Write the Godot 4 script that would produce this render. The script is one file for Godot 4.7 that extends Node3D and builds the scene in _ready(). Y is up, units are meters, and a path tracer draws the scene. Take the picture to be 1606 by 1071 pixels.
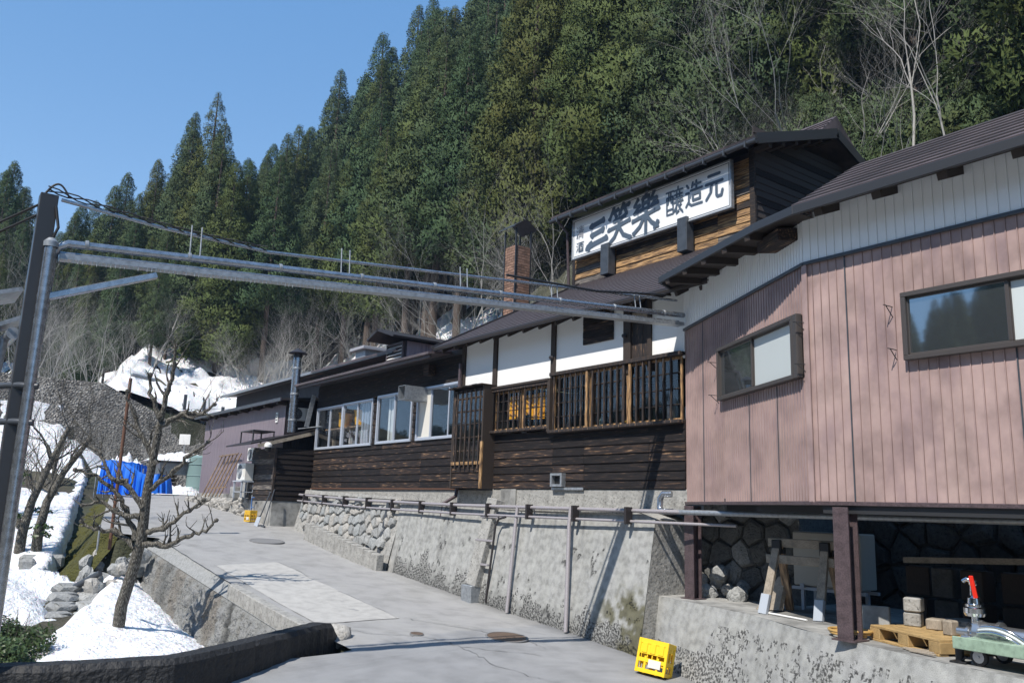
extends Node3D
# A brewery street in a snowy cedar valley. x runs along the facade, z towards the viewer's side of the road, y up.

class MB:
	var v := PackedVector3Array()
	var n := PackedVector3Array()
	var c := PackedColorArray()
	var col := Color.WHITE
	func tri(a: Vector3, b: Vector3, d: Vector3) -> void:      # counter-clockwise seen from outside
		var m := (b - a).cross(d - a).normalized()
		v.append(a); v.append(d); v.append(b)
		for k in 3:
			n.append(m); c.append(col)
	func trin(a: Vector3, b: Vector3, d: Vector3, na: Vector3, nb: Vector3, nd: Vector3) -> void:
		v.append(a); v.append(d); v.append(b)
		n.append(na); n.append(nd); n.append(nb)
		for k in 3:
			c.append(col)
	func quad(a: Vector3, b: Vector3, d: Vector3, e: Vector3) -> void:
		tri(a, b, d); tri(a, d, e)
	func quadn(a: Vector3, b: Vector3, d: Vector3, e: Vector3, na: Vector3, nb: Vector3, nd: Vector3, ne: Vector3) -> void:
		trin(a, b, d, na, nb, nd); trin(a, d, e, na, nd, ne)
	func box(p: Vector3, s: Vector3, b := Basis(), bev := 0.0) -> void:
		var h := s * 0.5
		var t := Transform3D(b, p)
		if bev <= 0.0:
			for ax in 3:
				for sg in [-1.0, 1.0]:
					var w := Vector3.ZERO; w[ax] = sg * h[ax]
					var u1 := Vector3.ZERO; u1[(ax + 1) % 3] = h[(ax + 1) % 3] * sg
					var u2 := Vector3.ZERO; u2[(ax + 2) % 3] = h[(ax + 2) % 3]
					quad(t * (w - u1 - u2), t * (w + u1 - u2), t * (w + u1 + u2), t * (w - u1 + u2))
			return
		bev = minf(bev, minf(h.x, minf(h.y, h.z)) * 0.49)
		for ax in 3:
			var a1 := (ax + 1) % 3
			var a2 := (ax + 2) % 3
			for sg in [-1.0, 1.0]:
				var w := Vector3.ZERO; w[ax] = sg * h[ax]
				var u1 := Vector3.ZERO; u1[a1] = (h[a1] - bev) * sg
				var u2 := Vector3.ZERO; u2[a2] = h[a2] - bev
				quad(t * (w - u1 - u2), t * (w + u1 - u2), t * (w + u1 + u2), t * (w - u1 + u2))
			# the four edges along ax
			for s1 in [-1.0, 1.0]:
				for s2 in [-1.0, 1.0]:
					var l := Vector3.ZERO; l[ax] = h[ax] - bev
					var p1 := Vector3.ZERO; p1[a1] = s1 * h[a1]; p1[a2] = s2 * (h[a2] - bev)
					var p2 := Vector3.ZERO; p2[a1] = s1 * (h[a1] - bev); p2[a2] = s2 * h[a2]
					if s1 * s2 > 0:
						quad(t * (p1 - l), t * (p2 - l), t * (p2 + l), t * (p1 + l)) if false else quad(t * (p1 + l), t * (p1 - l), t * (p2 - l), t * (p2 + l)) if false else quad(t * (p2 - l), t * (p2 + l), t * (p1 + l), t * (p1 - l))
					else:
						quad(t * (p1 - l), t * (p1 + l), t * (p2 + l), t * (p2 - l))
		for sx in [-1.0, 1.0]:
			for sy in [-1.0, 1.0]:
				for sz in [-1.0, 1.0]:
					var q := Vector3(sx * h.x, sy * h.y, sz * h.z)
					var a := q - Vector3(0, sy * bev, sz * bev)
					var d := q - Vector3(sx * bev, 0, sz * bev)
					var e := q - Vector3(sx * bev, sy * bev, 0)
					if sx * sy * sz > 0: tri(t * a, t * d, t * e)
					else: tri(t * a, t * e, t * d)
	func bar(a: Vector3, b: Vector3, w: float, hh: float, up := Vector3.UP, bev := 0.0) -> void:
		var d := b - a
		var x := d.normalized()
		if absf(x.dot(up)) > 0.98: up = Vector3.RIGHT if absf(x.x) < 0.9 else Vector3.FORWARD
		var z := x.cross(up).normalized()
		var y := z.cross(x)
		box((a + b) * 0.5, Vector3(d.length(), hh, w), Basis(x, y, z), bev)
	func tube(p: Array, r, sides := 8, cap := true) -> void:
		var k := p.size()
		var up := Vector3.UP
		var prev: Array = []
		var prevn: Array = []
		for i in k:
			var t: Vector3 = (p[mini(i + 1, k - 1)] - p[maxi(i - 1, 0)]).normalized()
			if i == 0: up = Vector3.UP if absf(t.y) < 0.9 else Vector3.RIGHT
			var s := t.cross(up).normalized()
			up = s.cross(t).normalized()
			var rad: float = r[i] if r is Array else r
			var ring: Array = []
			var rn: Array = []
			for j in sides:
				var a := TAU * j / sides
				var dir := s * cos(a) + up * sin(a)
				ring.append(p[i] + dir * rad); rn.append(dir)
			if i > 0:
				for j in sides:
					var j2 := (j + 1) % sides
					quadn(prev[j], ring[j], ring[j2], prev[j2], prevn[j], rn[j], rn[j2], prevn[j2])
			if cap and (i == 0 or i == k - 1):
				for j in range(1, sides - 1):
					if i == 0: tri(ring[0], ring[j], ring[j + 1])
					else: tri(ring[0], ring[j + 1], ring[j])
			prev = ring; prevn = rn
	func lathe(o: Vector3, ax: Vector3, prof: Array, sides := 14) -> void:   # prof: Vector2(radius, along)
		var up := Vector3.UP if absf(ax.y) < 0.9 else Vector3.RIGHT
		var s := ax.cross(up).normalized()
		var u := s.cross(ax).normalized()
		for i in prof.size() - 1:
			var a: Vector2 = prof[i]
			var b: Vector2 = prof[i + 1]
			for j in sides:
				var d1 := s * cos(TAU * j / sides) + u * sin(TAU * j / sides)
				var d2 := s * cos(TAU * (j + 1) / sides) + u * sin(TAU * (j + 1) / sides)
				var sl := Vector2(b.y - a.y, a.x - b.x).normalized()
				var n1 := d1 * sl.x + ax * sl.y
				var n2 := d2 * sl.x + ax * sl.y
				quadn(o + d1 * a.x + ax * a.y, o + d1 * b.x + ax * b.y, o + d2 * b.x + ax * b.y, o + d2 * a.x + ax * a.y, n1, n1, n2, n2)
	func mesh() -> ArrayMesh:
		var arr := []
		arr.resize(Mesh.ARRAY_MAX)
		arr[Mesh.ARRAY_VERTEX] = v; arr[Mesh.ARRAY_NORMAL] = n; arr[Mesh.ARRAY_COLOR] = c
		var m := ArrayMesh.new()
		m.add_surface_from_arrays(Mesh.PRIMITIVE_TRIANGLES, arr)
		return m

var used := {}
var M := {}
var T := {}
var rng := RandomNumberGenerator.new()
var nz := FastNoiseLite.new()

func named(parent: Node, called: String) -> String:
	var key := str(parent.get_instance_id()) + called
	var k: int = used.get(key, 0)
	used[key] = k + 1
	return called if k == 0 else "%s_%03d" % [called, k]

func thing(called: String, label: String, category: String, at := Vector3.ZERO, group := "") -> Node3D:
	var o := Node3D.new()
	o.name = named(self, called); o.position = at
	add_child(o, true)
	meta(o, label, category, group)
	return o

func meta(o: Node, label: String, category: String, group := "") -> void:
	if label: o.set_meta("label", label)
	if category: o.set_meta("category", category)
	if group: o.set_meta("group", group)

func put(parent: Node, called: String, shape, m: Material, at := Vector3.ZERO, b := Basis()) -> MeshInstance3D:
	var o := MeshInstance3D.new()
	o.name = named(parent, called)
	o.mesh = shape.mesh() if shape is MB else shape
	o.material_override = m
	o.transform = Transform3D(b, at)
	parent.add_child(o, true)
	return o

func struct(called: String, shape, m: Material, kind := "structure") -> MeshInstance3D:
	var o := put(self, called, shape, m)
	o.set_meta("kind", kind)
	return o

func copy(src: Node3D, called: String, label: String, at: Vector3, b := Basis(), group := "") -> Node3D:
	var o: Node3D = src.duplicate()
	o.name = named(self, called)
	o.transform = Transform3D(b, at)
	add_child(o, true)
	meta(o, label, "", group)
	return o

func noise_tex(called: String, freq: float, octs: int, ramp: Array, type := FastNoiseLite.TYPE_SIMPLEX_SMOOTH, seed_ := 1, size := 512, cell := 0) -> NoiseTexture2D:
	var f := FastNoiseLite.new()
	f.noise_type = type; f.frequency = freq; f.seed = seed_
	f.fractal_type = FastNoiseLite.FRACTAL_FBM if octs > 1 else FastNoiseLite.FRACTAL_NONE
	f.fractal_octaves = octs; f.fractal_gain = 0.58
	if type == FastNoiseLite.TYPE_CELLULAR:
		f.cellular_return_type = cell as FastNoiseLite.CellularReturnType
	var t := NoiseTexture2D.new()
	t.width = size; t.height = size; t.seamless = true; t.normalize = true
	var g := Gradient.new()
	var offs := PackedFloat32Array()
	var cols := PackedColorArray()
	for p in ramp:
		offs.append(p[0]); cols.append(p[1] if p[1] is Color else Color(p[1], p[1], p[1]))
	g.offsets = offs; g.colors = cols
	t.color_ramp = g; t.noise = f
	T[called] = t
	return t

# a material: linear base colour, a texture that multiplies it, a second one over it, relief in cm
func mat(called: String, lin: Color, rough: float, o := {}) -> StandardMaterial3D:
	var m := StandardMaterial3D.new()
	m.resource_name = called
	var s := lin.linear_to_srgb(); s.a = lin.a
	m.albedo_color = s
	m.roughness = rough
	m.metallic = o.get("metal", 0.0)
	m.metallic_specular = o.get("spec", 0.5)
	if o.has("tex"):
		m.albedo_texture = T[o.tex]
	if o.has("bump"):
		m.heightmap_enabled = true; m.heightmap_texture = T[o.bump]; m.heightmap_scale = o.get("deep", 1.0)
	if o.has("rtex"):
		m.roughness_texture = T[o.rtex]
	if o.has("tex") or o.has("bump") or o.has("rtex"):
		m.uv1_triplanar = true; m.uv1_world_triplanar = o.get("world", true); m.uv1_triplanar_sharpness = 4.0
		var sc = o.get("scale", 1.0)
		m.uv1_scale = sc if sc is Vector3 else Vector3.ONE * sc
		m.uv1_offset = o.get("off", Vector3.ZERO)
	if o.has("tex2"):
		m.detail_enabled = true; m.detail_albedo = T[o.tex2]; m.detail_blend_mode = BaseMaterial3D.BLEND_MODE_MUL
		m.detail_uv_layer = BaseMaterial3D.DETAIL_UV_2
		m.uv2_triplanar = true; m.uv2_world_triplanar = o.get("world", true); m.uv2_triplanar_sharpness = 4.0
		var s2 = o.get("scale2", 0.2)
		m.uv2_scale = s2 if s2 is Vector3 else Vector3.ONE * s2
	m.vertex_color_use_as_albedo = o.get("vc", false)
	M[called] = m
	return m

func glass(called: String, tint: Color, a: float, rough := 0.02) -> StandardMaterial3D:
	var m := StandardMaterial3D.new()
	m.resource_name = called
	m.transparency = BaseMaterial3D.TRANSPARENCY_ALPHA
	m.albedo_color = Color(tint, a); m.roughness = rough; m.metallic_specular = 0.6
	M[called] = m
	return m

func make_materials() -> void:
	var S := FastNoiseLite.TYPE_SIMPLEX_SMOOTH
	var C := FastNoiseLite.TYPE_CELLULAR
	noise_tex("mottle", 0.012, 6, [[0.0, 0.74], [0.5, 0.9], [1.0, 1.0]], S, 3)
	noise_tex("soft", 0.01, 5, [[0.0, 0.86], [0.5, 0.96], [1.0, 1.0]], S, 52)
	noise_tex("blotch", 0.006, 5, [[0.0, 0.58], [0.4, 0.84], [0.75, 0.98], [1.0, 1.0]], S, 7)
	noise_tex("fine", 0.09, 4, [[0.0, 0.62], [0.5, 0.88], [1.0, 1.0]], S, 5)
	noise_tex("grit", 0.22, 3, [[0.0, 0.35], [0.3, 0.8], [0.6, 0.92], [1.0, 1.0]], S, 9)
	noise_tex("pits", 0.05, 5, [[0.0, 0.4], [0.2, 0.68], [0.32, 0.95], [1.0, 1.0]], S, 12)
	noise_tex("hgt", 0.03, 6, [[0.0, 0.0], [1.0, 1.0]], S, 14)
	noise_tex("lumps", 0.02, 3, [[0.0, 0.0], [1.0, 1.0]], S, 15)
	noise_tex("scar", 0.02, 6, [[0.0, Color(0.125, 0.11, 0.11)], [0.46, Color(0.19, 0.165, 0.16)], [0.64, Color(0.26, 0.215, 0.19)], [0.74, Color(0.36, 0.285, 0.225)], [0.84, Color(0.58, 0.46, 0.35)], [1.0, Color(0.75, 0.64, 0.52)]], S, 21)
	noise_tex("scar_dark", 0.02, 6, [[0.0, Color(0.11, 0.1, 0.105)], [0.55, Color(0.165, 0.148, 0.148)], [0.78, Color(0.22, 0.19, 0.175)], [0.88, Color(0.42, 0.34, 0.28)], [1.0, Color(0.66, 0.55, 0.46)]], S, 23)
	noise_tex("scar_warm", 0.02, 6, [[0.0, Color(0.2, 0.16, 0.13)], [0.3, Color(0.36, 0.28, 0.21)], [0.48, Color(0.56, 0.44, 0.3)], [0.72, Color(0.7, 0.56, 0.39)], [1.0, Color(0.82, 0.7, 0.54)]], S, 25)
	noise_tex("scar_grey", 0.02, 6, [[0.0, Color(0.2, 0.19, 0.19)], [0.4, Color(0.38, 0.36, 0.35)], [0.7, Color(0.55, 0.52, 0.49)], [1.0, Color(0.68, 0.63, 0.57)]], S, 27)
	noise_tex("fade", 0.01, 5, [[0.0, Color(0.8, 0.79, 0.83)], [0.45, Color(0.93, 0.92, 0.93)], [1.0, Color(1.0, 1.0, 1.0)]], S, 31)
	noise_tex("lichen", 0.035, 5, [[0.0, Color(0.13, 0.125, 0.12)], [0.36, Color(0.25, 0.235, 0.215)], [0.52, Color(0.4, 0.385, 0.36)], [0.66, Color(0.58, 0.57, 0.55)], [1.0, Color(0.8, 0.79, 0.77)]], S, 33)
	noise_tex("cells", 0.05, 1, [[0.0, 0.0], [0.35, 0.6], [1.0, 1.0]], C, 35, 512, FastNoiseLite.RETURN_DISTANCE2_SUB)
	noise_tex("pebble", 0.06, 1, [[0.0, 0.55], [1.0, 1.0]], C, 36, 512, FastNoiseLite.RETURN_CELL_VALUE)
	for k in 4:
		var off := Vector3(0.31 * k, 0.17 * k, 0.23 * k)
		mat("board%d" % k, Color(1, 1, 1) * [1.0, 0.8, 1.25, 0.9][k], 0.75, {"tex": ["scar", "scar_dark", "scar", "scar_dark"][k], "scale": Vector3(0.22, 2.6, 2.6), "off": off, "bump": "fine", "deep": 0.5, "spec": 0.35, "tex2": "fine", "scale2": Vector3(0.5, 9.0, 9.0)})
		mat("warm%d" % k, Color(1, 1, 1) * [1.2, 0.85, 1.4, 0.7][k], 0.8, {"tex": ["scar_warm", "scar_grey", "scar_warm", "scar"][k], "scale": Vector3(0.2, 2.2, 2.2), "off": off, "bump": "fine", "deep": 0.5, "tex2": "fine", "scale2": Vector3(0.5, 9.0, 9.0)})
		mat("stone%d" % k, [Color(0.44, 0.45, 0.44), Color(0.36, 0.37, 0.365), Color(0.5, 0.485, 0.45), Color(0.4, 0.42, 0.42)][k], 0.85, {"tex": "mottle", "scale": 1.6, "off": off, "tex2": "pits", "scale2": 0.9, "bump": "hgt", "deep": 1.0})
	mat("stone_shaded", Color(0.15, 0.155, 0.15), 0.85, {"tex": "mottle", "scale": 1.6, "tex2": "pits", "scale2": 0.9, "bump": "hgt", "deep": 1.0})  # albedo lowered so the colour itself carries the undercroft's shade
	mat("stone_deep_shade", Color(0.09, 0.088, 0.082), 0.9, {"tex": "mottle", "scale": 1.3, "bump": "hgt", "deep": 1.0})  # darker still, painted-in shade for the back of the undercroft
	mat("dark_board", Color(0.05, 0.04, 0.036), 0.8, {"tex": "fine", "scale": Vector3(0.3, 3, 3), "bump": "fine", "deep": 0.4})
	mat("post_wood", Color(0.05, 0.036, 0.028), 0.75, {"tex": "fine", "scale": Vector3(3, 0.3, 3), "bump": "fine", "deep": 0.3})
	mat("bar_wood", Color(1, 1, 1), 0.75, {"tex": "scar", "scale": Vector3(2.8, 0.35, 2.8), "tex2": "fine", "scale2": Vector3(8, 0.6, 8)})
	mat("bar_warm", Color(1, 1, 1), 0.75, {"tex": "scar_warm", "scale": Vector3(2.8, 0.35, 2.8)})
	mat("rafter", Color(0.055, 0.042, 0.034), 0.8, {"tex": "fine", "scale": Vector3(3, 3, 0.4)})
	mat("pale_wood", Color(0.42, 0.32, 0.2), 0.7, {"tex": "scar_grey", "scale": Vector3(2, 0.3, 2)})
	M.pale_wood.albedo_color = Color(1.15, 1.02, 0.85)
	mat("plank", Color(0.5, 0.43, 0.34), 0.7, {"tex": "fine", "scale": Vector3(3, 0.5, 3), "tex2": "mottle", "scale2": 1.0})
	mat("plank_flat", Color(0.48, 0.41, 0.32), 0.7, {"tex": "fine", "scale": Vector3(0.5, 4, 4), "tex2": "mottle", "scale2": 1.0})
	mat("pallet_wood", Color(0.68, 0.46, 0.2), 0.65, {"tex": "fine", "scale": Vector3(0.6, 5, 5), "tex2": "mottle", "scale2": 0.8})
	mat("plaster", Color(0.78, 0.79, 0.78), 0.9, {"tex": "mottle", "scale": 0.18})
	M.plaster.albedo_texture = null
	mat("concrete", Color(0.53, 0.537, 0.52), 0.88, {"vc": true, "tex": "mottle", "scale": 0.9, "tex2": "grit", "scale2": 1.1, "bump": "grit", "deep": 0.2})
	noise_tex("speckle", 0.03, 6, [[0.0, 0.2], [0.33, 0.42], [0.6, 0.88], [1.0, 1.0]], S, 41)
	mat("concrete_stained", Color(0.55, 0.555, 0.54), 0.9, {"vc": true, "tex": "speckle", "scale": 1.5, "tex2": "grit", "scale2": 1.1, "bump": "grit", "deep": 0.2})
	mat("concrete_rough", Color(0.42, 0.415, 0.39), 0.9, {"tex": "pits", "scale": 0.7, "tex2": "mottle", "scale2": 0.7, "bump": "hgt", "deep": 0.7})
	mat("concrete_pale", Color(0.45, 0.45, 0.43), 0.85, {"tex": "mottle", "scale": 0.8, "tex2": "blotch", "scale2": 0.3, "bump": "grit", "deep": 0.3})
	mat("black_concrete", Color(0.026, 0.027, 0.029), 0.7, {"tex": "fine", "scale": 0.8, "tex2": "pits", "scale2": 0.6, "bump": "hgt", "deep": 2.0})
	mat("asphalt", Color(0.45, 0.447, 0.44), 0.88, {"vc": true, "tex": "grit", "scale": 1.6, "tex2": "soft", "scale2": 0.3, "bump": "grit", "deep": 0.35})
	mat("road_slab", Color(0.58, 0.57, 0.54), 0.85, {"tex": "soft", "scale": 0.7, "tex2": "grit", "scale2": 1.4, "bump": "grit", "deep": 0.2})
	mat("road_patch", Color(0.24, 0.242, 0.245), 0.9, {"tex": "grit", "scale": 2.0})
	mat("iron_rust", Color(0.19, 0.13, 0.09), 0.7, {"tex": "fine", "scale": 2.0, "bump": "cells", "deep": 1.0})
	mat("rubble_wall", Color(0.3, 0.305, 0.3), 0.9, {"vc": true, "tex": "pits", "scale": 0.8, "tex2": "fine", "scale2": 1.6, "bump": "hgt", "deep": 3.0})
	mat("crushed_rock", Color(0.44, 0.425, 0.4), 0.95, {"tex": "pebble", "scale": 0.35, "tex2": "blotch", "scale2": 0.1, "bump": "cells", "deep": 12.0})
	mat("earth", Color(0.11, 0.1, 0.065), 0.95, {"tex": "fine", "scale": 0.5, "tex2": "blotch", "scale2": 0.07, "bump": "hgt", "deep": 4.0, "vc": true})
	noise_tex("litter", 0.11, 5, [[0.0, 0.55], [0.12, 0.78], [0.22, 0.95], [1.0, 1.0]], S, 51)
	mat("snow", Color(0.87, 0.885, 0.91), 0.6, {"tex": "litter", "scale": 0.5, "bump": "hgt", "deep": 4.0, "tex2": "soft", "scale2": 0.3})
	M.snow.subsurf_scatter_enabled = true; M.snow.subsurf_scatter_strength = 0.2
	mat("brown_sheet", Color(0.52, 0.385, 0.348), 0.5, {"tex": "fade", "scale": Vector3(0.3, 0.16, 0.3), "tex2": "mottle", "scale2": 0.25, "spec": 0.45})
	mat("brown_sheet_b", Color(0.51, 0.375, 0.34), 0.5, {"tex": "fade", "scale": Vector3(0.3, 0.16, 0.3), "off": Vector3(0.04, 0.03, 0.01), "tex2": "mottle", "scale2": 0.25, "spec": 0.45})
	mat("white_sheet", Color(0.88, 0.9, 0.9), 0.5)
	mat("purple_sheet", Color(0.27, 0.235, 0.265), 0.42, {"tex": "fade", "scale": Vector3(1.4, 0.2, 1.4), "spec": 0.6})
	mat("dark_sheet", Color(0.045, 0.04, 0.045), 0.5, {"tex": "fade", "scale": Vector3(1.4, 0.2, 1.4)})
	mat("trim_dark", Color(0.035, 0.03, 0.032), 0.5, {"tex": "fine", "scale": 1.0})
	mat("roof_sheet", Color(0.15, 0.118, 0.125), 0.42, {"tex": "mottle", "scale": 0.6, "tex2": "blotch", "scale2": 0.3, "spec": 0.55})
	mat("roof_sheet_b", Color(0.165, 0.128, 0.133), 0.45, {"tex": "mottle", "scale": 0.6, "off": Vector3(0.3, 0.2, 0.6), "tex2": "blotch", "scale2": 0.3, "spec": 0.55})
	mat("roof_tile", Color(0.11, 0.09, 0.097), 0.5, {"tex": "fine", "scale": Vector3(1.5, 0.6, 0.6), "tex2": "mottle", "scale2": 0.8, "spec": 0.5})
	mat("black_metal", Color(0.03, 0.031, 0.034), 0.4, {"spec": 0.5})
	mat("slate_steel", Color(0.065, 0.075, 0.09), 0.4, {"tex": "mottle", "scale": 0.8})
	mat("post_steel", Color(0.135, 0.098, 0.105), 0.45, {"tex": "mottle", "scale": 1.2, "tex2": "fine", "scale2": 1.0})
	mat("galv", Color(0.46, 0.49, 0.53), 0.3, {"metal": 0.85, "tex": "mottle", "scale": 1.5, "rtex": "mottle"})
	mat("zinc", Color(0.4, 0.43, 0.46), 0.45, {"metal": 0.5, "tex": "mottle", "scale": 2.0})
	mat("old_pipe", Color(0.4, 0.375, 0.39), 0.5, {"metal": 0.3, "tex": "pits", "scale": 2.5})
	mat("alu", Color(0.45, 0.49, 0.56), 0.35, {"metal": 0.35})
	mat("bronze_alu", Color(0.085, 0.075, 0.07), 0.35, {"metal": 0.3})
	mat("white_paint", Color(0.76, 0.76, 0.74), 0.45)
	mat("sign_white", Color(0.8, 0.82, 0.83), 0.5)
	mat("sign_ink", Color(0.07, 0.1, 0.14), 0.55)
	mat("sign_grey", Color(0.3, 0.31, 0.34), 0.6)
	mat("brick0", Color(0.48, 0.29, 0.21), 0.85, {"tex": "fine", "scale": 2.0, "tex2": "mottle", "scale2": 0.8})
	mat("mortar", Color(0.22, 0.19, 0.17), 0.9)
	mat("yellow_plastic", Color(0.82, 0.55, 0.015), 0.4)
	mat("orange_cloth", Color(0.92, 0.5, 0.015), 0.8)
	M.orange_cloth.backlight_enabled = true; M.orange_cloth.backlight = Color(0.7, 0.4, 0.03)
	mat("yellow_dull", Color(0.62, 0.38, 0.03), 0.5)
	mat("blue_tarp", Color(0.012, 0.165, 0.72), 0.5)
	mat("blue_plastic", Color(0.02, 0.2, 0.5), 0.5)
	mat("cream", Color(0.62, 0.6, 0.54), 0.5)
	mat("ac_beige", Color(0.4, 0.38, 0.33), 0.5)
	mat("ac_white", Color(0.7, 0.7, 0.66), 0.4)
	mat("grey_paint", Color(0.38, 0.42, 0.47), 0.5)
	mat("green_paint", Color(0.32, 0.44, 0.33), 0.45, {"tex": "mottle", "scale": 2.0})
	mat("tank_green", Color(0.16, 0.24, 0.235), 0.5)
	mat("chrome", Color(0.7, 0.71, 0.72), 0.14, {"metal": 1.0})
	mat("steel", Color(0.5, 0.51, 0.52), 0.28, {"metal": 0.9})
	mat("red", Color(0.55, 0.02, 0.015), 0.4)
	mat("black", Color(0.012, 0.012, 0.013), 0.5)
	mat("rubber", Color(0.02, 0.02, 0.022), 0.6)
	mat("hose", Color(0.45, 0.28, 0.09), 0.5)
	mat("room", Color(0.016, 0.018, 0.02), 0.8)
	mat("curtain", Color(0.3, 0.36, 0.44), 0.9, {"tex": "fine", "scale": Vector3(6, 1, 6)})
	mat("frost", Color(0.55, 0.6, 0.6), 0.25, {"spec": 0.7})
	mat("bark", Color(0.17, 0.15, 0.13), 0.95, {"world": false, "tex": "lichen", "scale": Vector3(4, 0.8, 4), "bump": "hgt", "deep": 1.0})
	M.bark.albedo_color = Color(0.92, 0.92, 0.9)
	mat("bark_pale", Color(0.46, 0.45, 0.42), 0.9, {"world": false, "tex": "fine", "scale": 1.0})
	mat("bark_cedar", Color(0.1, 0.075, 0.06), 0.95, {"world": false, "tex": "fine", "scale": Vector3(2, 0.3, 2)})
	mat("rust", Color(0.16, 0.075, 0.045), 0.8, {"tex": "fine", "scale": 2.0})
	mat("moss", Color(0.1, 0.1, 0.02), 0.95, {"vc": true, "tex": "fine", "scale": 1.0, "tex2": "pits", "scale2": 0.5, "bump": "hgt", "deep": 5.0})
	var tints := [Color(1.0, 1.0, 1.0), Color(0.82, 0.95, 0.95), Color(1.2, 1.1, 0.8), Color(1.25, 1.02, 0.7)]
	for k in 4:
		var f := mat("cedar%d" % k, tints[k] * Color(0.062, 0.09, 0.04), 0.75, {"vc": true, "spec": 0.25})
		f.backlight_enabled = true; f.backlight = Color(0.12, 0.14, 0.05)
	var lf := mat("leaf", Color(0.05, 0.085, 0.025), 0.5, {"vc": true})
	lf.backlight_enabled = true; lf.backlight = Color(0.15, 0.2, 0.05)
	glass("pane", Color(0.2, 0.26, 0.3), 0.04)
	mat("pane_dark", Color(0.36, 0.4, 0.42), 0.03, {"metal": 0.92})

# ---------- the lie of the land ----------
const ROAD := [Vector2(-4, -0.52), Vector2(3, -0.36), Vector2(5, -0.26), Vector2(7, -0.13), Vector2(9, 0.06), Vector2(12, 0.27), Vector2(15, 0.54), Vector2(19, 0.94), Vector2(23, 1.33), Vector2(27, 1.62), Vector2(31, 1.8), Vector2(36, 1.92), Vector2(45, 1.98), Vector2(80, 2.0)]
const GARDEN := [Vector2(9, -0.72), Vector2(12, -0.66), Vector2(16, -0.5), Vector2(20, -0.15), Vector2(22, 0.06), Vector2(25, 0.55), Vector2(28, 1.2), Vector2(33, 2.0), Vector2(38, 3.5), Vector2(45, 5.4), Vector2(52, 7.4), Vector2(80, 12.0)]

func along(t: Array, x: float) -> float:
	if x <= t[0].x: return t[0].y
	for i in range(1, t.size()):
		if x < t[i].x:
			return lerpf(t[i - 1].y, t[i].y, (x - t[i - 1].x) / (t[i].x - t[i - 1].x))
	return t[-1].y

func road_left(x: float) -> float:
	if x > -19.0: return -4.75
	return lerpf(lerpf(-4.75, -3.8, clampf(-19.0 - x, 0, 1)), lerpf(-3.8, -6.75, clampf((-20.0 - x) / 14.0, 0, 1)), clampf((-19.5 - x) / 1.0, 0, 1))

func road_y(x: float) -> float:
	return (along(ROAD, -x - 0.7) + along(ROAD, -x) + along(ROAD, -x + 0.7)) / 3.0

func road_at(x: float, z: float) -> float:      # the road falls a little towards the wall
	return road_y(x) - 0.075 * smoothstep(-6.4, -8.3, z) * smoothstep(-20.0, -16.0, x)

func land(x: float, z: float) -> float:
	var g := (along(GARDEN, -x - 1.0) + along(GARDEN, -x + 1.0)) * 0.5
	g = lerpf(g, 0.5, smoothstep(6.0, 30.0, z))
	var base := road_at(x, z) - 0.08
	if x < -9.0 and z > -7.0:
		var edge := road_left(x)
		var w := 0.06 if x > -19.5 else 0.25
		base = lerpf(base, g, smoothstep(edge, edge + w, z))
	var h := base
	var z0 := 13.0 + 3.5 * smoothstep(-31.0, -38.0, x)
	if z < -z0:
		var d := -z - z0
		var a := road_y(x) + minf(d, 9.0) * 0.95
		if d > 9.0: a += minf(d - 9.0, 15.0) * (0.92 + 0.24 * smoothstep(-36.0, -50.0, x))
		if d > 24.0: a += minf(d - 24.0, 20.0) * (0.12 + 0.85 * smoothstep(-96.0, -72.0, x))
		if d > 44.0: a -= (d - 44.0) * 0.3
		h = maxf(h, a)
	if x < -42.0 and z < 45.0:
		var d := -x - 42.0
		var cap := minf(6.0 + 1.05 * clampf(-z - 8.0, -2.0, 22.0), 21.0)
		var b := lerpf(6.4, 4.8, clampf((-z - 7.0) / 7.0, 0, 1)) + minf(d, 14.0) * 0.28 + maxf(d - 14.0, 0.0) * 0.5
		if z < -2.0: h = maxf(h, minf(b, cap))
		else: h = maxf(h, lerpf(minf(b, cap), h, clampf((z + 2.0) / 6.0, 0, 1)))
		h = maxf(h, minf(b, maxf(cap, 6.0)) * 0.9)
	if z > 55.0:
		h += minf(z - 55.0, 50.0) * 0.8 * clampf((x + 80.0) / 58.0, 0.12, 1.0)
	if absf(z) > 20.0 or x < -44.0:
		h += nz.get_noise_2d(x * 4.0, z * 4.0) * 1.1
	return h

func steps(a: float, b: float, s: float) -> Array:
	var r := []
	var k := maxi(1, int(ceil((b - a) / s)))
	for i in k + 1: r.append(a + (b - a) * i / k)
	return r

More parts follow.
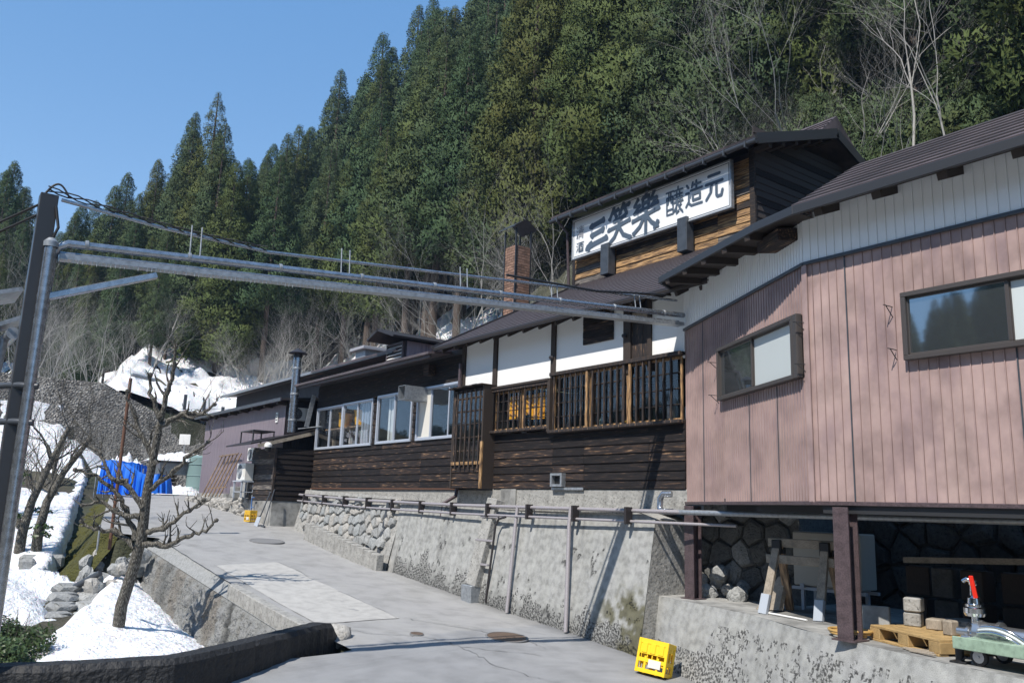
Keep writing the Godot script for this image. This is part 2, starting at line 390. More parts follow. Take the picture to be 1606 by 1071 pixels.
func field(mb: MB, xs: Array, zs: Array, fy: Callable, fc = null) -> void:
	var nx := xs.size()
	var p := PackedVector3Array(); p.resize(nx * zs.size())
	for j in zs.size():
		for i in nx: p[j * nx + i] = Vector3(xs[i], fy.call(xs[i], zs[j]), zs[j])
	var nn := PackedVector3Array(); nn.resize(p.size())
	var cc := PackedColorArray(); cc.resize(p.size())
	for j in zs.size():
		for i in nx:
			var dx := p[j * nx + mini(i + 1, nx - 1)] - p[j * nx + maxi(i - 1, 0)]
			var dz := p[mini(j + 1, zs.size() - 1) * nx + i] - p[maxi(j - 1, 0) * nx + i]
			nn[j * nx + i] = dz.cross(dx).normalized()
			cc[j * nx + i] = fc.call(p[j * nx + i]) if fc else Color.WHITE
	for j in zs.size() - 1:
		for i in nx - 1:
			var q := [j * nx + i, (j + 1) * nx + i, (j + 1) * nx + i + 1, j * nx + i + 1]
			for k in [0, 2, 1, 0, 3, 2]:
				mb.v.append(p[q[k]]); mb.n.append(nn[q[k]]); mb.c.append(cc[q[k]])

func ramp(x: float, a: float, b: float) -> float:
	return smoothstep(a, b, x)

func build_ground() -> void:
	var xs := steps(-320, -120, 16) + steps(-114, -46, 4).slice(0) + steps(-44, -25, 0.8) + steps(-24.4, -8.2, 0.3) + steps(-8, 0, 1) + steps(4, 60, 8) + steps(70, 320, 25)
	var zs := steps(-320, -90, 20) + steps(-80, -50, 6) + steps(-47, -14, 2.2) + steps(-13, -5.4, 0.8) + steps(-5.1, -2.0, 0.1) + steps(-1.8, 4, 0.5) + steps(6, 50, 6) + steps(56, 130, 8) + steps(150, 320, 25)
	var g := MB.new()
	field(g, xs, zs, land, func(p): return Color(1, 1, 1).lerp(Color(0.35, 0.6, 0.3), clampf(nz.get_noise_2d(p.x * 3, p.z * 3) + 0.3, 0, 1)))
	struct("ground", g, M.earth)
	# the road: one sheet that climbs along the walls
	var r := MB.new()
	var left := func(x: float) -> float:
		return -4.72 - 0.06 * clampf((-x - 10.0) / 9.0, 0, 1) if x > -19 else road_left(x)
	var right := func(x: float) -> float:
		return -8.75 if x > -19.5 else -12.5 if x < -30 else -8.75 - 0.1
	var rx := steps(-60, -31, 1.5) + steps(-30.3, -20.5, 0.3) + steps(-20.3, -6.6, 0.09) + steps(-6.4, 12, 0.6)
	var nt := 44
	var pos := []
	for x in rx:
		for t in nt + 1:
			var zl: float = left.call(x) if x < -9.4 else lerpf(left.call(x), 6.0, clampf((x + 9.4) / 1.2, 0, 1))
			var z := lerpf(zl, right.call(x), t / float(nt))
			pos.append(Vector3(x, road_at(x, z) + nz.get_noise_2d(x * 18, z * 18) * 0.012, z))
	for i in rx.size() - 1:
		for t in nt:
			var q := [pos[i * (nt + 1) + t], pos[i * (nt + 1) + t + 1], pos[(i + 1) * (nt + 1) + t + 1], pos[(i + 1) * (nt + 1) + t]]
			var cs := []
			for p in q:
				var s: float = 1.0 + 0.09 * nz.get_noise_2d(p.x * 5, p.z * 14) + 0.1 * nz.get_noise_2d(p.x * 60, p.z * 60)
				s += 0.16 * exp(-pow((p.z + 7.3 + 0.25 * sin(p.x)) / 0.5, 2.0)) * 0.6           # worn pale wheel path
				s -= 0.34 * exp(-pow((p.z + 8.42) / 0.24, 2.0)) * ramp(p.x, -18.0, -12.0)        # damp gutter by the wall
				s -= 0.1 * ramp(nz.get_noise_2d(p.x * 5 + 40, p.z * 8), 0.25, 0.5)
				var tone := Color(s, s, s * 0.985)
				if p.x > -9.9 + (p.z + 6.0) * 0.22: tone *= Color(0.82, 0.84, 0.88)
				cs.append(tone)
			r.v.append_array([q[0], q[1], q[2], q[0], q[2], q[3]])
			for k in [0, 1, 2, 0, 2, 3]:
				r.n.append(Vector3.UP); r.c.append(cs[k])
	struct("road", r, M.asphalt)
	# paler concrete slab let into the asphalt
	var sl := MB.new()
	sheet(sl, [Vector2(-10.9, -4.9), Vector2(-11.0, -6.2), Vector2(-15.95, -6.28), Vector2(-15.7, -5.0)], 0.007)
	struct("road_slab", sl, M.road_slab)
	# cracks as fine dark seams
	var cr := MB.new()
	for line in [[Vector2(-10.9, -6.3), Vector2(-10.2, -6.75), Vector2(-9.6, -7.3), Vector2(-8.9, -7.2)], [Vector2(-10.7, -5.1), Vector2(-10.2, -5.3), Vector2(-9.9, -5.9), Vector2(-9.2, -6.1), Vector2(-8.6, -6.9)], [Vector2(-9.2, -6.1), Vector2(-8.4, -6.0), Vector2(-7.5, -6.3)], [Vector2(-16, -6.28), Vector2(-11, -6.2)]]:
		for k in line.size() - 1:
			var parts := 9
			for s in parts:
				var a: Vector2 = line[k].lerp(line[k + 1], s / float(parts))
				var b: Vector2 = line[k].lerp(line[k + 1], (s + 1) / float(parts))
				a += Vector2(nz.get_noise_2d(a.x * 90, a.y * 90), nz.get_noise_2d(a.y * 90, a.x * 90)) * 0.09
				b += Vector2(nz.get_noise_2d(b.x * 90, b.y * 90), nz.get_noise_2d(b.y * 90, b.x * 90)) * 0.09
				var w := 0.003 + 0.005 * rng.randf()
				var o := (b - a).normalized().orthogonal() * w
				sheet(cr, [a - o, b - o, b + o, a + o], 0.01, false)
	struct("road_crack", cr, M.road_patch)
	# man-hole covers
	for d in [[Vector2(-9.55, -7.06), 0.27, "rust coloured round manhole cover near the retaining wall"], [Vector2(-9.98, -5.9), 0.085, "small grey water valve lid at the tip of the pale slab"], [Vector2(-18.6, -7.0), 0.35, "dark round manhole cover by the small wooden shed"]]:
		var mh := thing("manhole_cover", d[2], "manhole cover", Vector3(d[0].x, road_at(d[0].x, d[0].y) + 0.008, d[0].y))
		mh.rotation = Vector3(0, 0, -0.09)
		var m := MB.new()
		m.lathe(Vector3.ZERO, Vector3.UP, [Vector2(d[1] * 1.1, -0.02), Vector2(d[1] * 1.1, 0.012), Vector2(d[1] * 1.0, 0.012), Vector2(d[1], 0.004)], 28)
		put(mh, "frame", m, M.road_patch)
		var m2 := MB.new()
		m2.lathe(Vector3.ZERO, Vector3.UP, [Vector2(d[1] * 0.99, -0.01), Vector2(d[1] * 0.98, 0.01), Vector2(0.0, 0.01)], 28)
		put(mh, "lid", m2, M.iron_rust if d[1] < 0.3 else M.road_patch)

func sheet(mb: MB, poly: Array, lift: float, cut := true) -> void:
	var n := 10 if cut else 1
	for i in n:
		for j in n:
			var q := []
			for k in [[0, 0], [1, 0], [1, 1], [0, 1]]:
				var u: float = (i + k[0]) / float(n)
				var w: float = (j + k[1]) / float(n)
				var p: Vector2 = poly[0].lerp(poly[1], u).lerp(poly[3].lerp(poly[2], u), w)
				q.append(Vector3(p.x, road_at(p.x, p.y) + nz.get_noise_2d(p.x * 18, p.y * 18) * 0.012 + lift, p.y))
			if (q[1] - q[0]).cross(q[2] - q[0]).y > 0: mb.quad(q[0], q[1], q[2], q[3])
			else: mb.quad(q[0], q[3], q[2], q[1])

# ---------- main wooden brewery hall ----------
func board_mesh(l: float, h: float, th := 0.02) -> MB:
	# a lapped board along x: its lower edge stands proud of the one below
	var m := MB.new()
	var a := Vector3(-l / 2, -h / 2, 0); var b := Vector3(l / 2, -h / 2, 0)
	var f := Vector3(0, 0, th * 1.7); var g := Vector3(0, 0, th * 0.75)
	var up := Vector3(0, h, 0)
	var e := Vector3(0, 0.006, 0.0)
	m.quad(a + f + e, b + f + e, b + up + g, a + up + g)
	m.quad(a + f - Vector3(0, 0, 0.006), b + f - Vector3(0, 0, 0.006), b + f + e, a + f + e)
	m.quad(a, b, b + f - Vector3(0, 0, 0.006), a + f - Vector3(0, 0, 0.006))
	m.quad(a + up + g, b + up + g, b + up, a + up)
	m.quad(a, a + f, a + up + g, a + up)
	m.quad(b + f, b, b + up, b + up + g)
	return m

func boards(parent: Node3D, fr: Transform3D, x0: float, x1: float, rows: Array, cuts: Array, mats: Array, called := "board") -> void:
	for i in rows.size() - 1:
		var xs: Array = [x0]
		for c in cuts:
			if c > x0 + 0.1 and c < x1 - 0.1: xs.append(c + rng.randf_range(-0.004, 0.004))
		xs.append(x1)
		for k in xs.size() - 1:
			var h: float = rows[i + 1] - rows[i]
			var l: float = xs[k + 1] - xs[k] - 0.004
			var b := Basis(Vector3(0, 0, 1), rng.randf_range(-0.0016, 0.0016)) * Basis(Vector3(1, 0, 0), rng.randf_range(-0.012, 0.012))
			put(parent, called, board_mesh(l, h + 0.004), mats[rng.randi() % mats.size()], fr * Vector3((xs[k] + xs[k + 1]) / 2, (rows[i] + rows[i + 1]) / 2, rng.randf() * 0.004), fr.basis * b)

func slab(parent: Node3D, called: String, m: Material, a: Vector3, b: Vector3, bev := 0.0) -> MeshInstance3D:
	var q := MB.new()
	q.box(Vector3.ZERO, (b - a).abs(), Basis(), bev)
	return put(parent, called, q, m, (a + b) / 2)

func sash(parent: Node3D, fr: Transform3D, x0: float, x1: float, y0: float, y1: float, divs: Array, fm: Material, gm: Array, fw := 0.05, depth := 0.06) -> void:
	# an aluminium window: outer frame, sliding leaves with their own frames, panes
	var w := put(parent, "window", frame_mesh(x0, x1, y0, y1, fw, depth), fm, fr.origin, fr.basis)
	var xs: Array = [x0 + fw * 0.7] + divs + [x1 - fw * 0.7]
	for k in xs.size() - 1:
		var zf := -0.012 if k % 2 == 0 else -0.03
		var leaf := frame_mesh(xs[k] - 0.012, xs[k + 1] + 0.012, y0 + fw * 0.7, y1 - fw * 0.7, 0.034, 0.02)
		put(w, "leaf_frame", leaf, fm, Vector3(0, 0, zf))
		var p := MB.new()
		p.box(Vector3((xs[k] + xs[k + 1]) / 2, (y0 + y1) / 2, 0), Vector3(xs[k + 1] - xs[k] - 0.02, y1 - y0 - 0.1, 0.004))
		put(w, "pane", p, gm[k % gm.size()], Vector3(0, 0, zf - 0.003))

func frame_mesh(x0: float, x1: float, y0: float, y1: float, w: float, d: float) -> MB:
	var m := MB.new()
	m.box(Vector3((x0 + x1) / 2, y0 + w / 2, 0), Vector3(x1 - x0, w, d), Basis(), 0.004)
	m.box(Vector3((x0 + x1) / 2, y1 - w / 2, 0), Vector3(x1 - x0, w, d), Basis(), 0.004)
	m.box(Vector3(x0 + w / 2, (y0 + y1) / 2, 0), Vector3(w, y1 - y0 - 2 * w + 0.002, d * 0.98), Basis(), 0.004)
	m.box(Vector3(x1 - w / 2, (y0 + y1) / 2, 0), Vector3(w, y1 - y0 - 2 * w + 0.002, d * 0.98), Basis(), 0.004)
	return m

func build_hall() -> void:
	var hall := thing("brewery_hall", "long dark timber brewery hall with white plaster band, lattice windows and brown metal roof", "building", Vector3(-14, 0, -9))
	var O := -hall.position
	var F := Transform3D(Basis(), Vector3(14, 0, 0))       # world x, y on the wall plane z = -9
	var dark := [M.board0, M.board1, M.board2, M.board3]
	var rows := [2.15, 2.28, 2.41, 2.545, 2.685, 2.825, 2.99, 3.13]
	boards(hall, F, -12.72, -8.05, rows, [-11.0, -10.2, -8.76], dark)
	var rowl := [2.15, 2.3, 2.45, 2.605, 2.76, 2.91, 3.04, 3.15]
	boards(hall, F, -21.0, -13.8, rowl, [-19.2, -17.2, -15.4], dark)
	# short boards between the aluminium windows and the shaded boards over them
	var mid := [3.15, 3.3, 3.45, 3.6, 3.76, 3.92, 4.08, 4.22]
	boards(hall, F, -17.72, -17.54, mid, [], dark)
	boards(hall, F, -15.84, -15.68, mid, [], dark)
	boards(hall, F, -21.0, -20.96, mid, [], dark)
	boards(hall, F, -21.0, -13.9, [4.27, 4.41, 4.55, 4.69, 4.83], [-18.0, -15.6], [M.board1, M.board3])
	# backing walls and the dark rooms behind the windows
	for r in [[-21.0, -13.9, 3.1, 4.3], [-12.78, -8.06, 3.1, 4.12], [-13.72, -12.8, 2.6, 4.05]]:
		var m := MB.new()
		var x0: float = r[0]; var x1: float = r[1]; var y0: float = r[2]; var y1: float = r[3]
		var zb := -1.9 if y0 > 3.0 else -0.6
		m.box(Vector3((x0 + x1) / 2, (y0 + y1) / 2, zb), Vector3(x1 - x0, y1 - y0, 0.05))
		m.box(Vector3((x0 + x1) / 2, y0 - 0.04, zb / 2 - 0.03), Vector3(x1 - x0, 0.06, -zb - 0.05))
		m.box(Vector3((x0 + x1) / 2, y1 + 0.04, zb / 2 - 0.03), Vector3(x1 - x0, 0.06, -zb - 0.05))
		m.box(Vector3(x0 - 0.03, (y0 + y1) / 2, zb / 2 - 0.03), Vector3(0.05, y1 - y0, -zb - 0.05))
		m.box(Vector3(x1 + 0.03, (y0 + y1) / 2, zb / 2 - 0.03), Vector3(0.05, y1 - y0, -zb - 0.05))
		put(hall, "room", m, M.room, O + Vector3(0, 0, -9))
	slab(hall, "wall", M.trim_dark, O + Vector3(-21.0, 2.1, -9.06), O + Vector3(-8.0, 3.06, -9.005))
	slab(hall, "wall", M.trim_dark, O + Vector3(-21.0, 4.36, -9.06), O + Vector3(-13.9, 4.95, -9.005))
	slab(hall, "side_wall", M.dark_board, O + Vector3(-21.03, 2.1, -16), O + Vector3(-20.99, 4.85, -9.0))
	# aluminium windows
	var W := Transform3D(Basis(), F.origin + Vector3(0, 0, 0.03))
	sash(hall, W, -20.95, -19.36, 3.14, 4.24, [-20.17], M.alu, [M.pane])
	sash(hall, W, -19.36, -17.73, 3.14, 4.25, [-18.58], M.alu, [M.pane])
	sash(hall, W, -17.5, -15.86, 3.15, 4.28, [-16.7], M.alu, [M.pane])
	sash(hall, W, -15.65, -13.9, 3.15, 4.28, [-15.1, -14.4], M.alu, [M.cream, M.pane, M.pane])
	var cur := MB.new()
	for k in 14: cur.box(Vector3(-18.52 + k * 0.055, 3.7, -0.09 + 0.012 * sin(k * 2.1)), Vector3(0.05, 1.0, 0.012), Basis(Vector3.UP, 0.4 * sin(k * 1.7)))
	put(hall, "curtain", cur, M.curtain, O + Vector3(0, 0, -9))
	var cur2 := MB.new()
	for k in 5: cur2.box(Vector3(-17.2 + k * 0.05, 3.7, -0.12 + 0.012 * sin(k * 2.1)), Vector3(0.045, 1.0, 0.012), Basis(Vector3.UP, 0.4 * sin(k * 1.7)))
	put(hall, "curtain", cur2, M.frost, O + Vector3(0, 0, -9))
	# square galvanised fan duct that sticks out between the windows
	var du := MB.new()
	for b in [[Vector3(0, 0.145, 0), Vector3(0.3, 0.008, 0.6)], [Vector3(0, -0.145, 0), Vector3(0.3, 0.008, 0.6)], [Vector3(-0.146, 0, 0), Vector3(0.008, 0.282, 0.6)], [Vector3(0.146, 0, 0), Vector3(0.008, 0.282, 0.6)]]:
		du.box(b[0], b[1])
	var duct := put(hall, "exhaust_duct", du, M.zinc, O + Vector3(-15.42, 4.12, -8.73))
	var bk := MB.new(); bk.box(Vector3(0, 0, -0.2), Vector3(0.28, 0.28, 0.01))
	put(duct, "damper", bk, M.yellow_dull)
	# white plaster band: panels between dark posts
	for p in [[-13.84, -12.86], [-12.72, -11.1], [-10.98, -9.3], [-8.7, -8.06]]:
		slab(hall, "plaster_panel", M.plaster, O + Vector3(p[0], 4.02, -9.04), O + Vector3(p[1], 5.16, -8.985))
	for x in [-13.88, -12.79, -11.04]:
		slab(hall, "wall_post", M.post_wood, O + Vector3(x - 0.06, 3.9, -9.06), O + Vector3(x + 0.06, 5.18, -8.95), 0.006)
	slab(hall, "wall_post", M.post_wood, O + Vector3(-9.3, 3.9, -9.06), O + Vector3(-9.14, 5.18, -8.95), 0.006)
	slab(hall, "wall_post", M.post_wood, O + Vector3(-8.78, 3.9, -9.06), O + Vector3(-8.7, 5.18, -8.95), 0.006)
	for k in 5:   # plank shutter
		slab(hall, "shutter_board", dark[k % 4], O + Vector3(-10.26, 4.5 + k * 0.11, -8.985), O + Vector3(-9.54, 4.606 + k * 0.11, -8.955 + 0.003 * (k % 2)), 0.004)
	for k in 3:   # plank door
		slab(hall, "door_board", M.bar_wood, O + Vector3(-9.14 + k * 0.12, 4.0, -9.04), O + Vector3(-9.023 + k * 0.12, 4.72, -8.99 + 0.004 * (k % 2)), 0.004)
	slab(hall, "door_lintel", M.plank, O + Vector3(-9.14, 4.73, -9.04), O + Vector3(-8.78, 4.86, -8.985), 0.004)
	for p in [Vector2(-11.04, 4.38), Vector2(-9.24, 4.5)]:
		var ins := MB.new()
		ins.lathe(Vector3.ZERO, Vector3.BACK, [Vector2(0.035, 0), Vector2(0.04, 0.03), Vector2(0.02, 0.04), Vector2(0.03, 0.06), Vector2(0.0, 0.07)], 10)
		put(hall, "insulator", ins, M.trim_dark, O + Vector3(p.x, p.y, -8.95))
	# lattice windows: head rail, sill, panes, thin muntins, upright bars each on its own
	for s in [[-12.8, -11.04, 3.2, 3.93, -9.0], [-11.04, -8.06, 3.12, 4.06, -9.0]]:
		slab(hall, "lattice_rail", M.bar_wood, O + Vector3(s[0], s[3] - 0.01, -9.02), O + Vector3(s[1], s[3] + 0.05, -8.88), 0.006)
		slab(hall, "lattice_sill", M.bar_wood, O + Vector3(s[0], s[2] - 0.05, -9.02), O + Vector3(s[1], s[2] + 0.0, -8.86), 0.008)
	slab(hall, "lattice_rail", M.post_wood, O + Vector3(-12.8, 3.98, -9.04), O + Vector3(-11.04, 4.02, -8.86))
	for s in [[-12.76, -11.92, 3.2, 3.92], [-11.9, -11.06, 3.2, 3.92], [-11.0, -10.08, 3.12, 4.05], [-10.06, -9.2, 3.12, 4.05], [-9.18, -8.1, 3.12, 4.05]]:
		var pm := MB.new(); pm.box(Vector3.ZERO, Vector3(s[1] - s[0], s[3] - s[2], 0.004))
		put(hall, "pane", pm, M.pane, O + Vector3((s[0] + s[1]) / 2, (s[2] + s[3]) / 2, -9.0))
		put(hall, "casement", frame_mesh(s[0], s[1], s[2], s[3], 0.035, 0.03), M.bar_warm, O + Vector3(0, 0, -8.985))
		for r in 3:
			var y := lerpf(s[2], s[3], (r + 1) / 4.0)
			slab(hall, "muntin", M.bar_wood, O + Vector3(s[0] + 0.03, y - 0.008, -8.992), O + Vector3(s[1] - 0.03, y + 0.008, -8.974))
	var bx := -12.72
	while bx < -11.1:
		slab(hall, "lattice_bar", [M.bar_wood, M.board1, M.bar_wood][int(bx * 7) % 3], O + Vector3(bx - 0.014, 3.14, -8.925), O + Vector3(bx + 0.014, 3.93, -8.898), 0.004)
		bx += 0.163 + rng.randf_range(-0.008, 0.008)
	bx = -10.93
	while bx < -8.12:
		var wide := absf(bx + 10.1) < 0.07 or absf(bx + 9.25) < 0.07 or absf(bx + 9.1) < 0.07
		slab(hall, "lattice_bar", M.bar_warm if absf(bx + 10.1) < 0.07 or absf(bx + 9.1) < 0.07 else M.bar_wood, O + Vector3(bx - (0.026 if wide else 0.014), 3.1, -8.925), O + Vector3(bx + (0.026 if wide else 0.014), 4.05, -8.898), 0.004)
		bx += 0.142 + rng.randf_range(-0.008, 0.008)
	slab(hall, "lattice_post", M.bar_warm, O + Vector3(-12.8, 3.16, -9.0), O + Vector3(-12.74, 3.96, -8.9), 0.005)
	slab(hall, "lattice_post", M.post_wood, O + Vector3(-11.075, 3.1, -9.0), O + Vector3(-11.0, 4.02, -8.87), 0.005)
	# barred oriel with a shingle hood
	var bay := put(hall, "barred_bay", frame_mesh(-13.8, -12.78, 2.58, 4.02, 0.05, 0.05), M.bar_wood, O + Vector3(0, 0, -8.76))
	boards(hall, Transform3D(Basis(), Vector3(14, 0, 0.22)), -13.8, -12.78, [2.15, 2.3, 2.44, 2.6], [], [M.board0, M.board2], "bay_board")
	slab(hall, "bay_floor", M.bar_warm, O + Vector3(-13.82, 2.58, -9.0), O + Vector3(-12.76, 2.64, -8.72), 0.005)
	slab(hall, "bay_side", M.post_wood, O + Vector3(-12.78, 2.14, -9.0), O + Vector3(-12.735, 4.06, -8.7), 0.005)
	slab(hall, "bay_side", M.post_wood, O + Vector3(-13.84, 2.14, -9.0), O + Vector3(-13.8, 4.06, -8.73), 0.005)
	slab(hall, "bay_corner", M.bar_warm, O + Vector3(-12.79, 2.14, -8.73), O + Vector3(-12.73, 3.0, -8.69), 0.005)
	for k in 6:
		slab(hall, "bay_bar", M.bar_wood, O + Vector3(-13.66 + k * 0.155, 2.5, -8.73), O + Vector3(-13.63 + k * 0.155, 4.0, -8.7), 0.004)
	for k in 5:
		slab(hall, "muntin", M.bar_wood, O + Vector3(-13.76, 2.84 + k * 0.25, -8.752), O + Vector3(-12.82, 2.862 + k * 0.25, -8.735))
	var bp := MB.new(); bp.box(Vector3.ZERO, Vector3(0.94, 1.36, 0.004))
	put(hall, "pane", bp, M.pane, O + Vector3(-13.29, 3.3, -8.77))
	for k in 7:
		slab(hall, "hood_shingle", [M.board0, M.board1][k % 2], O + Vector3(-13.9 + k * 0.17, 4.05 + 0.006 * (k % 2), -9.0), O + Vector3(-13.735 + k * 0.17, 4.075 + 0.006 * (k % 2), -8.62), 0.004)
	# little vent box low in the boards
	put(hall, "vent_box", frame_mesh(-10.95, -10.65, 2.18, 2.4, 0.04, 0.1), M.zinc, O + Vector3(0, 0, -8.93))
	slab(hall, "vent_tray", M.zinc, O + Vector3(-10.98, 2.13, -8.965), O + Vector3(-10.19, 2.17, -8.945))
	slab(hall, "vent_hole", M.black, O + Vector3(-10.92, 2.21, -8.962), O + Vector3(-10.68, 2.37, -8.955))
	slab(hall, "base_rail", M.rust, O + Vector3(-21.0, 2.13, -8.99), O + Vector3(-13.84, 2.155, -8.94))
	# stub wall and posts under the eaves
	slab(hall, "downpipe", M.post_steel, O + Vector3(-13.93, 3.9, -8.93), O + Vector3(-13.87, 4.62, -8.87), 0.01)
	slab(hall, "beam_end", M.board2, O + Vector3(-15.2, 4.5, -8.98), O + Vector3(-14.98, 4.72, -8.8), 0.01)
	# main roof: stepped courses of brown sheet, with eave board and rafter tails
	var s := 0.53
	var n := 26
	var E0 := Vector3(0, 4.95, -8.58)
	for k in n:
		var z0 := -8.58 - k * 0.2; var z1 := z0 - 0.215
		var y0 := 4.97 + (k * 0.2) * s
		var m := MB.new()
		m.box(Vector3(0, 0, 0), Vector3(8.0, 0.012, 0.245), Basis(Vector3.RIGHT, atan(s) - 0.05))
		put(hall, "roof_course", m, M.roof_tile, O + Vector3(-10.45, y0 + 0.055, (z0 + z1) / 2))
	var deck := MB.new()
	deck.box(Vector3.ZERO, Vector3(7.96, 0.05, 6.3), Basis(Vector3.RIGHT, atan(s)))
	put(hall, "roof_deck", deck, M.rafter, O + Vector3(-10.45, 4.93 + 2.75 * s, -8.6 - 2.75))
	slab(hall, "eave_board", M.trim_dark, O + Vector3(-14.45, 4.9, -8.6), O + Vector3(-6.45, 4.985, -8.565), 0.006)
	var gb := MB.new()
	gb.bar(Vector3(0, 4.93, -8.56), Vector3(0, 4.93 + 5.2 * s, -13.76), 0.05, 0.13)
	put(hall, "barge_board", gb, M.trim_dark, O + Vector3(-14.46, 0, 0))
	for k in 17:
		var rf := MB.new()
		rf.bar(Vector3(0, 4.87, -8.64), Vector3(0, 4.87 + 0.42 * s, -9.06), 0.05, 0.06)
		put(hall, "rafter", rf, M.rafter, O + Vector3(-14.2 + k * 0.45, 0, 0))
	# flat lean-to roof over the left range
	var lr := MB.new()
	lr.box(Vector3.ZERO, Vector3(6.95, 0.05, 6.4), Basis(Vector3.RIGHT, atan(0.12)))
	put(hall, "lower_roof", lr, M.roof_sheet, O + Vector3(-17.9, 4.86 + 3.1 * 0.12, -8.52 - 3.1))
	slab(hall, "eave_board", M.roof_tile, O + Vector3(-21.4, 4.76, -8.55), O + Vector3(-14.47, 4.84, -8.51), 0.006)
	# plaster foundation band between boards and retaining wall
	slab(hall, "foundation", M.concrete_rough, O + Vector3(-12.75, 1.8, -9.3), O + Vector3(-8.0, 2.145, -8.985), 0.01)
	slab(hall, "foundation", M.concrete_rough, O + Vector3(-21.1, 1.8, -9.3), O + Vector3(-12.76, 2.125, -8.98), 0.01)
	slab(hall, "foundation", M.concrete_pale, O + Vector3(-12.45, 1.84, -8.98), O + Vector3(-12.0, 2.14, -8.955), 0.01)

	# ---- upper storey with the sign ----
	var up := thing("upper_storey", "raised timber storey of weathered boards carrying the long white sign", "building", Vector3(-12, 6.5, -12.5))
	var U := -up.position
	var FU := Transform3D(Basis(), Vector3(12, -6.5, 0))
	var rw := []
	for k in 14: rw.append(6.75 + k * 0.142)
	boards(up, FU, -14.63, -9.42, rw, [-13.2, -11.4, -10.3], [M.warm0, M.warm1, M.warm2, M.warm3, M.warm0])
	slab(up, "wall", M.trim_dark, U + Vector3(-14.6, 4.5, -15.45), U + Vector3(-9.45, 8.72, -12.52))
	var FS := Transform3D(Basis(Vector3.UP, PI / 2), Vector3(2.58, -6.5, 12.5))
	for k in 19:
		var bm := board_mesh(3.0, 0.146)
		put(up, "side_board", bm, [M.dark_board, M.board1][int(k % 4 == 0)], U + Vector3(-9.43, 6.6 + k * 0.142, -13.98), Basis(Vector3.UP, PI / 2))
	slab(up, "corner_board", M.warm3, U + Vector3(-9.5, 6.5, -12.5), U + Vector3(-9.38, 8.75, -12.44), 0.006)
	slab(up, "corner_board", M.trim_dark, U + Vector3(-14.68, 6.5, -12.52), U + Vector3(-14.6, 8.75, -12.44), 0.006)
	for x in [-13.3, -11.0]:
		slab(up, "sign_post", M.slate_steel, U + Vector3(x - 0.13, 7.0, -12.42), U + Vector3(x + 0.13, 7.72, -12.2), 0.01)
	# gable roof: front slope, back slope, barge boards, rafters, gutter with brackets
	var sl := 0.34
	for sg in [1.0, -1.0]:
		var m := MB.new()
		m.box(Vector3.ZERO, Vector3(6.1, 0.06, 2.82), Basis(Vector3.RIGHT, sg * atan(sl if sg > 0 else 0.45)))
		put(up, "roof_slope", m, M.roof_sheet, U + Vector3(-12.03, 9.2, -13.4) if sg > 0 else U + Vector3(-12.03, 9.08, -15.95))
	var bb := MB.new()
	bb.bar(Vector3(0, 8.68, -12.04), Vector3(0, 9.6, -14.7), 0.05, 0.2)
	put(up, "barge_board", bb, M.black_metal, U + Vector3(-9.0, 0, 0))
	var bc := MB.new()
	bc.bar(Vector3(0, 9.6, -14.68), Vector3(0, 8.5, -17.2), 0.05, 0.2)
	put(up, "barge_board", bc, M.black_metal, U + Vector3(-9.0, 0, 0))
	for k in 6:
		var pu := MB.new(); pu.bar(Vector3(-9.42, 0, 0), Vector3(-9.04, 0, 0), 0.09, 0.1)
		put(up, "purlin_end", pu, M.rafter, U + Vector3(0, 8.7 + k * 0.155, -12.5 - k * 0.42))
	var rc := MB.new()   # raised ridge piece
	rc.quad(Vector3(-14.9, 9.5, -14.12), Vector3(-9.0, 9.5, -14.12), Vector3(-9.0, 9.99, -14.7), Vector3(-14.9, 9.99, -14.7))
	rc.quad(Vector3(-9.0, 9.5, -15.3), Vector3(-14.9, 9.5, -15.3), Vector3(-14.9, 9.99, -14.7), Vector3(-9.0, 9.99, -14.7))
	rc.tri(Vector3(-9.0, 9.5, -14.12), Vector3(-9.0, 9.5, -15.3), Vector3(-9.0, 9.99, -14.7))
	put(up, "ridge_roof", rc, M.roof_sheet_b, U)
	for k in 4:
		var sm := MB.new(); sm.bar(Vector3(-14.9, 9.51 + k * 0.115, -14.118 - k * 0.136), Vector3(-8.99, 9.51 + k * 0.115, -14.118 - k * 0.136), 0.02, 0.012)
		put(up, "roof_seam", sm, M.trim_dark, U)
	slab(up, "eave_board", M.black_metal, U + Vector3(-15.0, 8.62, -12.1), U + Vector3(-8.98, 8.74, -12.06), 0.006)
	var gu := MB.new(); gu.tube([Vector3(-15.02, 8.62, -12.0), Vector3(-8.98, 8.62, -12.0)], 0.05, 8)
	var gut := put(up, "gutter", gu, M.black_metal, U)
	for k in 12:
		var br := MB.new(); br.box(Vector3(-14.7 + k * 0.5, 8.6, -11.98), Vector3(0.025, 0.13, 0.11), Basis(), 0.004)
		put(gut, "gutter_bracket", br, M.slate_steel)
	var dp := MB.new(); dp.tube([Vector3(-14.75, 8.6, -12.0), Vector3(-14.72, 8.35, -12.3), Vector3(-14.72, 6.6, -12.4)], 0.035, 8)
	put(up, "downpipe", dp, M.post_steel, U)
	build_sign()

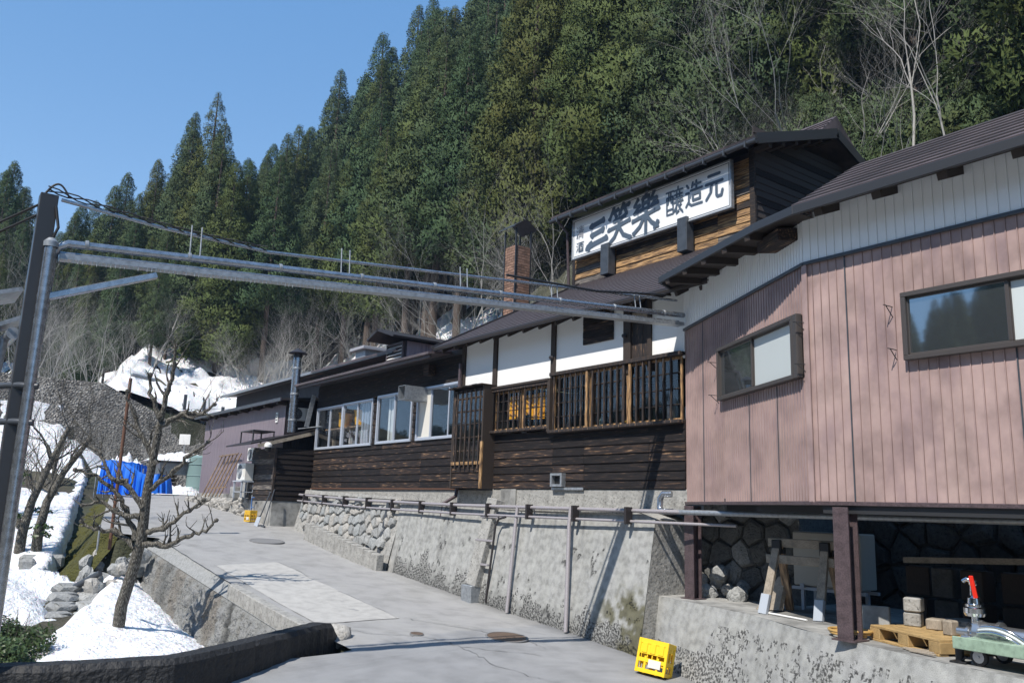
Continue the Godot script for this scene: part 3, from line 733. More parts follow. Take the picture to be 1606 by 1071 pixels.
func strokes(parent: Node3D, called: String, at: Vector2, size: Vector2, w: float, list: Array, m: Material, brush := false) -> void:
	var mb := MB.new()
	var z := 0.0
	for st in list:
		var pts := []
		for k in range(0, st.size() - 1, 2):
			pts.append(Vector2((st[k] / 10.0 - 0.5) * size.x, (st[k + 1] / 10.0 - 0.5) * size.y))
		for k in pts.size():
			var r := w * 0.5
			if brush: r *= 1.16 if k == 0 or k == pts.size() - 1 else 0.92
			z += 0.00025
			for j in 12:
				var a := TAU * j / 12; var b := TAU * (j + 1) / 12
				var ra := r * (1.0 + (0.14 * sin(a * 3.0 + st[0] * 4.0) if brush else 0.0))
				var rb := r * (1.0 + (0.14 * sin(b * 3.0 + st[0] * 4.0) if brush else 0.0))
				mb.tri(Vector3(pts[k].x, pts[k].y, z), Vector3(pts[k].x + ra * cos(a), pts[k].y + ra * sin(a), z), Vector3(pts[k].x + rb * cos(b), pts[k].y + rb * sin(b), z))
			if k > 0:
				z += 0.00025
				var o: Vector2 = (pts[k] - pts[k - 1]).normalized().orthogonal() * w * (0.46 if brush else 0.5)
				mb.quad(Vector3(pts[k - 1].x - o.x, pts[k - 1].y - o.y, z), Vector3(pts[k - 1].x + o.x, pts[k - 1].y + o.y, z), Vector3(pts[k].x + o.x, pts[k].y + o.y, z), Vector3(pts[k].x - o.x, pts[k].y - o.y, z))
	put(parent, called, mb, m, Vector3(at.x, at.y, 0.032))

func build_sign() -> void:
	var sg := thing("shop_sign", "long white sign board with large black brush lettering under the upper eaves", "sign", Vector3(-14.5, 7.6, -12.3))
	var m := MB.new(); m.box(Vector3(2.36, 0.5, 0), Vector3(4.7, 0.98, 0.05), Basis(), 0.004)
	put(sg, "panel", m, M.sign_white)
	put(sg, "frame", frame_mesh(0.0, 4.72, 0.0, 1.0, 0.03, 0.09), M.zinc)
	var bd := frame_mesh(0.055, 4.665, 0.055, 0.945, 0.014, 0.004)
	put(sg, "border_line", bd, M.sign_ink, Vector3(0, 0, 0.0285))
	var shui := [[1, 9, 2, 8.2], [0.6, 6.4, 1.6, 5.6], [0.6, 1, 2.2, 3.8]]
	strokes(sg, "letter", Vector2(0.29, 0.63), Vector2(0.27, 0.32), 0.024, shui + [[3.4, 8.8, 9.2, 8.8], [3.8, 7.4, 8.8, 7.4], [3, 6, 9.6, 6], [6.2, 9.8, 6.2, 6], [4, 5, 8.6, 5, 8.6, 0.8, 7.6, 0.6], [4, 5, 4, 2.2, 3.4, 0.4], [4, 3.6, 8.6, 3.6], [4, 2.3, 8.6, 2.3]], M.sign_grey)
	strokes(sg, "letter", Vector2(0.29, 0.27), Vector2(0.27, 0.26), 0.024, shui + [[3, 8.8, 9.6, 8.8], [3.6, 6.8, 9, 6.8, 9, 0.6, 3.6, 0.6, 3.6, 6.8], [5.2, 8.8, 5.2, 5, 4.4, 4], [7, 8.8, 7, 4.6, 8.2, 4.4], [3.8, 2.4, 8.8, 2.4]], M.sign_ink)
	strokes(sg, "letter", Vector2(0.86, 0.44), Vector2(0.72, 0.7), 0.14, [[2.6, 8.2, 8, 9], [3.0, 5.0, 7.8, 5.8], [0.8, 1.2, 4, 1.9, 9.4, 2.6], [1.2, 1.0, 2.2, 2.2]], M.sign_ink, true)
	strokes(sg, "letter", Vector2(1.6, 0.48), Vector2(0.78, 0.88), 0.1, [[2.8, 9.6, 1.2, 7.2], [2.3, 8.6, 4.6, 9.0], [3.3, 8.5, 3.9, 7.2], [6.8, 10, 5.4, 7.8], [6.4, 9.1, 9, 9.5], [7.4, 8.9, 8, 7.4], [7.4, 6.9, 5.4, 6.4, 3.2, 6.2], [0.9, 4.3, 4.8, 4.7, 9.2, 5.3], [5.3, 6.4, 4.8, 4.2, 3.2, 2, 0.6, 0.4], [5.2, 4.2, 6.8, 2, 9.6, 0.7]], M.sign_ink, true)
	strokes(sg, "letter", Vector2(2.42, 0.5), Vector2(0.84, 0.94), 0.092, [[2.2, 9.0, 1.0, 7.7, 2.8, 7.4], [2.8, 7.4, 1.0, 5.9, 3.2, 6.2], [4.1, 8.9, 6.2, 9.2, 6.1, 6.4, 4.1, 6.2, 4.1, 8.9], [4.2, 7.6, 6.1, 7.8], [5.4, 10.2, 4.9, 9.1], [8.0, 9.6, 7.0, 8.2, 8.8, 8.0], [8.8, 8.0, 7.1, 6.5, 9.2, 6.8], [0.6, 4.2, 5, 4.8, 9.6, 5.4], [5.2, 5.8, 5.1, 0.1], [4.5, 4.3, 3, 2.4, 0.9, 1.2], [5.6, 4.4, 7.2, 2.6, 9.2, 1.4], [8.3, 1.2, 9.3, 2.2]], M.sign_ink, true)
	strokes(sg, "letter", Vector2(3.25, 0.55), Vector2(0.48, 0.58), 0.04, [[0.3, 9, 4.4, 9], [0.6, 7, 4.2, 7, 4.2, 0.6, 0.6, 0.6, 0.6, 7], [1.8, 9, 1.8, 6, 1.2, 4.6], [3, 9, 3, 5, 3.8, 4.8], [0.8, 2.4, 4, 2.4], [7.2, 10, 7.2, 8.8], [5, 8.7, 9.8, 8.7], [5.3, 7.1, 9.5, 7.1], [5.3, 5.8, 9.5, 5.8], [6.5, 8, 6.5, 4.6], [8.2, 8, 8.2, 4.6], [4.9, 4.5, 9.9, 4.5], [6.8, 4.2, 6, 2.4, 4.9, 1.2], [6.2, 3, 6.2, 0.4, 7.6, 1], [7, 4.2, 8, 2, 9.8, 0.3], [9, 3.4, 7.9, 2.6]], M.sign_ink)
	strokes(sg, "letter", Vector2(3.77, 0.56), Vector2(0.46, 0.54), 0.052, [[1, 9.2, 2, 8], [0.6, 6, 2.2, 6, 2.2, 2.6, 0.6, 0.8], [2, 2, 3.6, 0.8, 9.6, 0.7], [4.6, 9.6, 4, 7.8], [4.4, 8.6, 9, 8.6], [6.6, 9.9, 6.6, 6.6], [3.4, 6.6, 9.8, 6.6], [4.6, 5, 8.6, 5, 8.6, 2.6, 4.6, 2.6, 4.6, 5]], M.sign_ink)
	strokes(sg, "letter", Vector2(4.29, 0.58), Vector2(0.48, 0.58), 0.064, [[2.2, 8.9, 8, 8.9], [0.8, 6.1, 9.4, 6.1], [3.9, 6, 3.4, 3, 1, 0.7], [6.3, 6, 6.3, 1.4, 6.9, 0.8, 8.8, 0.8, 9.4, 2.6]], M.sign_ink)

# ---------- brown corrugated store on posts ----------
func ribbed(w: float, h: float, pitch: float) -> MB:
	# a steel sheet with narrow recessed grooves, face towards +z, origin bottom left
	var m := MB.new()
	var k := maxi(1, int(round(w / pitch)))
	var p := w / k
	for i in k:
		var x := i * p
		var g := 0.008
		var pr := [Vector2(x, 0), Vector2(x + p - g * 2.2, 0), Vector2(x + p - g * 1.5, 0.008), Vector2(x + p - g * 0.8, 0.008), Vector2(x + p - g * 0.5, -0.006), Vector2(x + p, -0.006)]
		for j in pr.size() - 1:
			m.quad(Vector3(pr[j].x, 0, pr[j].y), Vector3(pr[j + 1].x, 0, pr[j + 1].y), Vector3(pr[j + 1].x, h, pr[j + 1].y), Vector3(pr[j].x, h, pr[j].y))
		m.quad(Vector3(x + p, 0, -0.006), Vector3(x + p, 0, 0), Vector3(x + p, h, 0), Vector3(x + p, h, -0.006))
	return m

func build_store() -> void:
	var st := thing("corrugated_store", "faded brown corrugated steel store raised on steel posts, white band under its roof", "building", Vector3(-5, 1.97, -7.44))
	var O := -st.position
	var L := Transform3D(Basis(Vector3(0.891, 0, 0.454), Vector3.UP, Vector3(-0.454, 0, 0.891)), O + Vector3(-8.06, 0, -9.0))
	var R := Transform3D(Basis(), O + Vector3(-5.0, 0, -7.44))
	# panels below: full-height sheets, cut round the windows
	var brown := [M.brown_sheet, M.brown_sheet_b]
	var lx := [0.0, 0.66, 1.3, 2.05, 2.75, 3.35, 3.44]
	for k in lx.size() - 1:
		var a: float = lx[k]; var b: float = lx[k + 1]
		if a >= 1.29 and b <= 3.36:
			put(st, "panel", ribbed(b - a, 3.23 - 1.97, 0.062), brown[k % 2], L * Vector3(a, 1.97, 0.001 * (k % 2)), L.basis)
			put(st, "panel", ribbed(b - a, 4.42 - 3.9, 0.062), brown[k % 2], L * Vector3(a, 3.9, 0.001 * (k % 2)), L.basis)
		else:
			put(st, "panel", ribbed(b - a, 2.45, 0.062), brown[k % 2], L * Vector3(a, 1.97, 0.001 * (k % 2)), L.basis)
	var rx := [0.0, 0.46, 1.06, 1.99, 3.2, 4.4, 5.6]
	for k in rx.size() - 1:
		var a: float = rx[k]; var b: float = rx[k + 1]
		if k == 2 or k == 3:
			put(st, "panel", ribbed(b - a, 3.27 - 1.97, 0.093), brown[k % 2], R * Vector3(a, 1.97, 0.001 * (k % 2)))
			put(st, "panel", ribbed(b - a, 4.42 - 3.89, 0.093), brown[k % 2], R * Vector3(a, 3.89, 0.001 * (k % 2)))
		else:
			put(st, "panel", ribbed(b - a, 2.45, 0.093), brown[k % 2], R * Vector3(a, 1.97, 0.001 * (k % 2)))
	for jx in [0.46, 1.99, 3.2, 4.4]:
		var jm := MB.new(); jm.box(Vector3(jx, 3.2 if jx < 1.0 or jx > 4.0 else 2.62, 0.006), Vector3(0.014, 2.44 if jx < 1.0 or jx > 4.0 else 1.28, 0.012), Basis(), 0.003)
		put(st, "joint_strip", jm, M.slate_steel, R.origin)
	for jx in [0.66, 2.05, 2.75]:
		var jm := MB.new(); jm.box(Vector3(jx, 2.6 if jx > 1.0 else 3.2, 0.005), Vector3(0.008, 1.25 if jx > 1.0 else 2.44, 0.01), Basis(), 0.002)
		put(st, "joint_strip", jm, M.slate_steel, L.origin, L.basis)
	# white band above with flashing between
	for k in 4:
		put(st, "white_panel", ribbed(0.86, [0.76, 0.66, 0.56, 0.46][k], 0.06), M.white_sheet, L * Vector3(k * 0.86, 4.43, 0.02), L.basis)
	for k in 6:
		put(st, "white_panel", ribbed(0.93, 0.7, 0.093), M.white_sheet, R * Vector3(k * 0.93, 4.43, 0.02))
	for d in [[L, 3.44], [R, 5.6]]:
		var f := MB.new(); f.box(Vector3(d[1] / 2, 4.425, 0.02), Vector3(d[1], 0.035, 0.035), Basis(), 0.004)
		put(st, "flashing", f, M.slate_steel, d[0].origin, d[0].basis)
		var f2 := MB.new(); f2.box(Vector3(d[1] / 2, 1.955, 0.0), Vector3(d[1], 0.04, 0.05), Basis(), 0.004)
		put(st, "sill_flashing", f2, M.post_steel, d[0].origin, d[0].basis)
	var cn := MB.new(); cn.box(Vector3.ZERO, Vector3(0.07, 2.47, 0.012), Basis(Vector3.UP, -0.24))
	put(st, "corner_strip", cn, M.brown_sheet_b, O + Vector3(-5.0, 3.2, -7.425))
	# windows
	var WL := Transform3D(L.basis, L * Vector3(0, 0, 0.045))
	sash(st, WL, 1.28, 3.26, 3.23, 3.91, [2.22], M.bronze_alu, [M.pane_dark, M.frost], 0.045, 0.07)
	var lh := MB.new(); lh.box(Vector3(3.31, 3.57, 0.0), Vector3(0.09, 0.68, 0.07), Basis(), 0.006)
	put(st, "shutter_case", lh, M.bronze_alu, WL.origin, WL.basis)
	var WR := Transform3D(Basis(), R * Vector3(5.0, 0, 0.045))
	sash(st, WR, -3.95, -1.8, 3.26, 3.9, [-3.03], M.bronze_alu, [M.pane_dark, M.frost], 0.045, 0.07)
	for b in [Vector3(1.17, 3.75, 0), Vector3(1.17, 3.32, 0), Vector3(3.42, 3.8, 0), Vector3(3.42, 3.36, 0)]:
		bracket(st, L, b)
	for b in [Vector3(0.93, 3.8, 0), Vector3(0.95, 3.38, 0)]: bracket(st, R, b)
	# dark room behind the right window and back walls
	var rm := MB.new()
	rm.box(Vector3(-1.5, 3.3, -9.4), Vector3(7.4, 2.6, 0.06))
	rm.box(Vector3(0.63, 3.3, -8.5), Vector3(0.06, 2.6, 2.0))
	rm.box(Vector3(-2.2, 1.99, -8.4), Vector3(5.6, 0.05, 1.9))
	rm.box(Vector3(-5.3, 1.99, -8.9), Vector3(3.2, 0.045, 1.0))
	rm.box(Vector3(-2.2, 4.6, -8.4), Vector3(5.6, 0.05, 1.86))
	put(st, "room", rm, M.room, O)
	var bt := MB.new(); bt.lathe(Vector3(-3.75, 3.3, -7.75), Vector3.RIGHT, [Vector2(0, 0), Vector2(0.035, 0), Vector2(0.035, 0.3), Vector2(0.0, 0.3)], 12)
	put(st, "rolled_film", bt, M.blue_plastic, O + Vector3(0.2, 0.06, 0))
	# roof: long brown sheets laid in courses, eave fascia following the bend, purlin ends below
	var s := 0.64
	var ev := [Vector3(-8.12, 4.98, -8.95), Vector3(-7.75, 4.93, -8.15), Vector3(-5.45, 4.87, -7.2), Vector3(-4.85, 4.86, -7.04), Vector3(0.7, 4.86, -7.04)]
	for k in 9:
		var up := Vector3(0, 0.145 * s, -0.145) * k
		var m := MB.new()
		var a: Vector3 = Vector3(-4.86, 4.86, -7.04) + up; var b: Vector3 = Vector3(0.7, 4.86, -7.04) + up
		var st2 := Vector3(0, 0.15 * s, -0.15)
		var n := Vector3(0, 0.012, 0.004)
		m.quad(a + n, b + n, b + st2, a + st2)
		m.quad(a - n * 2.0, b - n * 2.0, b + n, a + n)
		m.quad(a - n * 6.0, a + n, a + st2, a + st2 - n * 6.0)
		put(st, "roof_course", m, [M.roof_sheet, M.roof_sheet_b][k % 2], O + Vector3(0, 0.07, 0))
		if k > 0:
			var sm2 := MB.new()
			sm2.bar(a + Vector3(0, 0.002, 0.01), b + Vector3(0, 0.002, 0.01), 0.014, 0.012)
			put(st, "roof_seam", sm2, M.trim_dark, O + Vector3(0, 0.07, 0))
	var gs := MB.new()   # end of the steep roof above the low-pitched corner, and that corner's own sheet
	gs.tri(Vector3(-4.87, 4.86, -7.05), Vector3(-4.87, 4.86 + 1.3 * s, -8.35), Vector3(-4.87, 4.86, -8.35))
	gs.quad(Vector3(-4.87, 4.86 + 1.3 * s, -8.35), Vector3(0.7, 4.86 + 1.3 * s, -8.35), Vector3(0.7, 4.7, -8.9), Vector3(-4.87, 4.7, -8.9))
	put(st, "roof_end", gs, M.roof_sheet, O + Vector3(0, 0.06, 0))
	var lq := MB.new()
	for i in 3:
		lq.quad(ev[i], ev[i + 1], ev[i + 1] + Vector3(0, 0.12, -1.5), ev[i] + Vector3(0, 0.12, -1.5))
	put(st, "low_roof", lq, M.roof_sheet, O + Vector3(0, 0.075, 0))
	for i in ev.size() - 1:
		var fm := MB.new()
		fm.bar(ev[i], ev[i + 1] + (ev[i + 1] - ev[i]).normalized() * 0.02, 0.035, 0.095, Vector3.UP, 0.006)
		put(st, "eave_board", fm, M.black_metal, O + Vector3(0, 0.02, 0))
	var dk := MB.new()
	dk.box(Vector3.ZERO, Vector3(5.5, 0.04, 1.3), Basis(Vector3.RIGHT, atan(s)))
	put(st, "roof_deck", dk, M.rafter, O + Vector3(-2.08, 4.84 + 0.6 * s, -7.07 - 0.6))
	var dk2 := MB.new()
	for pr in [[ev[0], ev[1]], [ev[1], ev[2]], [ev[2], ev[3]]]:
		dk2.quad(pr[0], pr[0] + Vector3(0, 0.1, -1.4), pr[1] + Vector3(0, 0.1, -1.4), pr[1])
	put(st, "soffit", dk2, M.rafter, O + Vector3(0, 0.01, 0))
	for k in 8:
		var x := -4.6 + k * 0.62
		var pu := MB.new(); pu.bar(Vector3(x, 4.82, -7.1), Vector3(x, 4.98, -7.5), 0.09, 0.09)
		put(st, "rafter", pu, M.post_wood, O)
	for k in 5:
		var a: Vector3 = (ev[1] as Vector3).lerp(ev[2], 0.1 + k * 0.21)
		var pu := MB.new(); pu.bar(a + Vector3(0, -0.04, 0), a + Vector3(0.12, 0.02, -0.5), 0.09, 0.09)
		put(st, "rafter", pu, M.post_wood, O)
	var vb := MB.new(); vb.box(Vector3(3.1, 4.78, 0.13), Vector3(0.5, 0.14, 0.24), Basis(Vector3.RIGHT, 0.1), 0.01)
	put(st, "eave_box", vb, M.board2, L.origin, L.basis)
	# floor beams underneath
	for z in [-7.5, -8.3, -9.1]:
		slab(st, "floor_beam", M.black_metal, O + Vector3(-7.4 if z < -8.9 else (-6.3 if z < -8.0 else -4.9), 1.86, z - 0.05), O + Vector3(0.6, 1.965, z + 0.05))
	for p in [Vector3(-7.84, 0.7, -8.88), Vector3(-4.66, 0.7, -7.44), Vector3(-0.9, 0.7, -7.44)]:
		var pm := MB.new()   # H-section post with a foot plate
		pm.box(Vector3(0, 0.61, 0.075), Vector3(0.16, 1.22, 0.014)); pm.box(Vector3(0, 0.61, -0.075), Vector3(0.16, 1.22, 0.014)); pm.box(Vector3(0, 0.61, 0), Vector3(0.014, 1.22, 0.136))
		var po := put(st, "support_post", pm, M.post_steel, O + p)
		var ft := MB.new(); ft.box(Vector3(0, 0.006, 0), Vector3(0.24, 0.014, 0.24))
		put(po, "foot_plate", ft, M.post_steel)

func bracket(parent: Node3D, fr: Transform3D, p: Vector3) -> void:
	var m := MB.new()
	m.tube([Vector3(0, 0.0, 0.12), Vector3(0, -0.1, 0.0)], 0.005, 5)
	m.tube([Vector3(0, 0.0, 0.0), Vector3(-0.01, 0.0, 0.14)], 0.005, 5)
	put(parent, "wall_bracket", m, M.black_metal, fr * p, fr.basis)

# ---------- retaining walls ----------
func stone_mesh(k: int) -> ArrayMesh:
	var r := RandomNumberGenerator.new(); r.seed = 100 + k
	var m := MB.new()
	var rings := 5; var sg := 9
	var p := []
	var ph := r.randf() * TAU
	for i in rings + 1:
		var t := PI * i / rings
		for j in sg:
			var a := TAU * j / sg
			var sq := 1.0 / pow(pow(absf(cos(a)), 3.0) + pow(absf(sin(a)), 3.0), 0.333)
			var rad := 0.5 * sq * (0.9 + 0.1 * sin(a * 2 + ph) + r.randf_range(-0.07, 0.07))
			var rr := pow(sin(t), 0.45) if i > 0 and i < rings else 0.0
			p.append(Vector3(cos(a) * rad * rr, sin(a) * rad * rr, cos(t) * 0.5 + r.randf_range(-0.05, 0.05) * sin(t)))
	var nn := []
	for q in p: nn.append((q * Vector3(1, 1, 1.3)).normalized())
	for i in rings:
		for j in sg:
			var a := i * sg + j; var b := i * sg + (j + 1) % sg; var c := (i + 1) * sg + (j + 1) % sg; var d := (i + 1) * sg + j
			m.quadn(p[a], p[d], p[c], p[b], nn[a], nn[d], nn[c], nn[b])
	return m.mesh()

func rough_stone(k: int) -> ArrayMesh:
	# a split, angular stone about one unit across
	var r := RandomNumberGenerator.new(); r.seed = 300 + k
	var pts := []
	for i in 4:
		for j in 7:
			var a := TAU * j / 7.0 + 0.3 * (i % 2)
			var rad: float = [0.42, 0.52, 0.5, 0.36][i] * r.randf_range(0.8, 1.15)
			pts.append(Vector3(cos(a) * rad, [-0.46, -0.2, 0.22, 0.46][i] * r.randf_range(0.85, 1.1), sin(a) * rad))
	var m := MB.new()
	for i in 3:
		for j in 7:
			var j2 := (j + 1) % 7
			m.tri(pts[i * 7 + j], pts[(i + 1) * 7 + j], pts[(i + 1) * 7 + j2]); m.tri(pts[i * 7 + j], pts[(i + 1) * 7 + j2], pts[i * 7 + j2])
	for j in 7:
		m.tri(pts[21 + j], Vector3(0, 0.5, 0), pts[21 + (j + 1) % 7]); m.tri(pts[j], pts[(j + 1) % 7], Vector3(0, -0.5, 0))
	return m.mesh()

var STONES := []
var ROUGH := []
func cell_stone(poly: PackedVector2Array, r: RandomNumberGenerator, depth: float) -> MB:
	# a fitted stone: the cell's outline, a sloping rim and an uneven face
	var m := MB.new()
	var n := poly.size()
	var k1 := 0.84
	var tx := r.randf_range(-0.12, 0.12); var ty := r.randf_range(-0.12, 0.12)
	var front := []; var mid := []
	for i in n:
		var p := poly[i]
		var q := p * (k1 + r.randf_range(-0.05, 0.05))
		front.append(Vector3(q.x, q.y, depth * r.randf_range(0.8, 1.05) + q.x * tx + q.y * ty))
		mid.append(Vector3(p.x * 0.965, p.y * 0.965, depth * 0.5))
	var c := Vector3(r.randf_range(-0.02, 0.02), r.randf_range(-0.02, 0.02), depth * r.randf_range(1.1, 1.3))
	for i in n:
		var j := (i + 1) % n
		m.quad(Vector3(poly[i].x, poly[i].y, -0.05), Vector3(poly[j].x, poly[j].y, -0.05), mid[j], mid[i])
		m.quad(mid[i], mid[j], front[j], front[i])
		m.tri(front[i], front[j], c)
	return m

func fitted_stones(parent: Node3D, fr: Callable, x0: float, x1: float, y0: Callable, y1: Callable, size: float, depth: float, mats: Array) -> void:
	# stones fitted like cells between mortar joints, each its own part
	var pts := []
	var y := 0.0
	var row := 0
	var ymin := 9.0; var ymax := -9.0
	for x in [x0, (x0 + x1) / 2, x1]:
		ymin = minf(ymin, y0.call(x)); ymax = maxf(ymax, y1.call(x))
	y = ymin - size
	while y < ymax + size:
		var x := x0 - size + (0.5 * size if row % 2 else 0.0)
		while x < x1 + size:
			pts.append(Vector2(x + rng.randf_range(-0.34, 0.34) * size, y + rng.randf_range(-0.3, 0.3) * size))
			x += size
		y += size * 0.86; row += 1
	for p in pts:
		if p.x < x0 or p.x > x1 or p.y < y0.call(p.x) or p.y > y1.call(p.x): continue
		var poly := PackedVector2Array([Vector2(-size, -size), Vector2(size, -size), Vector2(size, size), Vector2(-size, size)])
		for q in pts:
			var d: Vector2 = q - p
			if d.length() < 0.001 or d.length() > size * 2.2: continue
			var lim := d.length() * 0.5 - 0.013
			var dn := d.normalized()
			var out := PackedVector2Array()
			for i in poly.size():
				var a := poly[i]; var b := poly[(i + 1) % poly.size()]
				var da := a.dot(dn) - lim; var db := b.dot(dn) - lim
				if da <= 0.0: out.append(a)
				if da * db < 0.0: out.append(a.lerp(b, da / (da - db)))
			poly = out
			if poly.size() < 3: break
		if poly.size() < 3: continue
		var t: Transform3D = fr.call(p.x, p.y)
		put(parent, "stone", cell_stone(poly, rng, depth * rng.randf_range(0.7, 1.3)), mats[rng.randi() % mats.size()], t.origin, t.basis)

func build_walls() -> void:
	for k in 7: STONES.append(stone_mesh(k))
	for k in 6: ROUGH.append(rough_stone(k))
	var sm := [M.stone0, M.stone1, M.stone2, M.stone3]
	# battered concrete wall under the hall
	var w := thing("retaining_wall", "tall battered concrete retaining wall with damp stains under the timber hall", "wall", Vector3(-12, 0, -8.5))
	var O := -w.position
	var top := func(x: float) -> float: return 1.86 if x < -8.75 else lerpf(1.86, 1.72, (x + 8.75) / 0.45)
	var foot_z := func(x: float) -> float: return -8.36 - 0.02 * sin(x)
	var m := MB.new()
	var xs := steps(-15.4, -8.3, 0.035)
	var ny := 46
	var P := []; var CC := []; var BB := []
	for x in xs:
		for j in ny + 1:
			var t := j / float(ny)
			var yb := road_y(x) - 0.12
			var y: float = lerpf(yb, top.call(x), t)
			var lean: float = clampf((y - road_y(x)) / 1.8, 0, 1.1)
			var z: float = foot_z.call(x) - 0.3 * lean
			z += 0.004 * nz.get_noise_2d(x * 60, y * 60) + 0.008 * nz.get_noise_2d(x * 5, y * 5)
			var sec: float = absf(fmod(y * 2.2 + 100.0, 1.0) - 0.5)
			if sec < 0.02: z -= 0.004
			P.append(Vector3(x, y, z))
			var c := 1.0 + 0.1 * nz.get_noise_2d(x * 7, y * 3) + 0.14 * nz.get_noise_2d(x * 34, y * 2.2 + 7) + 0.06 * nz.get_noise_2d(x * 120, y * 120)
			c -= 0.1 if sec < 0.03 else 0.0
			var hgt: float = y - road_y(x)
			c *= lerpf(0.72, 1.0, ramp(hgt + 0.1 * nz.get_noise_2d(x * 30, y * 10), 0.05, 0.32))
			var sp := nz.get_noise_2d(x * 70 + 300, y * 60)
			var patch := nz.get_noise_2d(x * 16, y * 14 + 50)
			var tone := Color(c, c, c * 0.985)
			# black algae where water runs: below the downpipe, in specks near the pillar, at the foot
			var run: float = exp(-pow((x + 13.62 - (1.8 - y) * 0.1) / (0.06 + (1.9 - y) * 0.13), 2.0)) * ramp(y, 0.75, 1.3)
			var black: float = maxf(run * ramp(sp + nz.get_noise_2d(x * 25, y * 9), 0.0, 0.35), ramp(patch, 0.22, 0.42) * ramp(sp, 0.1, 0.3) * ramp(1.5 - y, 0, 0.5))
			black *= 0.8
			var mossy: float = ramp(x, -9.5, -8.8) * ramp(patch + 0.5 * sp + 0.25, 0.1, 0.45) * (1.0 - ramp(y, 0.55, 0.95))
			tone = tone.lerp(Color(0.13, 0.13, 0.13), clampf(black, 0, 0.9)).lerp(Color(0.26, 0.24, 0.11), clampf(mossy, 0, 0.85))
			var drip: float = ramp(nz.get_noise_2d(x * 60, y * 1.5 + 9), 0.2, 0.5) * ramp(y, 0.8, 1.8)
			tone = tone.lerp(Color(0.62, 0.63, 0.66), drip * 0.8)
			CC.append(tone)
			BB.append(hgt < 0.16 - 0.5 * patch - 0.2 * sp or black > 0.3)
	var m2 := MB.new()
	grid_mesh(m, P, CC, xs.size(), ny + 1, BB, m2)
	put(w, "concrete_face", m, M.concrete, O)
	put(w, "stained_face", m2, M.concrete_stained, O)
	slab(w, "coping", M.concrete_rough, O + Vector3(-15.4, 1.76, -9.0), O + Vector3(-8.75, 1.862, -8.62), 0.02)
	var en := MB.new()
	en.quad(Vector3(-8.3, road_y(-8.3), foot_z.call(-8.3)), Vector3(-8.3, road_y(-8.3), -9.4), Vector3(-8.3, 1.72, -9.4), Vector3(-8.3, 1.72, foot_z.call(-8.3) - 0.3))
	en.quad(Vector3(-8.76, 1.85, -9.4), Vector3(-8.76, 1.86, -8.62), Vector3(-8.3, 1.72, -8.65), Vector3(-8.3, 1.72, -9.4))
	put(w, "end_face", en, M.concrete_rough, O)
	# pale strip, pillar with steel bands
	var ps := MB.new(); ps.bar(Vector3(-15.25, road_y(-15.2) - 0.1, -8.33), Vector3(-15.35, 1.84, -8.62), 0.05, 0.24, Vector3.RIGHT)
	put(w, "mortar_strip", ps, M.concrete_pale, O)
	var pl := MB.new(); pl.bar(Vector3(-12.3, road_y(-12) + 0.2, -8.36), Vector3(-12.15, 1.95, -8.66), 0.2, 0.3, Vector3.RIGHT, 0.012)
	var pil := put(w, "pillar", pl, M.concrete_rough, O)
	for k in 3:
		var y := 0.85 + k * 0.4
		var bn := MB.new(); bn.box(Vector3(-12.2 + (y - 0.5) * 0.08, y, -8.27 - (y - 0.3) * 0.17), Vector3(0.52, 0.035, 0.05), Basis(), 0.004)
		put(pil, "steel_band", bn, M.old_pipe)
	slab(pil, "foot_box", M.zinc, Vector3(-12.47, road_y(-12) - 0.1, -8.5), Vector3(-12.16, road_y(-12) + 0.22, -8.2), 0.01)
	# field stone part of the wall
	var sw := thing("field_stone_wall", "short wall of grey field stones set in mortar left of the concrete wall", "wall", Vector3(-17, 0, -8.6))
	var SO := -sw.position
	var bk := MB.new()
	bk.quad(Vector3(-20.6, 0.7, -8.31), Vector3(-15.35, 0.4, -8.25), Vector3(-15.35, 1.95, -8.63), Vector3(-20.6, 2.1, -8.66))
	bk.quad(Vector3(-20.6, 0.7, -9.4), Vector3(-20.6, 0.7, -8.31), Vector3(-20.6, 2.1, -8.66), Vector3(-20.6, 2.1, -9.4))
	bk.quad(Vector3(-20.6, 2.0, -8.62), Vector3(-15.35, 1.9, -8.6), Vector3(-15.35, 1.9, -9.0), Vector3(-20.6, 2.0, -9.0))
	put(sw, "mortar_bed", bk, M.concrete_rough, SO)
	fitted_stones(sw, func(x, y): return Transform3D(Basis(Vector3.RIGHT, -0.24), SO + Vector3(x, y, -8.27 - (y - road_y(x)) * 0.245 - 0.03 * (-15.3 - x) * 0.6)), -20.5, -15.5, func(x): return road_y(x) + 0.2, func(_x): return 1.84, 0.26, 0.05, sm)
	var lw := MB.new()
	for k in 12:
		var xa := -19.0 + k * 0.31
		var t := 0.36 - 0.012 * k
		lw.box(Vector3(xa + 0.155, road_y(xa) + t / 2 - 0.05, -8.1), Vector3(0.308, t + 0.1, 0.16), Basis(Vector3.BACK, -0.085), 0.01)
	put(sw, "plinth", lw, M.concrete_rough, SO)
	# two pipes that run along the wall, clamps and their uprights
	var pr := thing("service_pipes", "pair of weathered steel pipes clamped along the top of the retaining wall", "pipe", Vector3(-14, 1.8, -8.5))
	var PO := -pr.position
	for d in [[1.83, -8.5, 0.028], [1.68, -8.46, 0.02]]:
		var tb := MB.new()
		tb.tube([Vector3(-20.6, d[0] + 0.14, d[1]), Vector3(-17, d[0] + 0.04, d[1]), Vector3(-13, d[0], d[1]), Vector3(-8.2, d[0] + 0.0, d[1] - 0.08), Vector3(-7.0, d[0], -8.75)], d[2], 8)
		put(pr, "pipe", tb, M.old_pipe, PO)
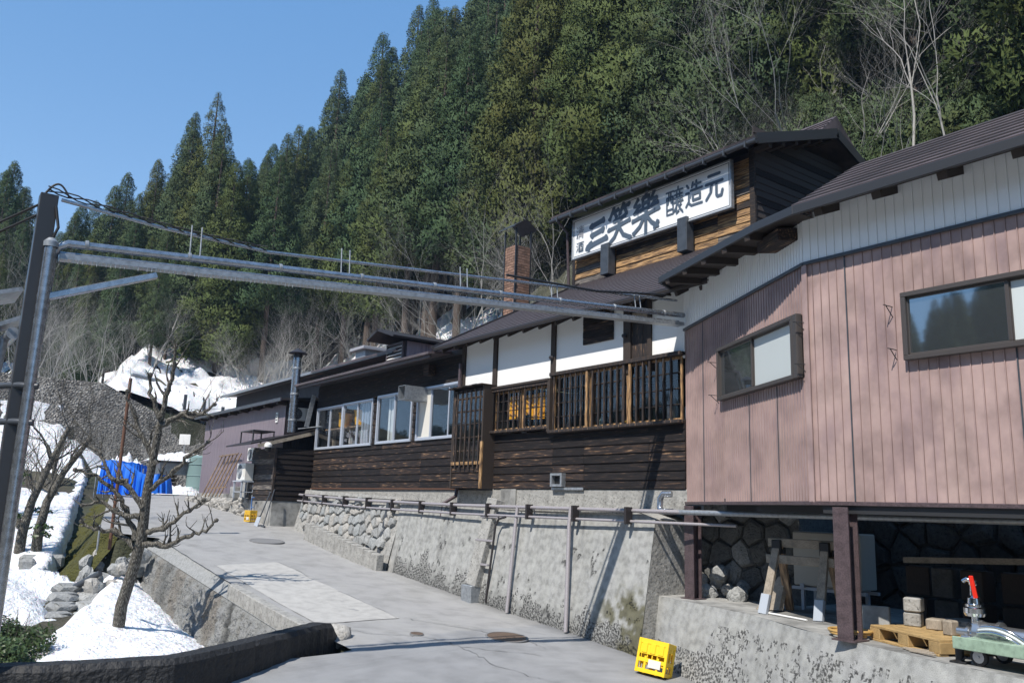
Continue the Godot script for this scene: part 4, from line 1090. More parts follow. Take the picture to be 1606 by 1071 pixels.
	for k in 11:
		var x := -20.2 + k * 1.15
		var cl := MB.new(); cl.box(Vector3(x, 1.76 + 0.1 * ramp(-x, 13, 20), -8.5), Vector3(0.04, 0.24, 0.14), Basis(), 0.006)
		put(pr, "clamp", cl, M.trim_dark, PO)
	var drops := [[-15.85, -15.8, 0.055], [-11.35, -11.25, 0.03], [-9.98, -9.78, 0.032]]
	for d in drops:
		var tb := MB.new()
		tb.tube([Vector3(d[0], 1.86, -8.53), Vector3(d[0], 1.6, -8.5), Vector3(d[1], road_y(d[1]) - 0.06, -8.3)], d[2], 8)
		put(pr, "standpipe", tb, M.old_pipe if d[2] < 0.05 else M.slate_steel, PO)
	var dp := MB.new(); dp.tube([Vector3(-13.86, 2.2, -8.93), Vector3(-13.86, 2.0, -8.9), Vector3(-13.8, 1.86, -8.6), Vector3(-13.8, 1.6, -8.56)], 0.035, 8)
	put(pr, "downpipe", dp, M.post_steel, PO)
	var hb := MB.new(); hb.tube([Vector3(-11.6, 1.66, -8.47), Vector3(-11.8, 1.62, -8.47), Vector3(-11.86, 1.5, -8.45), Vector3(-11.94, 0.25, -8.36)], 0.02, 6)
	put(pr, "standpipe", hb, M.trim_dark, PO)

	# low wall and concrete floor under the store
	var lg := thing("loading_ledge", "rough stained concrete ledge in the foreground under the raised store", "wall", Vector3(-5, 0, -7.6))
	var LO := -lg.position
	var E := [Vector2(-8.35, -8.72), Vector2(-6.4, -8.2), Vector2(-5.0, -7.52), Vector2(-3.7, -7.08), Vector2(-2.8, -6.88), Vector2(0.8, -6.6)]
	var lm := MB.new()
	var lp := []; var lc := []; var lb := []; var cols := 0
	for i in E.size() - 1:
		var a: Vector2 = E[i]; var b: Vector2 = E[i + 1]
		var n := int((b - a).length() / 0.04)
		for k in n:
			var p := a.lerp(b, k / float(n))
			var out := (b - a).normalized().orthogonal()
			if out.y < 0: out = -out
			cols += 1
			for j in 30:
				var t := j / 29.0
				var yb := road_y(p.x) - 0.1
				var y := lerpf(yb, 0.7, t)
				var q := p + out * (0.22 * (0.7 - y) / 0.8 * (1.0 if p.x > -7.6 else ramp(p.x, -8.6, -7.6) * 0.6 + 0.4)) + out * (0.008 * nz.get_noise_2d(p.x * 50, y * 50) + 0.012 * nz.get_noise_2d(p.x * 7, y * 7))
				lp.append(Vector3(q.x, y, q.y))
				var c := 1.0 + 0.13 * nz.get_noise_2d(p.x * 14, y * 14) + 0.12 * nz.get_noise_2d(p.x * 110, y * 110)
				var sp := nz.get_noise_2d(p.x * 60, y * 60 + 70) + 0.5 * nz.get_noise_2d(p.x * 130 + 5, y * 130)
				var zone := nz.get_noise_2d(p.x * 9, y * 7 + 20) + 0.3 * (0.35 - y)
				var blk: float = ramp(sp + 0.9 * zone + 0.06, 0.06, 0.16) * (1.0 - ramp(y, 0.34, 0.6)) * ramp(p.x, -7.4, -6.4)
				var tone := Color(c, c, c * 0.98)
				lb.append(blk > 0.3 - 0.2 * sp or (y < 0.14 and p.x < -6.4 and sp + zone > -0.1))
				var mo: float = ramp(zone + 0.3 * sp, 0.2, 0.5) * exp(-pow((p.x + 5.6) / 0.3, 2.0))
				tone = tone.lerp(Color(0.25, 0.17, 0.09), clampf(mo, 0, 0.8))
				lc.append(tone)
	var lm2 := MB.new()
	grid_mesh(lm, lp, lc, cols, 30, lb, lm2)
	put(lg, "stained_face", lm2, M.concrete_stained, LO)
	put(lg, "concrete_face", lm, M.concrete, LO)
	var fl := MB.new()
	for i in E.size() - 1:
		var n := 6
		for k in n:
			var a: Vector2 = (E[i] as Vector2).lerp(E[i + 1], k / float(n)); var b: Vector2 = (E[i] as Vector2).lerp(E[i + 1], (k + 1) / float(n))
			fl.quad(Vector3(a.x, 0.7, a.y), Vector3(b.x, 0.7, b.y), Vector3(b.x, 0.7, -11.2), Vector3(a.x, 0.7, -11.2))
	put(lg, "floor", fl, M.concrete_pale, LO)
	var ub := thing("undercroft_wall", "shadowed wall of big field stones behind the posts below the store", "wall", Vector3(-5, 0.7, -9.95))
	var UO := -ub.position
	slab(ub, "mortar_bed", M.stone_shaded, UO + Vector3(-6.7, 0.6, -11.05), UO + Vector3(1, 2.1, -10.83))
	slab(ub, "mortar_bed", M.stone_shaded, UO + Vector3(-9.2, 0.6, -10.9), UO + Vector3(-6.7, 2.1, -9.64))
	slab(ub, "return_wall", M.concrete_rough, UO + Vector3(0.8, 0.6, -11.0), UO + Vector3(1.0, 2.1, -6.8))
	fitted_stones(ub, func(x, y): return Transform3D(Basis(), UO + Vector3(x, y, -10.835)), -6.6, 0.7, func(_x): return 0.72, func(_x): return 1.98, 0.4, 0.09, [M.stone_shaded, M.stone_deep_shade, M.stone_shaded])  # back stones get colours with the shade painted in
	fitted_stones(ub, func(x, y): return Transform3D(Basis(), UO + Vector3(x, y, -9.645)), -8.5, -6.75, func(_x): return 0.72, func(_x): return 1.98, 0.36, 0.09, [M.stone_shaded, M.stone1, M.stone_shaded])
	for k in 10:   # a spill of loose stones by the wall's corner
		var q := Vector3(rng.randf_range(-8.35, -7.4), 0.0, rng.randf_range(-9.55, -9.25))
		q.y = 0.74 + maxf(0, (-9.25 - q.z)) * 1.6 * rng.randf()
		put(ub, "stone", ROUGH[k % 6], sm[k % 4], UO + q, Basis.from_euler(Vector3(rng.randf() * 3, rng.randf() * 3, 0)) * Basis.from_scale(Vector3.ONE * rng.randf_range(0.12, 0.24)))

	# left of the road: dark apron, kerb wall, rough quarry-stone wall down to the garden
	var gw := thing("garden_wall", "rough hewn grey wall that drops from the road to the snowy garden", "wall", Vector3(-14, 0, -4.6))
	var GO := -gw.position
	var gx := steps(-19.3, -9.3, 0.045)
	var gp := []; var gc := []; var nj := 44
	for x in gx:
		var yt := lerpf(0.71, -0.02, clampf((x + 19.2) / 8.2, 0, 1.2))
		for j in nj + 1:
			var y: float = lerpf(-1.1, yt, j / float(nj))
			var hew := 0.5 * absf(nz.get_noise_3d(x * 12, y * 14, 3.0)) + 0.8 * absf(nz.get_noise_3d(x * 34, y * 26, 9.0))
			var z := -4.62 + 0.13 * hew + (yt - y) * 0.16
			if j == nj: z = -4.62
			gp.append(Vector3(x, y, z))
			var c := 0.85 + 0.75 * hew + 0.2 * nz.get_noise_2d(x * 90, y * 90)
			var tone := Color(c, c, c * 0.97)
			tone = tone.lerp(Color(0.55, 0.42, 0.3), ramp(nz.get_noise_2d(x * 7, y * 3), 0.1, 0.4) * 0.5)
			var damp := exp(-pow((x + 13.4 + (y) * 0.25) / 0.12, 2.0)) + exp(-pow((x + 17.2) / 0.3, 2.0)) * 0.7
			tone = tone.lerp(Color(0.1, 0.1, 0.1), clampf(damp * 0.85, 0, 0.85))
			gc.append(tone)
	var gm := MB.new()
	grid_mesh(gm, gp, gc, gx.size(), nj + 1)
	put(gw, "hewn_face", gm, M.rubble_wall, GO)
	var ap := MB.new()
	for k in 40:
		var xa := -19.3 + k * 0.25; var xb := xa + 0.25
		var q := []
		for x in [xa, xb]:
			var yt := lerpf(0.71, -0.02, clampf((x + 19.2) / 8.2, 0, 1.2))
			q.append([Vector3(x, yt + 0.002, -4.63), Vector3(x, minf(road_y(x) - 0.01, yt + 0.24 if x < -13.8 else yt + 0.02), -4.76 - 0.05 * clampf((-x - 10.0) / 9.0, 0, 1))])
		ap.quad(q[0][0], q[1][0], q[1][1], q[0][1])
	put(gw, "apron", ap, M.stone1, GO)
	var kb := MB.new()
	for k in 13:
		var xa := -13.9 + k * 0.26
		kb.bar(Vector3(xa, road_y(xa) - 0.16, -4.72), Vector3(xa + 0.262, road_y(xa + 0.26) - 0.16, -4.72), 0.15, 0.36, Vector3.UP, 0.012)
	put(gw, "kerb_wall", kb, M.concrete_rough, GO)
	# black parapet in the foreground
	var pa := thing("stone_parapet", "low soot black parapet curving across the bottom left corner", "wall", Vector3(-8.8, 0, -2.7))
	var ln := [Vector3(-10.25, 0.3, -4.85), Vector3(-9.9, 0.36, -4.45), Vector3(-9.35, 0.36, -3.75), Vector3(-8.75, 0.36, -2.95), Vector3(-8.35, 0.36, -2.35), Vector3(-8.4, 0.36, -1.6), Vector3(-8.55, 0.36, -0.9), Vector3(-8.75, 0.36, 1.5)]
	var pm := MB.new()
	var cv := Curve3D.new()
	for q in ln: cv.add_point(q)
	var N := 120
	var prevr := []
	for i in N + 1:
		var d := cv.get_baked_length() * i / N
		var c := cv.sample_baked(d)
		var t := (cv.sample_baked(d + 0.02) - cv.sample_baked(d - 0.02)).normalized()
		var sd := t.cross(Vector3.UP).normalized()
		var y0 := -0.9
		var b := 0.02 * nz.get_noise_2d(d * 40, 3) + 0.015 * nz.get_noise_2d(d * 90, 8)
		var hh := c.y * (1.0 if i > 6 else 0.3 + 0.7 * i / 6.0)
		var ring := []
		for q in [Vector2(-0.13, y0), Vector2(-0.13 + b, hh - 0.05), Vector2(-0.09 + b, hh), Vector2(0.08 + b, hh + 0.004), Vector2(0.12 + b, hh - 0.05), Vector2(0.14 - b, y0)]:
			ring.append(Vector3(c.x, 0, c.z) + sd * q.x + Vector3(0, q.y, 0))
		if i > 0:
			for j in 5: pm.quad(prevr[j], ring[j], ring[j + 1], prevr[j + 1])
		else:
			for j in range(1, 5): pm.tri(ring[0], ring[j], ring[j + 1])
		prevr = ring
	put(pa, "parapet_body", pm, M.black_concrete, -pa.position)
	put(pa, "end_stone", STONES[2], M.stone2, Vector3(-10.2, 0.12, -4.85) - pa.position, Basis.from_euler(Vector3(1.2, 0.6, 0.2)) * Basis.from_scale(Vector3(0.5, 0.36, 0.36)))

func grid_mesh(m: MB, P: Array, C: Array, nx: int, ny: int, mask: Array = [], other: MB = null) -> void:
	var nn := []
	for i in nx:
		for j in ny:
			var dx: Vector3 = P[mini(i + 1, nx - 1) * ny + j] - P[maxi(i - 1, 0) * ny + j]
			var dy: Vector3 = P[i * ny + mini(j + 1, ny - 1)] - P[i * ny + maxi(j - 1, 0)]
			nn.append(dx.cross(dy).normalized())
	for i in nx - 1:
		for j in ny - 1:
			var q := [i * ny + j, (i + 1) * ny + j, (i + 1) * ny + j + 1, i * ny + j + 1]
			var t := other if other and mask[q[0]] else m
			for k in [0, 2, 1, 0, 3, 2]:
				t.v.append(P[q[k]]); t.n.append(nn[q[k]]); t.c.append(C[q[k]])

# ---------- purple shed range, small shed, chimney, flue ----------
func build_sheds() -> void:
	var ps := thing("purple_shed", "weathered purple grey corrugated shed at the far end of the road", "shed", Vector3(-25.5, 1.9, -8.45))
	var O := -ps.position
	var x := -29.1
	var k := 0
	while x < -21.95:
		var h := 4.4 - 1.95
		put(ps, "panel", ribbed(0.9, h, 0.075), M.purple_sheet, O + Vector3(x, 1.95, -8.45 + 0.002 * (k % 2)))
		x += 0.9; k += 1
	for j in 4:
		put(ps, "side_panel", ribbed(0.9, 2.6, 0.075), M.dark_sheet, O + Vector3(-21.84, 1.95, -8.45 - 0.9 * j), Basis(Vector3.UP, PI / 2))
	slab(ps, "footing", M.concrete_pale, O + Vector3(-29.15, 1.5, -8.6), O + Vector3(-21.9, 1.96, -8.42), 0.01)
	slab(ps, "end_wall", M.dark_sheet, O + Vector3(-29.12, 1.6, -16), O + Vector3(-29.08, 4.5, -8.5))
	var rf := MB.new()
	rf.box(Vector3(-25.5, 4.62, -9.6), Vector3(7.9, 0.06, 2.9), Basis(Vector3.RIGHT, 0.1))
	put(ps, "roof", rf, M.trim_dark, O)
	slab(ps, "eave_board", M.slate_steel, O + Vector3(-29.5, 4.43, -8.2), O + Vector3(-21.6, 4.52, -8.15))
	for j in 8:
		slab(ps, "rafter", M.rafter, O + Vector3(-29.0 + j, 4.36, -8.5), O + Vector3(-28.9 + j, 4.44, -8.2))
	slab(ps, "notice_plate", M.white_paint, O + Vector3(-22.55, 3.92, -8.44), O + Vector3(-22.4, 4.2, -8.42))
	for j in 3: slab(ps, "notice_line", M.black, O + Vector3(-22.53, 3.98 + j * 0.07, -8.42), O + Vector3(-22.42, 4.01 + j * 0.07, -8.416))
	var bs := thing("rear_range", "dark upper range with pale edged roof behind the purple shed", "building", Vector3(-27, 4.6, -10.2))
	var BO := -bs.position
	slab(bs, "wall", M.dark_sheet, BO + Vector3(-31.8, 3.5, -14), BO + Vector3(-19.5, 5.5, -10.3))
	for j in 13: put(bs, "wall_sheet", ribbed(0.94, 1.1, 0.1), M.dark_sheet, BO + Vector3(-31.8 + j * 0.94, 4.55, -10.28))
	var br := MB.new()
	br.box(Vector3(-27.7, 5.83, -11.4), Vector3(9.2, 0.06, 3.2), Basis(Vector3.RIGHT, 0.12))
	br.box(Vector3(-20.6, 5.72, -11.2), Vector3(5.2, 0.06, 3.2), Basis(Vector3.RIGHT, 0.1))
	put(bs, "roof", br, M.roof_sheet, BO)
	slab(bs, "eave_board", M.zinc, BO + Vector3(-32.3, 5.58, -9.86), BO + Vector3(-23.1, 5.66, -9.8))
	slab(bs, "eave_board", M.slate_steel, BO + Vector3(-23.1, 5.5, -9.68), BO + Vector3(-18.2, 5.58, -9.62))
	# small timber shed with lean-to roof on a concrete base
	var sh := thing("timber_shed", "small timber shed with sloping lean-to roof on a concrete base by the road bend", "shed", Vector3(-22, 1.2, -8.0))
	var SO := -sh.position
	slab(sh, "base", M.concrete_pale, SO + Vector3(-22.9, 0.9, -9.6), SO + Vector3(-21.2, 1.8, -8.0), 0.015)
	var rows := []
	for j in 11: rows.append(1.8 + j * 0.135)
	boards(sh, Transform3D(Basis(), SO + Vector3(0, 0, -8.02)), -22.9, -21.22, rows, [], [M.warm3, M.warm1, M.warm3])
	boards(sh, Transform3D(Basis(Vector3.UP, PI / 2), SO + Vector3(-21.22, 0, 0)), 8.02, 9.6, rows, [], [M.board1, M.board3])
	slab(sh, "corner_post", M.bar_wood, SO + Vector3(-21.24, 1.8, -8.04), SO + Vector3(-21.18, 3.15, -7.98), 0.004)
	slab(sh, "core", M.trim_dark, SO + Vector3(-22.88, 1.8, -9.5), SO + Vector3(-21.25, 3.1, -8.06))
	var lr := MB.new()
	lr.bar(Vector3(-22.1, 3.2, -7.3), Vector3(-22.1, 3.74, -9.2), 1.95, 0.04, Vector3.UP)
	put(sh, "roof", lr, M.trim_dark, SO)
	var lb := MB.new(); lb.bar(Vector3(-21.14, 3.16, -7.5), Vector3(-21.14, 3.66, -9.2), 0.04, 0.09, Vector3.UP)
	put(sh, "barge_board", lb, M.plank, SO)
	# dormer with a white louvre on the left roof, and another ventilator behind it
	var dm := thing("roof_vent", "dark roof ventilator with a white louvre on the left roof of the hall", "roof vent", Vector3(-17.8, 5.0, -9.7))
	var DO := -dm.position
	slab(dm, "body", M.dark_sheet, DO + Vector3(-18.65, 4.8, -12.2), DO + Vector3(-17.72, 5.75, -9.72))
	for j in 3: put(dm, "side_panel", ribbed(0.8, 0.8, 0.09), M.purple_sheet, DO + Vector3(-17.7, 4.95, -9.75 - j * 0.8), Basis(Vector3.UP, PI / 2))
	put(dm, "louvre_frame", frame_mesh(-18.6, -17.75, 5.02, 5.74, 0.05, 0.06), M.post_steel, DO + Vector3(0, 0, -9.69))
	for j in 7:
		var lv := MB.new(); lv.box(Vector3(-18.17, 5.1 + j * 0.09, -9.69), Vector3(0.76, 0.014, 0.08), Basis(Vector3.RIGHT, 0.7))
		put(dm, "louvre_slat", lv, M.white_paint, DO)
	var dr := MB.new()
	dr.box(Vector3(-17.95, 5.92, -10.9), Vector3(0.95, 0.05, 3.3), Basis(Vector3.BACK, -0.3))
	dr.box(Vector3(-18.62, 5.95, -10.9), Vector3(0.6, 0.05, 3.3), Basis(Vector3.BACK, 0.35))
	put(dm, "roof", dr, M.trim_dark, DO)
	var v2 := thing("roof_vent", "pale blue grey box ventilator partly hidden behind the louvred one", "roof vent", Vector3(-24.1, 6.2, -11.9))
	slab(v2, "body", M.zinc, Vector3(-0.35, -0.6, -0.3), Vector3(0.35, 0.4, 0.3), 0.01)
	slab(v2, "cap", M.sign_grey, Vector3(-0.5, 0.4, -0.45), Vector3(0.5, 0.5, 0.45), 0.01)
	# steel flue with a cone cap
	var fl := thing("flue_pipe", "galvanised flue pipe with conical rain cap rising beside the timber hall", "flue", Vector3(-21.5, 3.6, -8.5))
	var f1 := MB.new(); f1.tube([Vector3(0, 0, 0), Vector3(0, 2.05, 0)], 0.11, 16)
	put(fl, "pipe", f1, M.galv)
	var f2 := MB.new(); f2.lathe(Vector3(0, 2.05, 0), Vector3.UP, [Vector2(0.12, -0.02), Vector2(0.12, 0.1), Vector2(0.26, 0.1), Vector2(0.02, 0.24), Vector2(0, 0.24)], 16)
	put(fl, "cap", f2, M.trim_dark)
	for j in 3:
		var fr := MB.new(); fr.lathe(Vector3(0, 0.3 + j * 0.7, 0), Vector3.UP, [Vector2(0.11, 0), Vector2(0.122, 0.01), Vector2(0.122, 0.05), Vector2(0.11, 0.06)], 16)
		put(fl, "band", fr, M.zinc)
	var gut := thing("steel_gutter", "short bent piece of grey guttering leaning by the flue", "gutter", Vector3(-21.12, 3.75, -8.75))
	var g1 := MB.new(); g1.bar(Vector3(0, 0, 0), Vector3(0.12, 0.85, -0.1), 0.12, 0.02)
	put(gut, "trough", g1, M.zinc)
	var g2 := MB.new(); g2.bar(Vector3(-0.25, -0.05, 0.1), Vector3(0.35, 0.02, -0.3), 0.1, 0.02)
	put(gut, "outlet", g2, M.zinc)
	# brick chimney
	var ch := thing("brick_chimney", "tall square red brick chimney with a small pitched metal cap behind the roof", "chimney", Vector3(-17.05, 4.0, -12.55))
	var H := 4.55; var wd := 0.46
	ch.rotation.y = 0.0
	var core := MB.new(); core.box(Vector3(0, H / 2, 0), Vector3(wd - 0.02, H, wd - 0.02))
	put(ch, "mortar_core", core, M.mortar)
	var bm := [MB.new(), MB.new(), MB.new()]
	for row in 62:
		for side in 4:
			for j in 3:
				var q: MB = bm[rng.randi() % 3]
				var off := (j - 1) * 0.185 + (0.05 if row % 2 else -0.04)
				var l := 0.172
				var lo := maxf(off - l / 2, -wd / 2); var hi := minf(off + l / 2, wd / 2)
				q.col = Color(1, 1, 1) * rng.randf_range(0.6, 1.25)
				var p := Vector3((lo + hi) / 2, 0.05 + row * 0.0735, wd / 2 - 0.01 + rng.randf() * 0.006)
				q.box(Basis(Vector3.UP, side * PI / 2) * p, Vector3(hi - lo, 0.062, 0.035), Basis(Vector3.UP, side * PI / 2))
	M.brick0.vertex_color_use_as_albedo = true
	for q in bm:
		var o := put(ch, "brickwork", q, M.brick0); o.set_meta("kind", "stuff")
	for c in [Vector2(-1, -1), Vector2(1, -1), Vector2(1, 1), Vector2(-1, 1)]:
		var an := MB.new(); an.box(Vector3(c.x * (wd / 2 + 0.012), H / 2 + 0.1, c.y * (wd / 2 + 0.012)), Vector3(0.035, H + 0.75, 0.035))
		put(ch, "corner_iron", an, M.black_metal)
	var cp := MB.new()
	var hy := H + 0.5
	cp.quad(Vector3(-0.36, hy, 0.38), Vector3(0.36, hy, 0.38), Vector3(0.36, hy + 0.24, 0), Vector3(-0.36, hy + 0.24, 0))
	cp.quad(Vector3(0.36, hy, -0.38), Vector3(-0.36, hy, -0.38), Vector3(-0.36, hy + 0.24, 0), Vector3(0.36, hy + 0.24, 0))
	cp.quad(Vector3(-0.36, hy - 0.03, 0.38), Vector3(0.36, hy - 0.03, 0.38), Vector3(0.36, hy, 0.38), Vector3(-0.36, hy, 0.38))
	put(ch, "cap", cp, M.slate_steel)
	# low rubble wall in front of the purple shed
	var rw := thing("rubble_kerb", "low rubble stone wall below the purple shed, topped with clutter", "wall", Vector3(-25, 1.5, -8))
	var RO := -rw.position
	slab(rw, "core", M.concrete_rough, RO + Vector3(-29.0, 1.2, -8.5), RO + Vector3(-22.9, 1.84, -8.02))
	var sb := MB.new()
	for j in 60:
		var a := Vector3(rng.randf_range(-29, -22.9), 0, -8.0)
		a.y = road_y(a.x) + rng.randf() * maxf(0.08, 1.8 - road_y(a.x))
		sb.box(a, Vector3(rng.randf_range(0.1, 0.26), rng.randf_range(0.1, 0.2), 0.14), Basis.from_euler(Vector3(rng.randf(), rng.randf(), rng.randf())), 0.03)
	var so := put(rw, "rubble", sb, M.stone2, RO); so.set_meta("kind", "stuff")

# ---------- objects ----------
func bottle_crate(called: String, label: String, at: Vector3, b: Basis, m: Material, s := 1.0) -> Node3D:
	var c := thing(called, label, "crate", at)
	c.basis = b
	var w := 0.4 * s; var h := 0.42 * s; var d := 0.3 * s
	var e := 0.03 * s
	for sx in [-1, 1]:
		for sz in [-1, 1]:
			var f := MB.new(); f.box(Vector3(sx * (w / 2 - e / 2), h / 2, sz * (d / 2 - e / 2)), Vector3(e * 1.2, h, e * 1.2), Basis(), 0.006)
			put(c, "corner_post", f, m)
	for y in [0.03, 0.16, 0.39]:
		put(c, "rail", rail_mesh(w, d, 0.05 * s if y < 0.3 else 0.06 * s, 0.014 * s), m, Vector3(0, y * s, 0))
	var wl := MB.new()
	for sz in [-1, 1]:
		wl.box(Vector3(0, h * 0.76, sz * (d / 2 - 0.012)), Vector3(w - e * 2, h * 0.4, 0.012))
		for k in 3: wl.box(Vector3((k - 1) * w / 3.6, h * 0.74, sz * (d / 2 - 0.004)), Vector3(0.07 * s, h * 0.3, 0.014), Basis(), 0.006)
		for k in 2: wl.box(Vector3((k - 0.5) * w / 2.4, h * 0.25, sz * (d / 2 - 0.01)), Vector3(0.03 * s, h * 0.5, 0.012), Basis(), 0.003)
	for sx in [-1, 1]:
		wl.box(Vector3(sx * (w / 2 - 0.012), h * 0.84, 0), Vector3(0.012, h * 0.24, d - e * 2))
		for k in 3: wl.box(Vector3(sx * (w / 2 - 0.008), h * 0.55, (k - 1) * d / 3.2), Vector3(0.012, h * 0.8, 0.03 * s), Basis(), 0.003)
	put(c, "side_panels", wl, m)
	var gr := MB.new()
	gr.box(Vector3(0, h * 0.6, 0), Vector3(0.012, h * 0.7, d - 0.03)); gr.box(Vector3(-w / 6, h * 0.6, 0), Vector3(0.012, h * 0.7, d - 0.03)); gr.box(Vector3(w / 6, h * 0.6, 0), Vector3(0.01, h * 0.7, d - 0.03)); gr.box(Vector3(0, h * 0.6, 0), Vector3(w - 0.03, h * 0.68, 0.012))
	gr.box(Vector3(0, 0.02, 0), Vector3(w - 0.02, 0.015, d - 0.02))
	put(c, "dividers", gr, m)
	var pl := MB.new(); pl.box(Vector3(0.05 * s, h * 0.3, d / 2 + 0.002), Vector3(w * 0.42, 0.1 * s, 0.012), Basis(), 0.003)
	put(c, "name_plate", pl, M.cream)
	return c

func rail_mesh(w: float, d: float, h: float, t: float) -> MB:
	var m := MB.new()
	for s in [-1, 1]:
		m.box(Vector3(0, 0, s * (d / 2 - t / 2)), Vector3(w, h, t), Basis(), 0.003)
		m.box(Vector3(s * (w / 2 - t / 2), 0, 0), Vector3(t, h, d - 2 * t), Basis(), 0.003)
	return m

func ac_unit(label: String, at: Vector3, turn: float, s := 1.0) -> void:
	var a := thing("air_conditioner_unit", label, "air conditioner", at)
	a.rotation.y = turn; a.scale = Vector3.ONE * s
	var b := MB.new(); b.box(Vector3(0, 0.3, 0), Vector3(0.82, 0.58, 0.3), Basis(), 0.012)
	put(a, "case", b, M.ac_beige if s > 1.0 else M.ac_white)
	var g := MB.new()
	for k in 5: g.lathe(Vector3(-0.12, 0.3, 0.152), Vector3.BACK, [Vector2(0.05 + k * 0.045, 0), Vector2(0.055 + k * 0.045, 0.012), Vector2(0.06 + k * 0.045, 0.0)], 22)
	for k in 6: g.box(Vector3(-0.12, 0.3, 0.158), Vector3(0.5, 0.007, 0.006), Basis(Vector3.BACK, PI * k / 6))
	put(a, "fan_grille", g, M.grey_paint)
	var h := MB.new(); h.lathe(Vector3(-0.12, 0.3, 0.1505), Vector3.BACK, [Vector2(0.25, 0), Vector2(0.25, 0.003), Vector2(0, 0.003)], 24)
	put(a, "fan_opening", h, M.black)
	var f := MB.new()
	for x in [-0.3, 0.3]: f.box(Vector3(x, 0.01, 0), Vector3(0.05, 0.04, 0.32))
	put(a, "feet", f, M.grey_paint)
	var sd := MB.new(); sd.box(Vector3(0.32, 0.33, 0.152), Vector3(0.12, 0.4, 0.008))
	put(a, "service_cover", sd, M.cream)

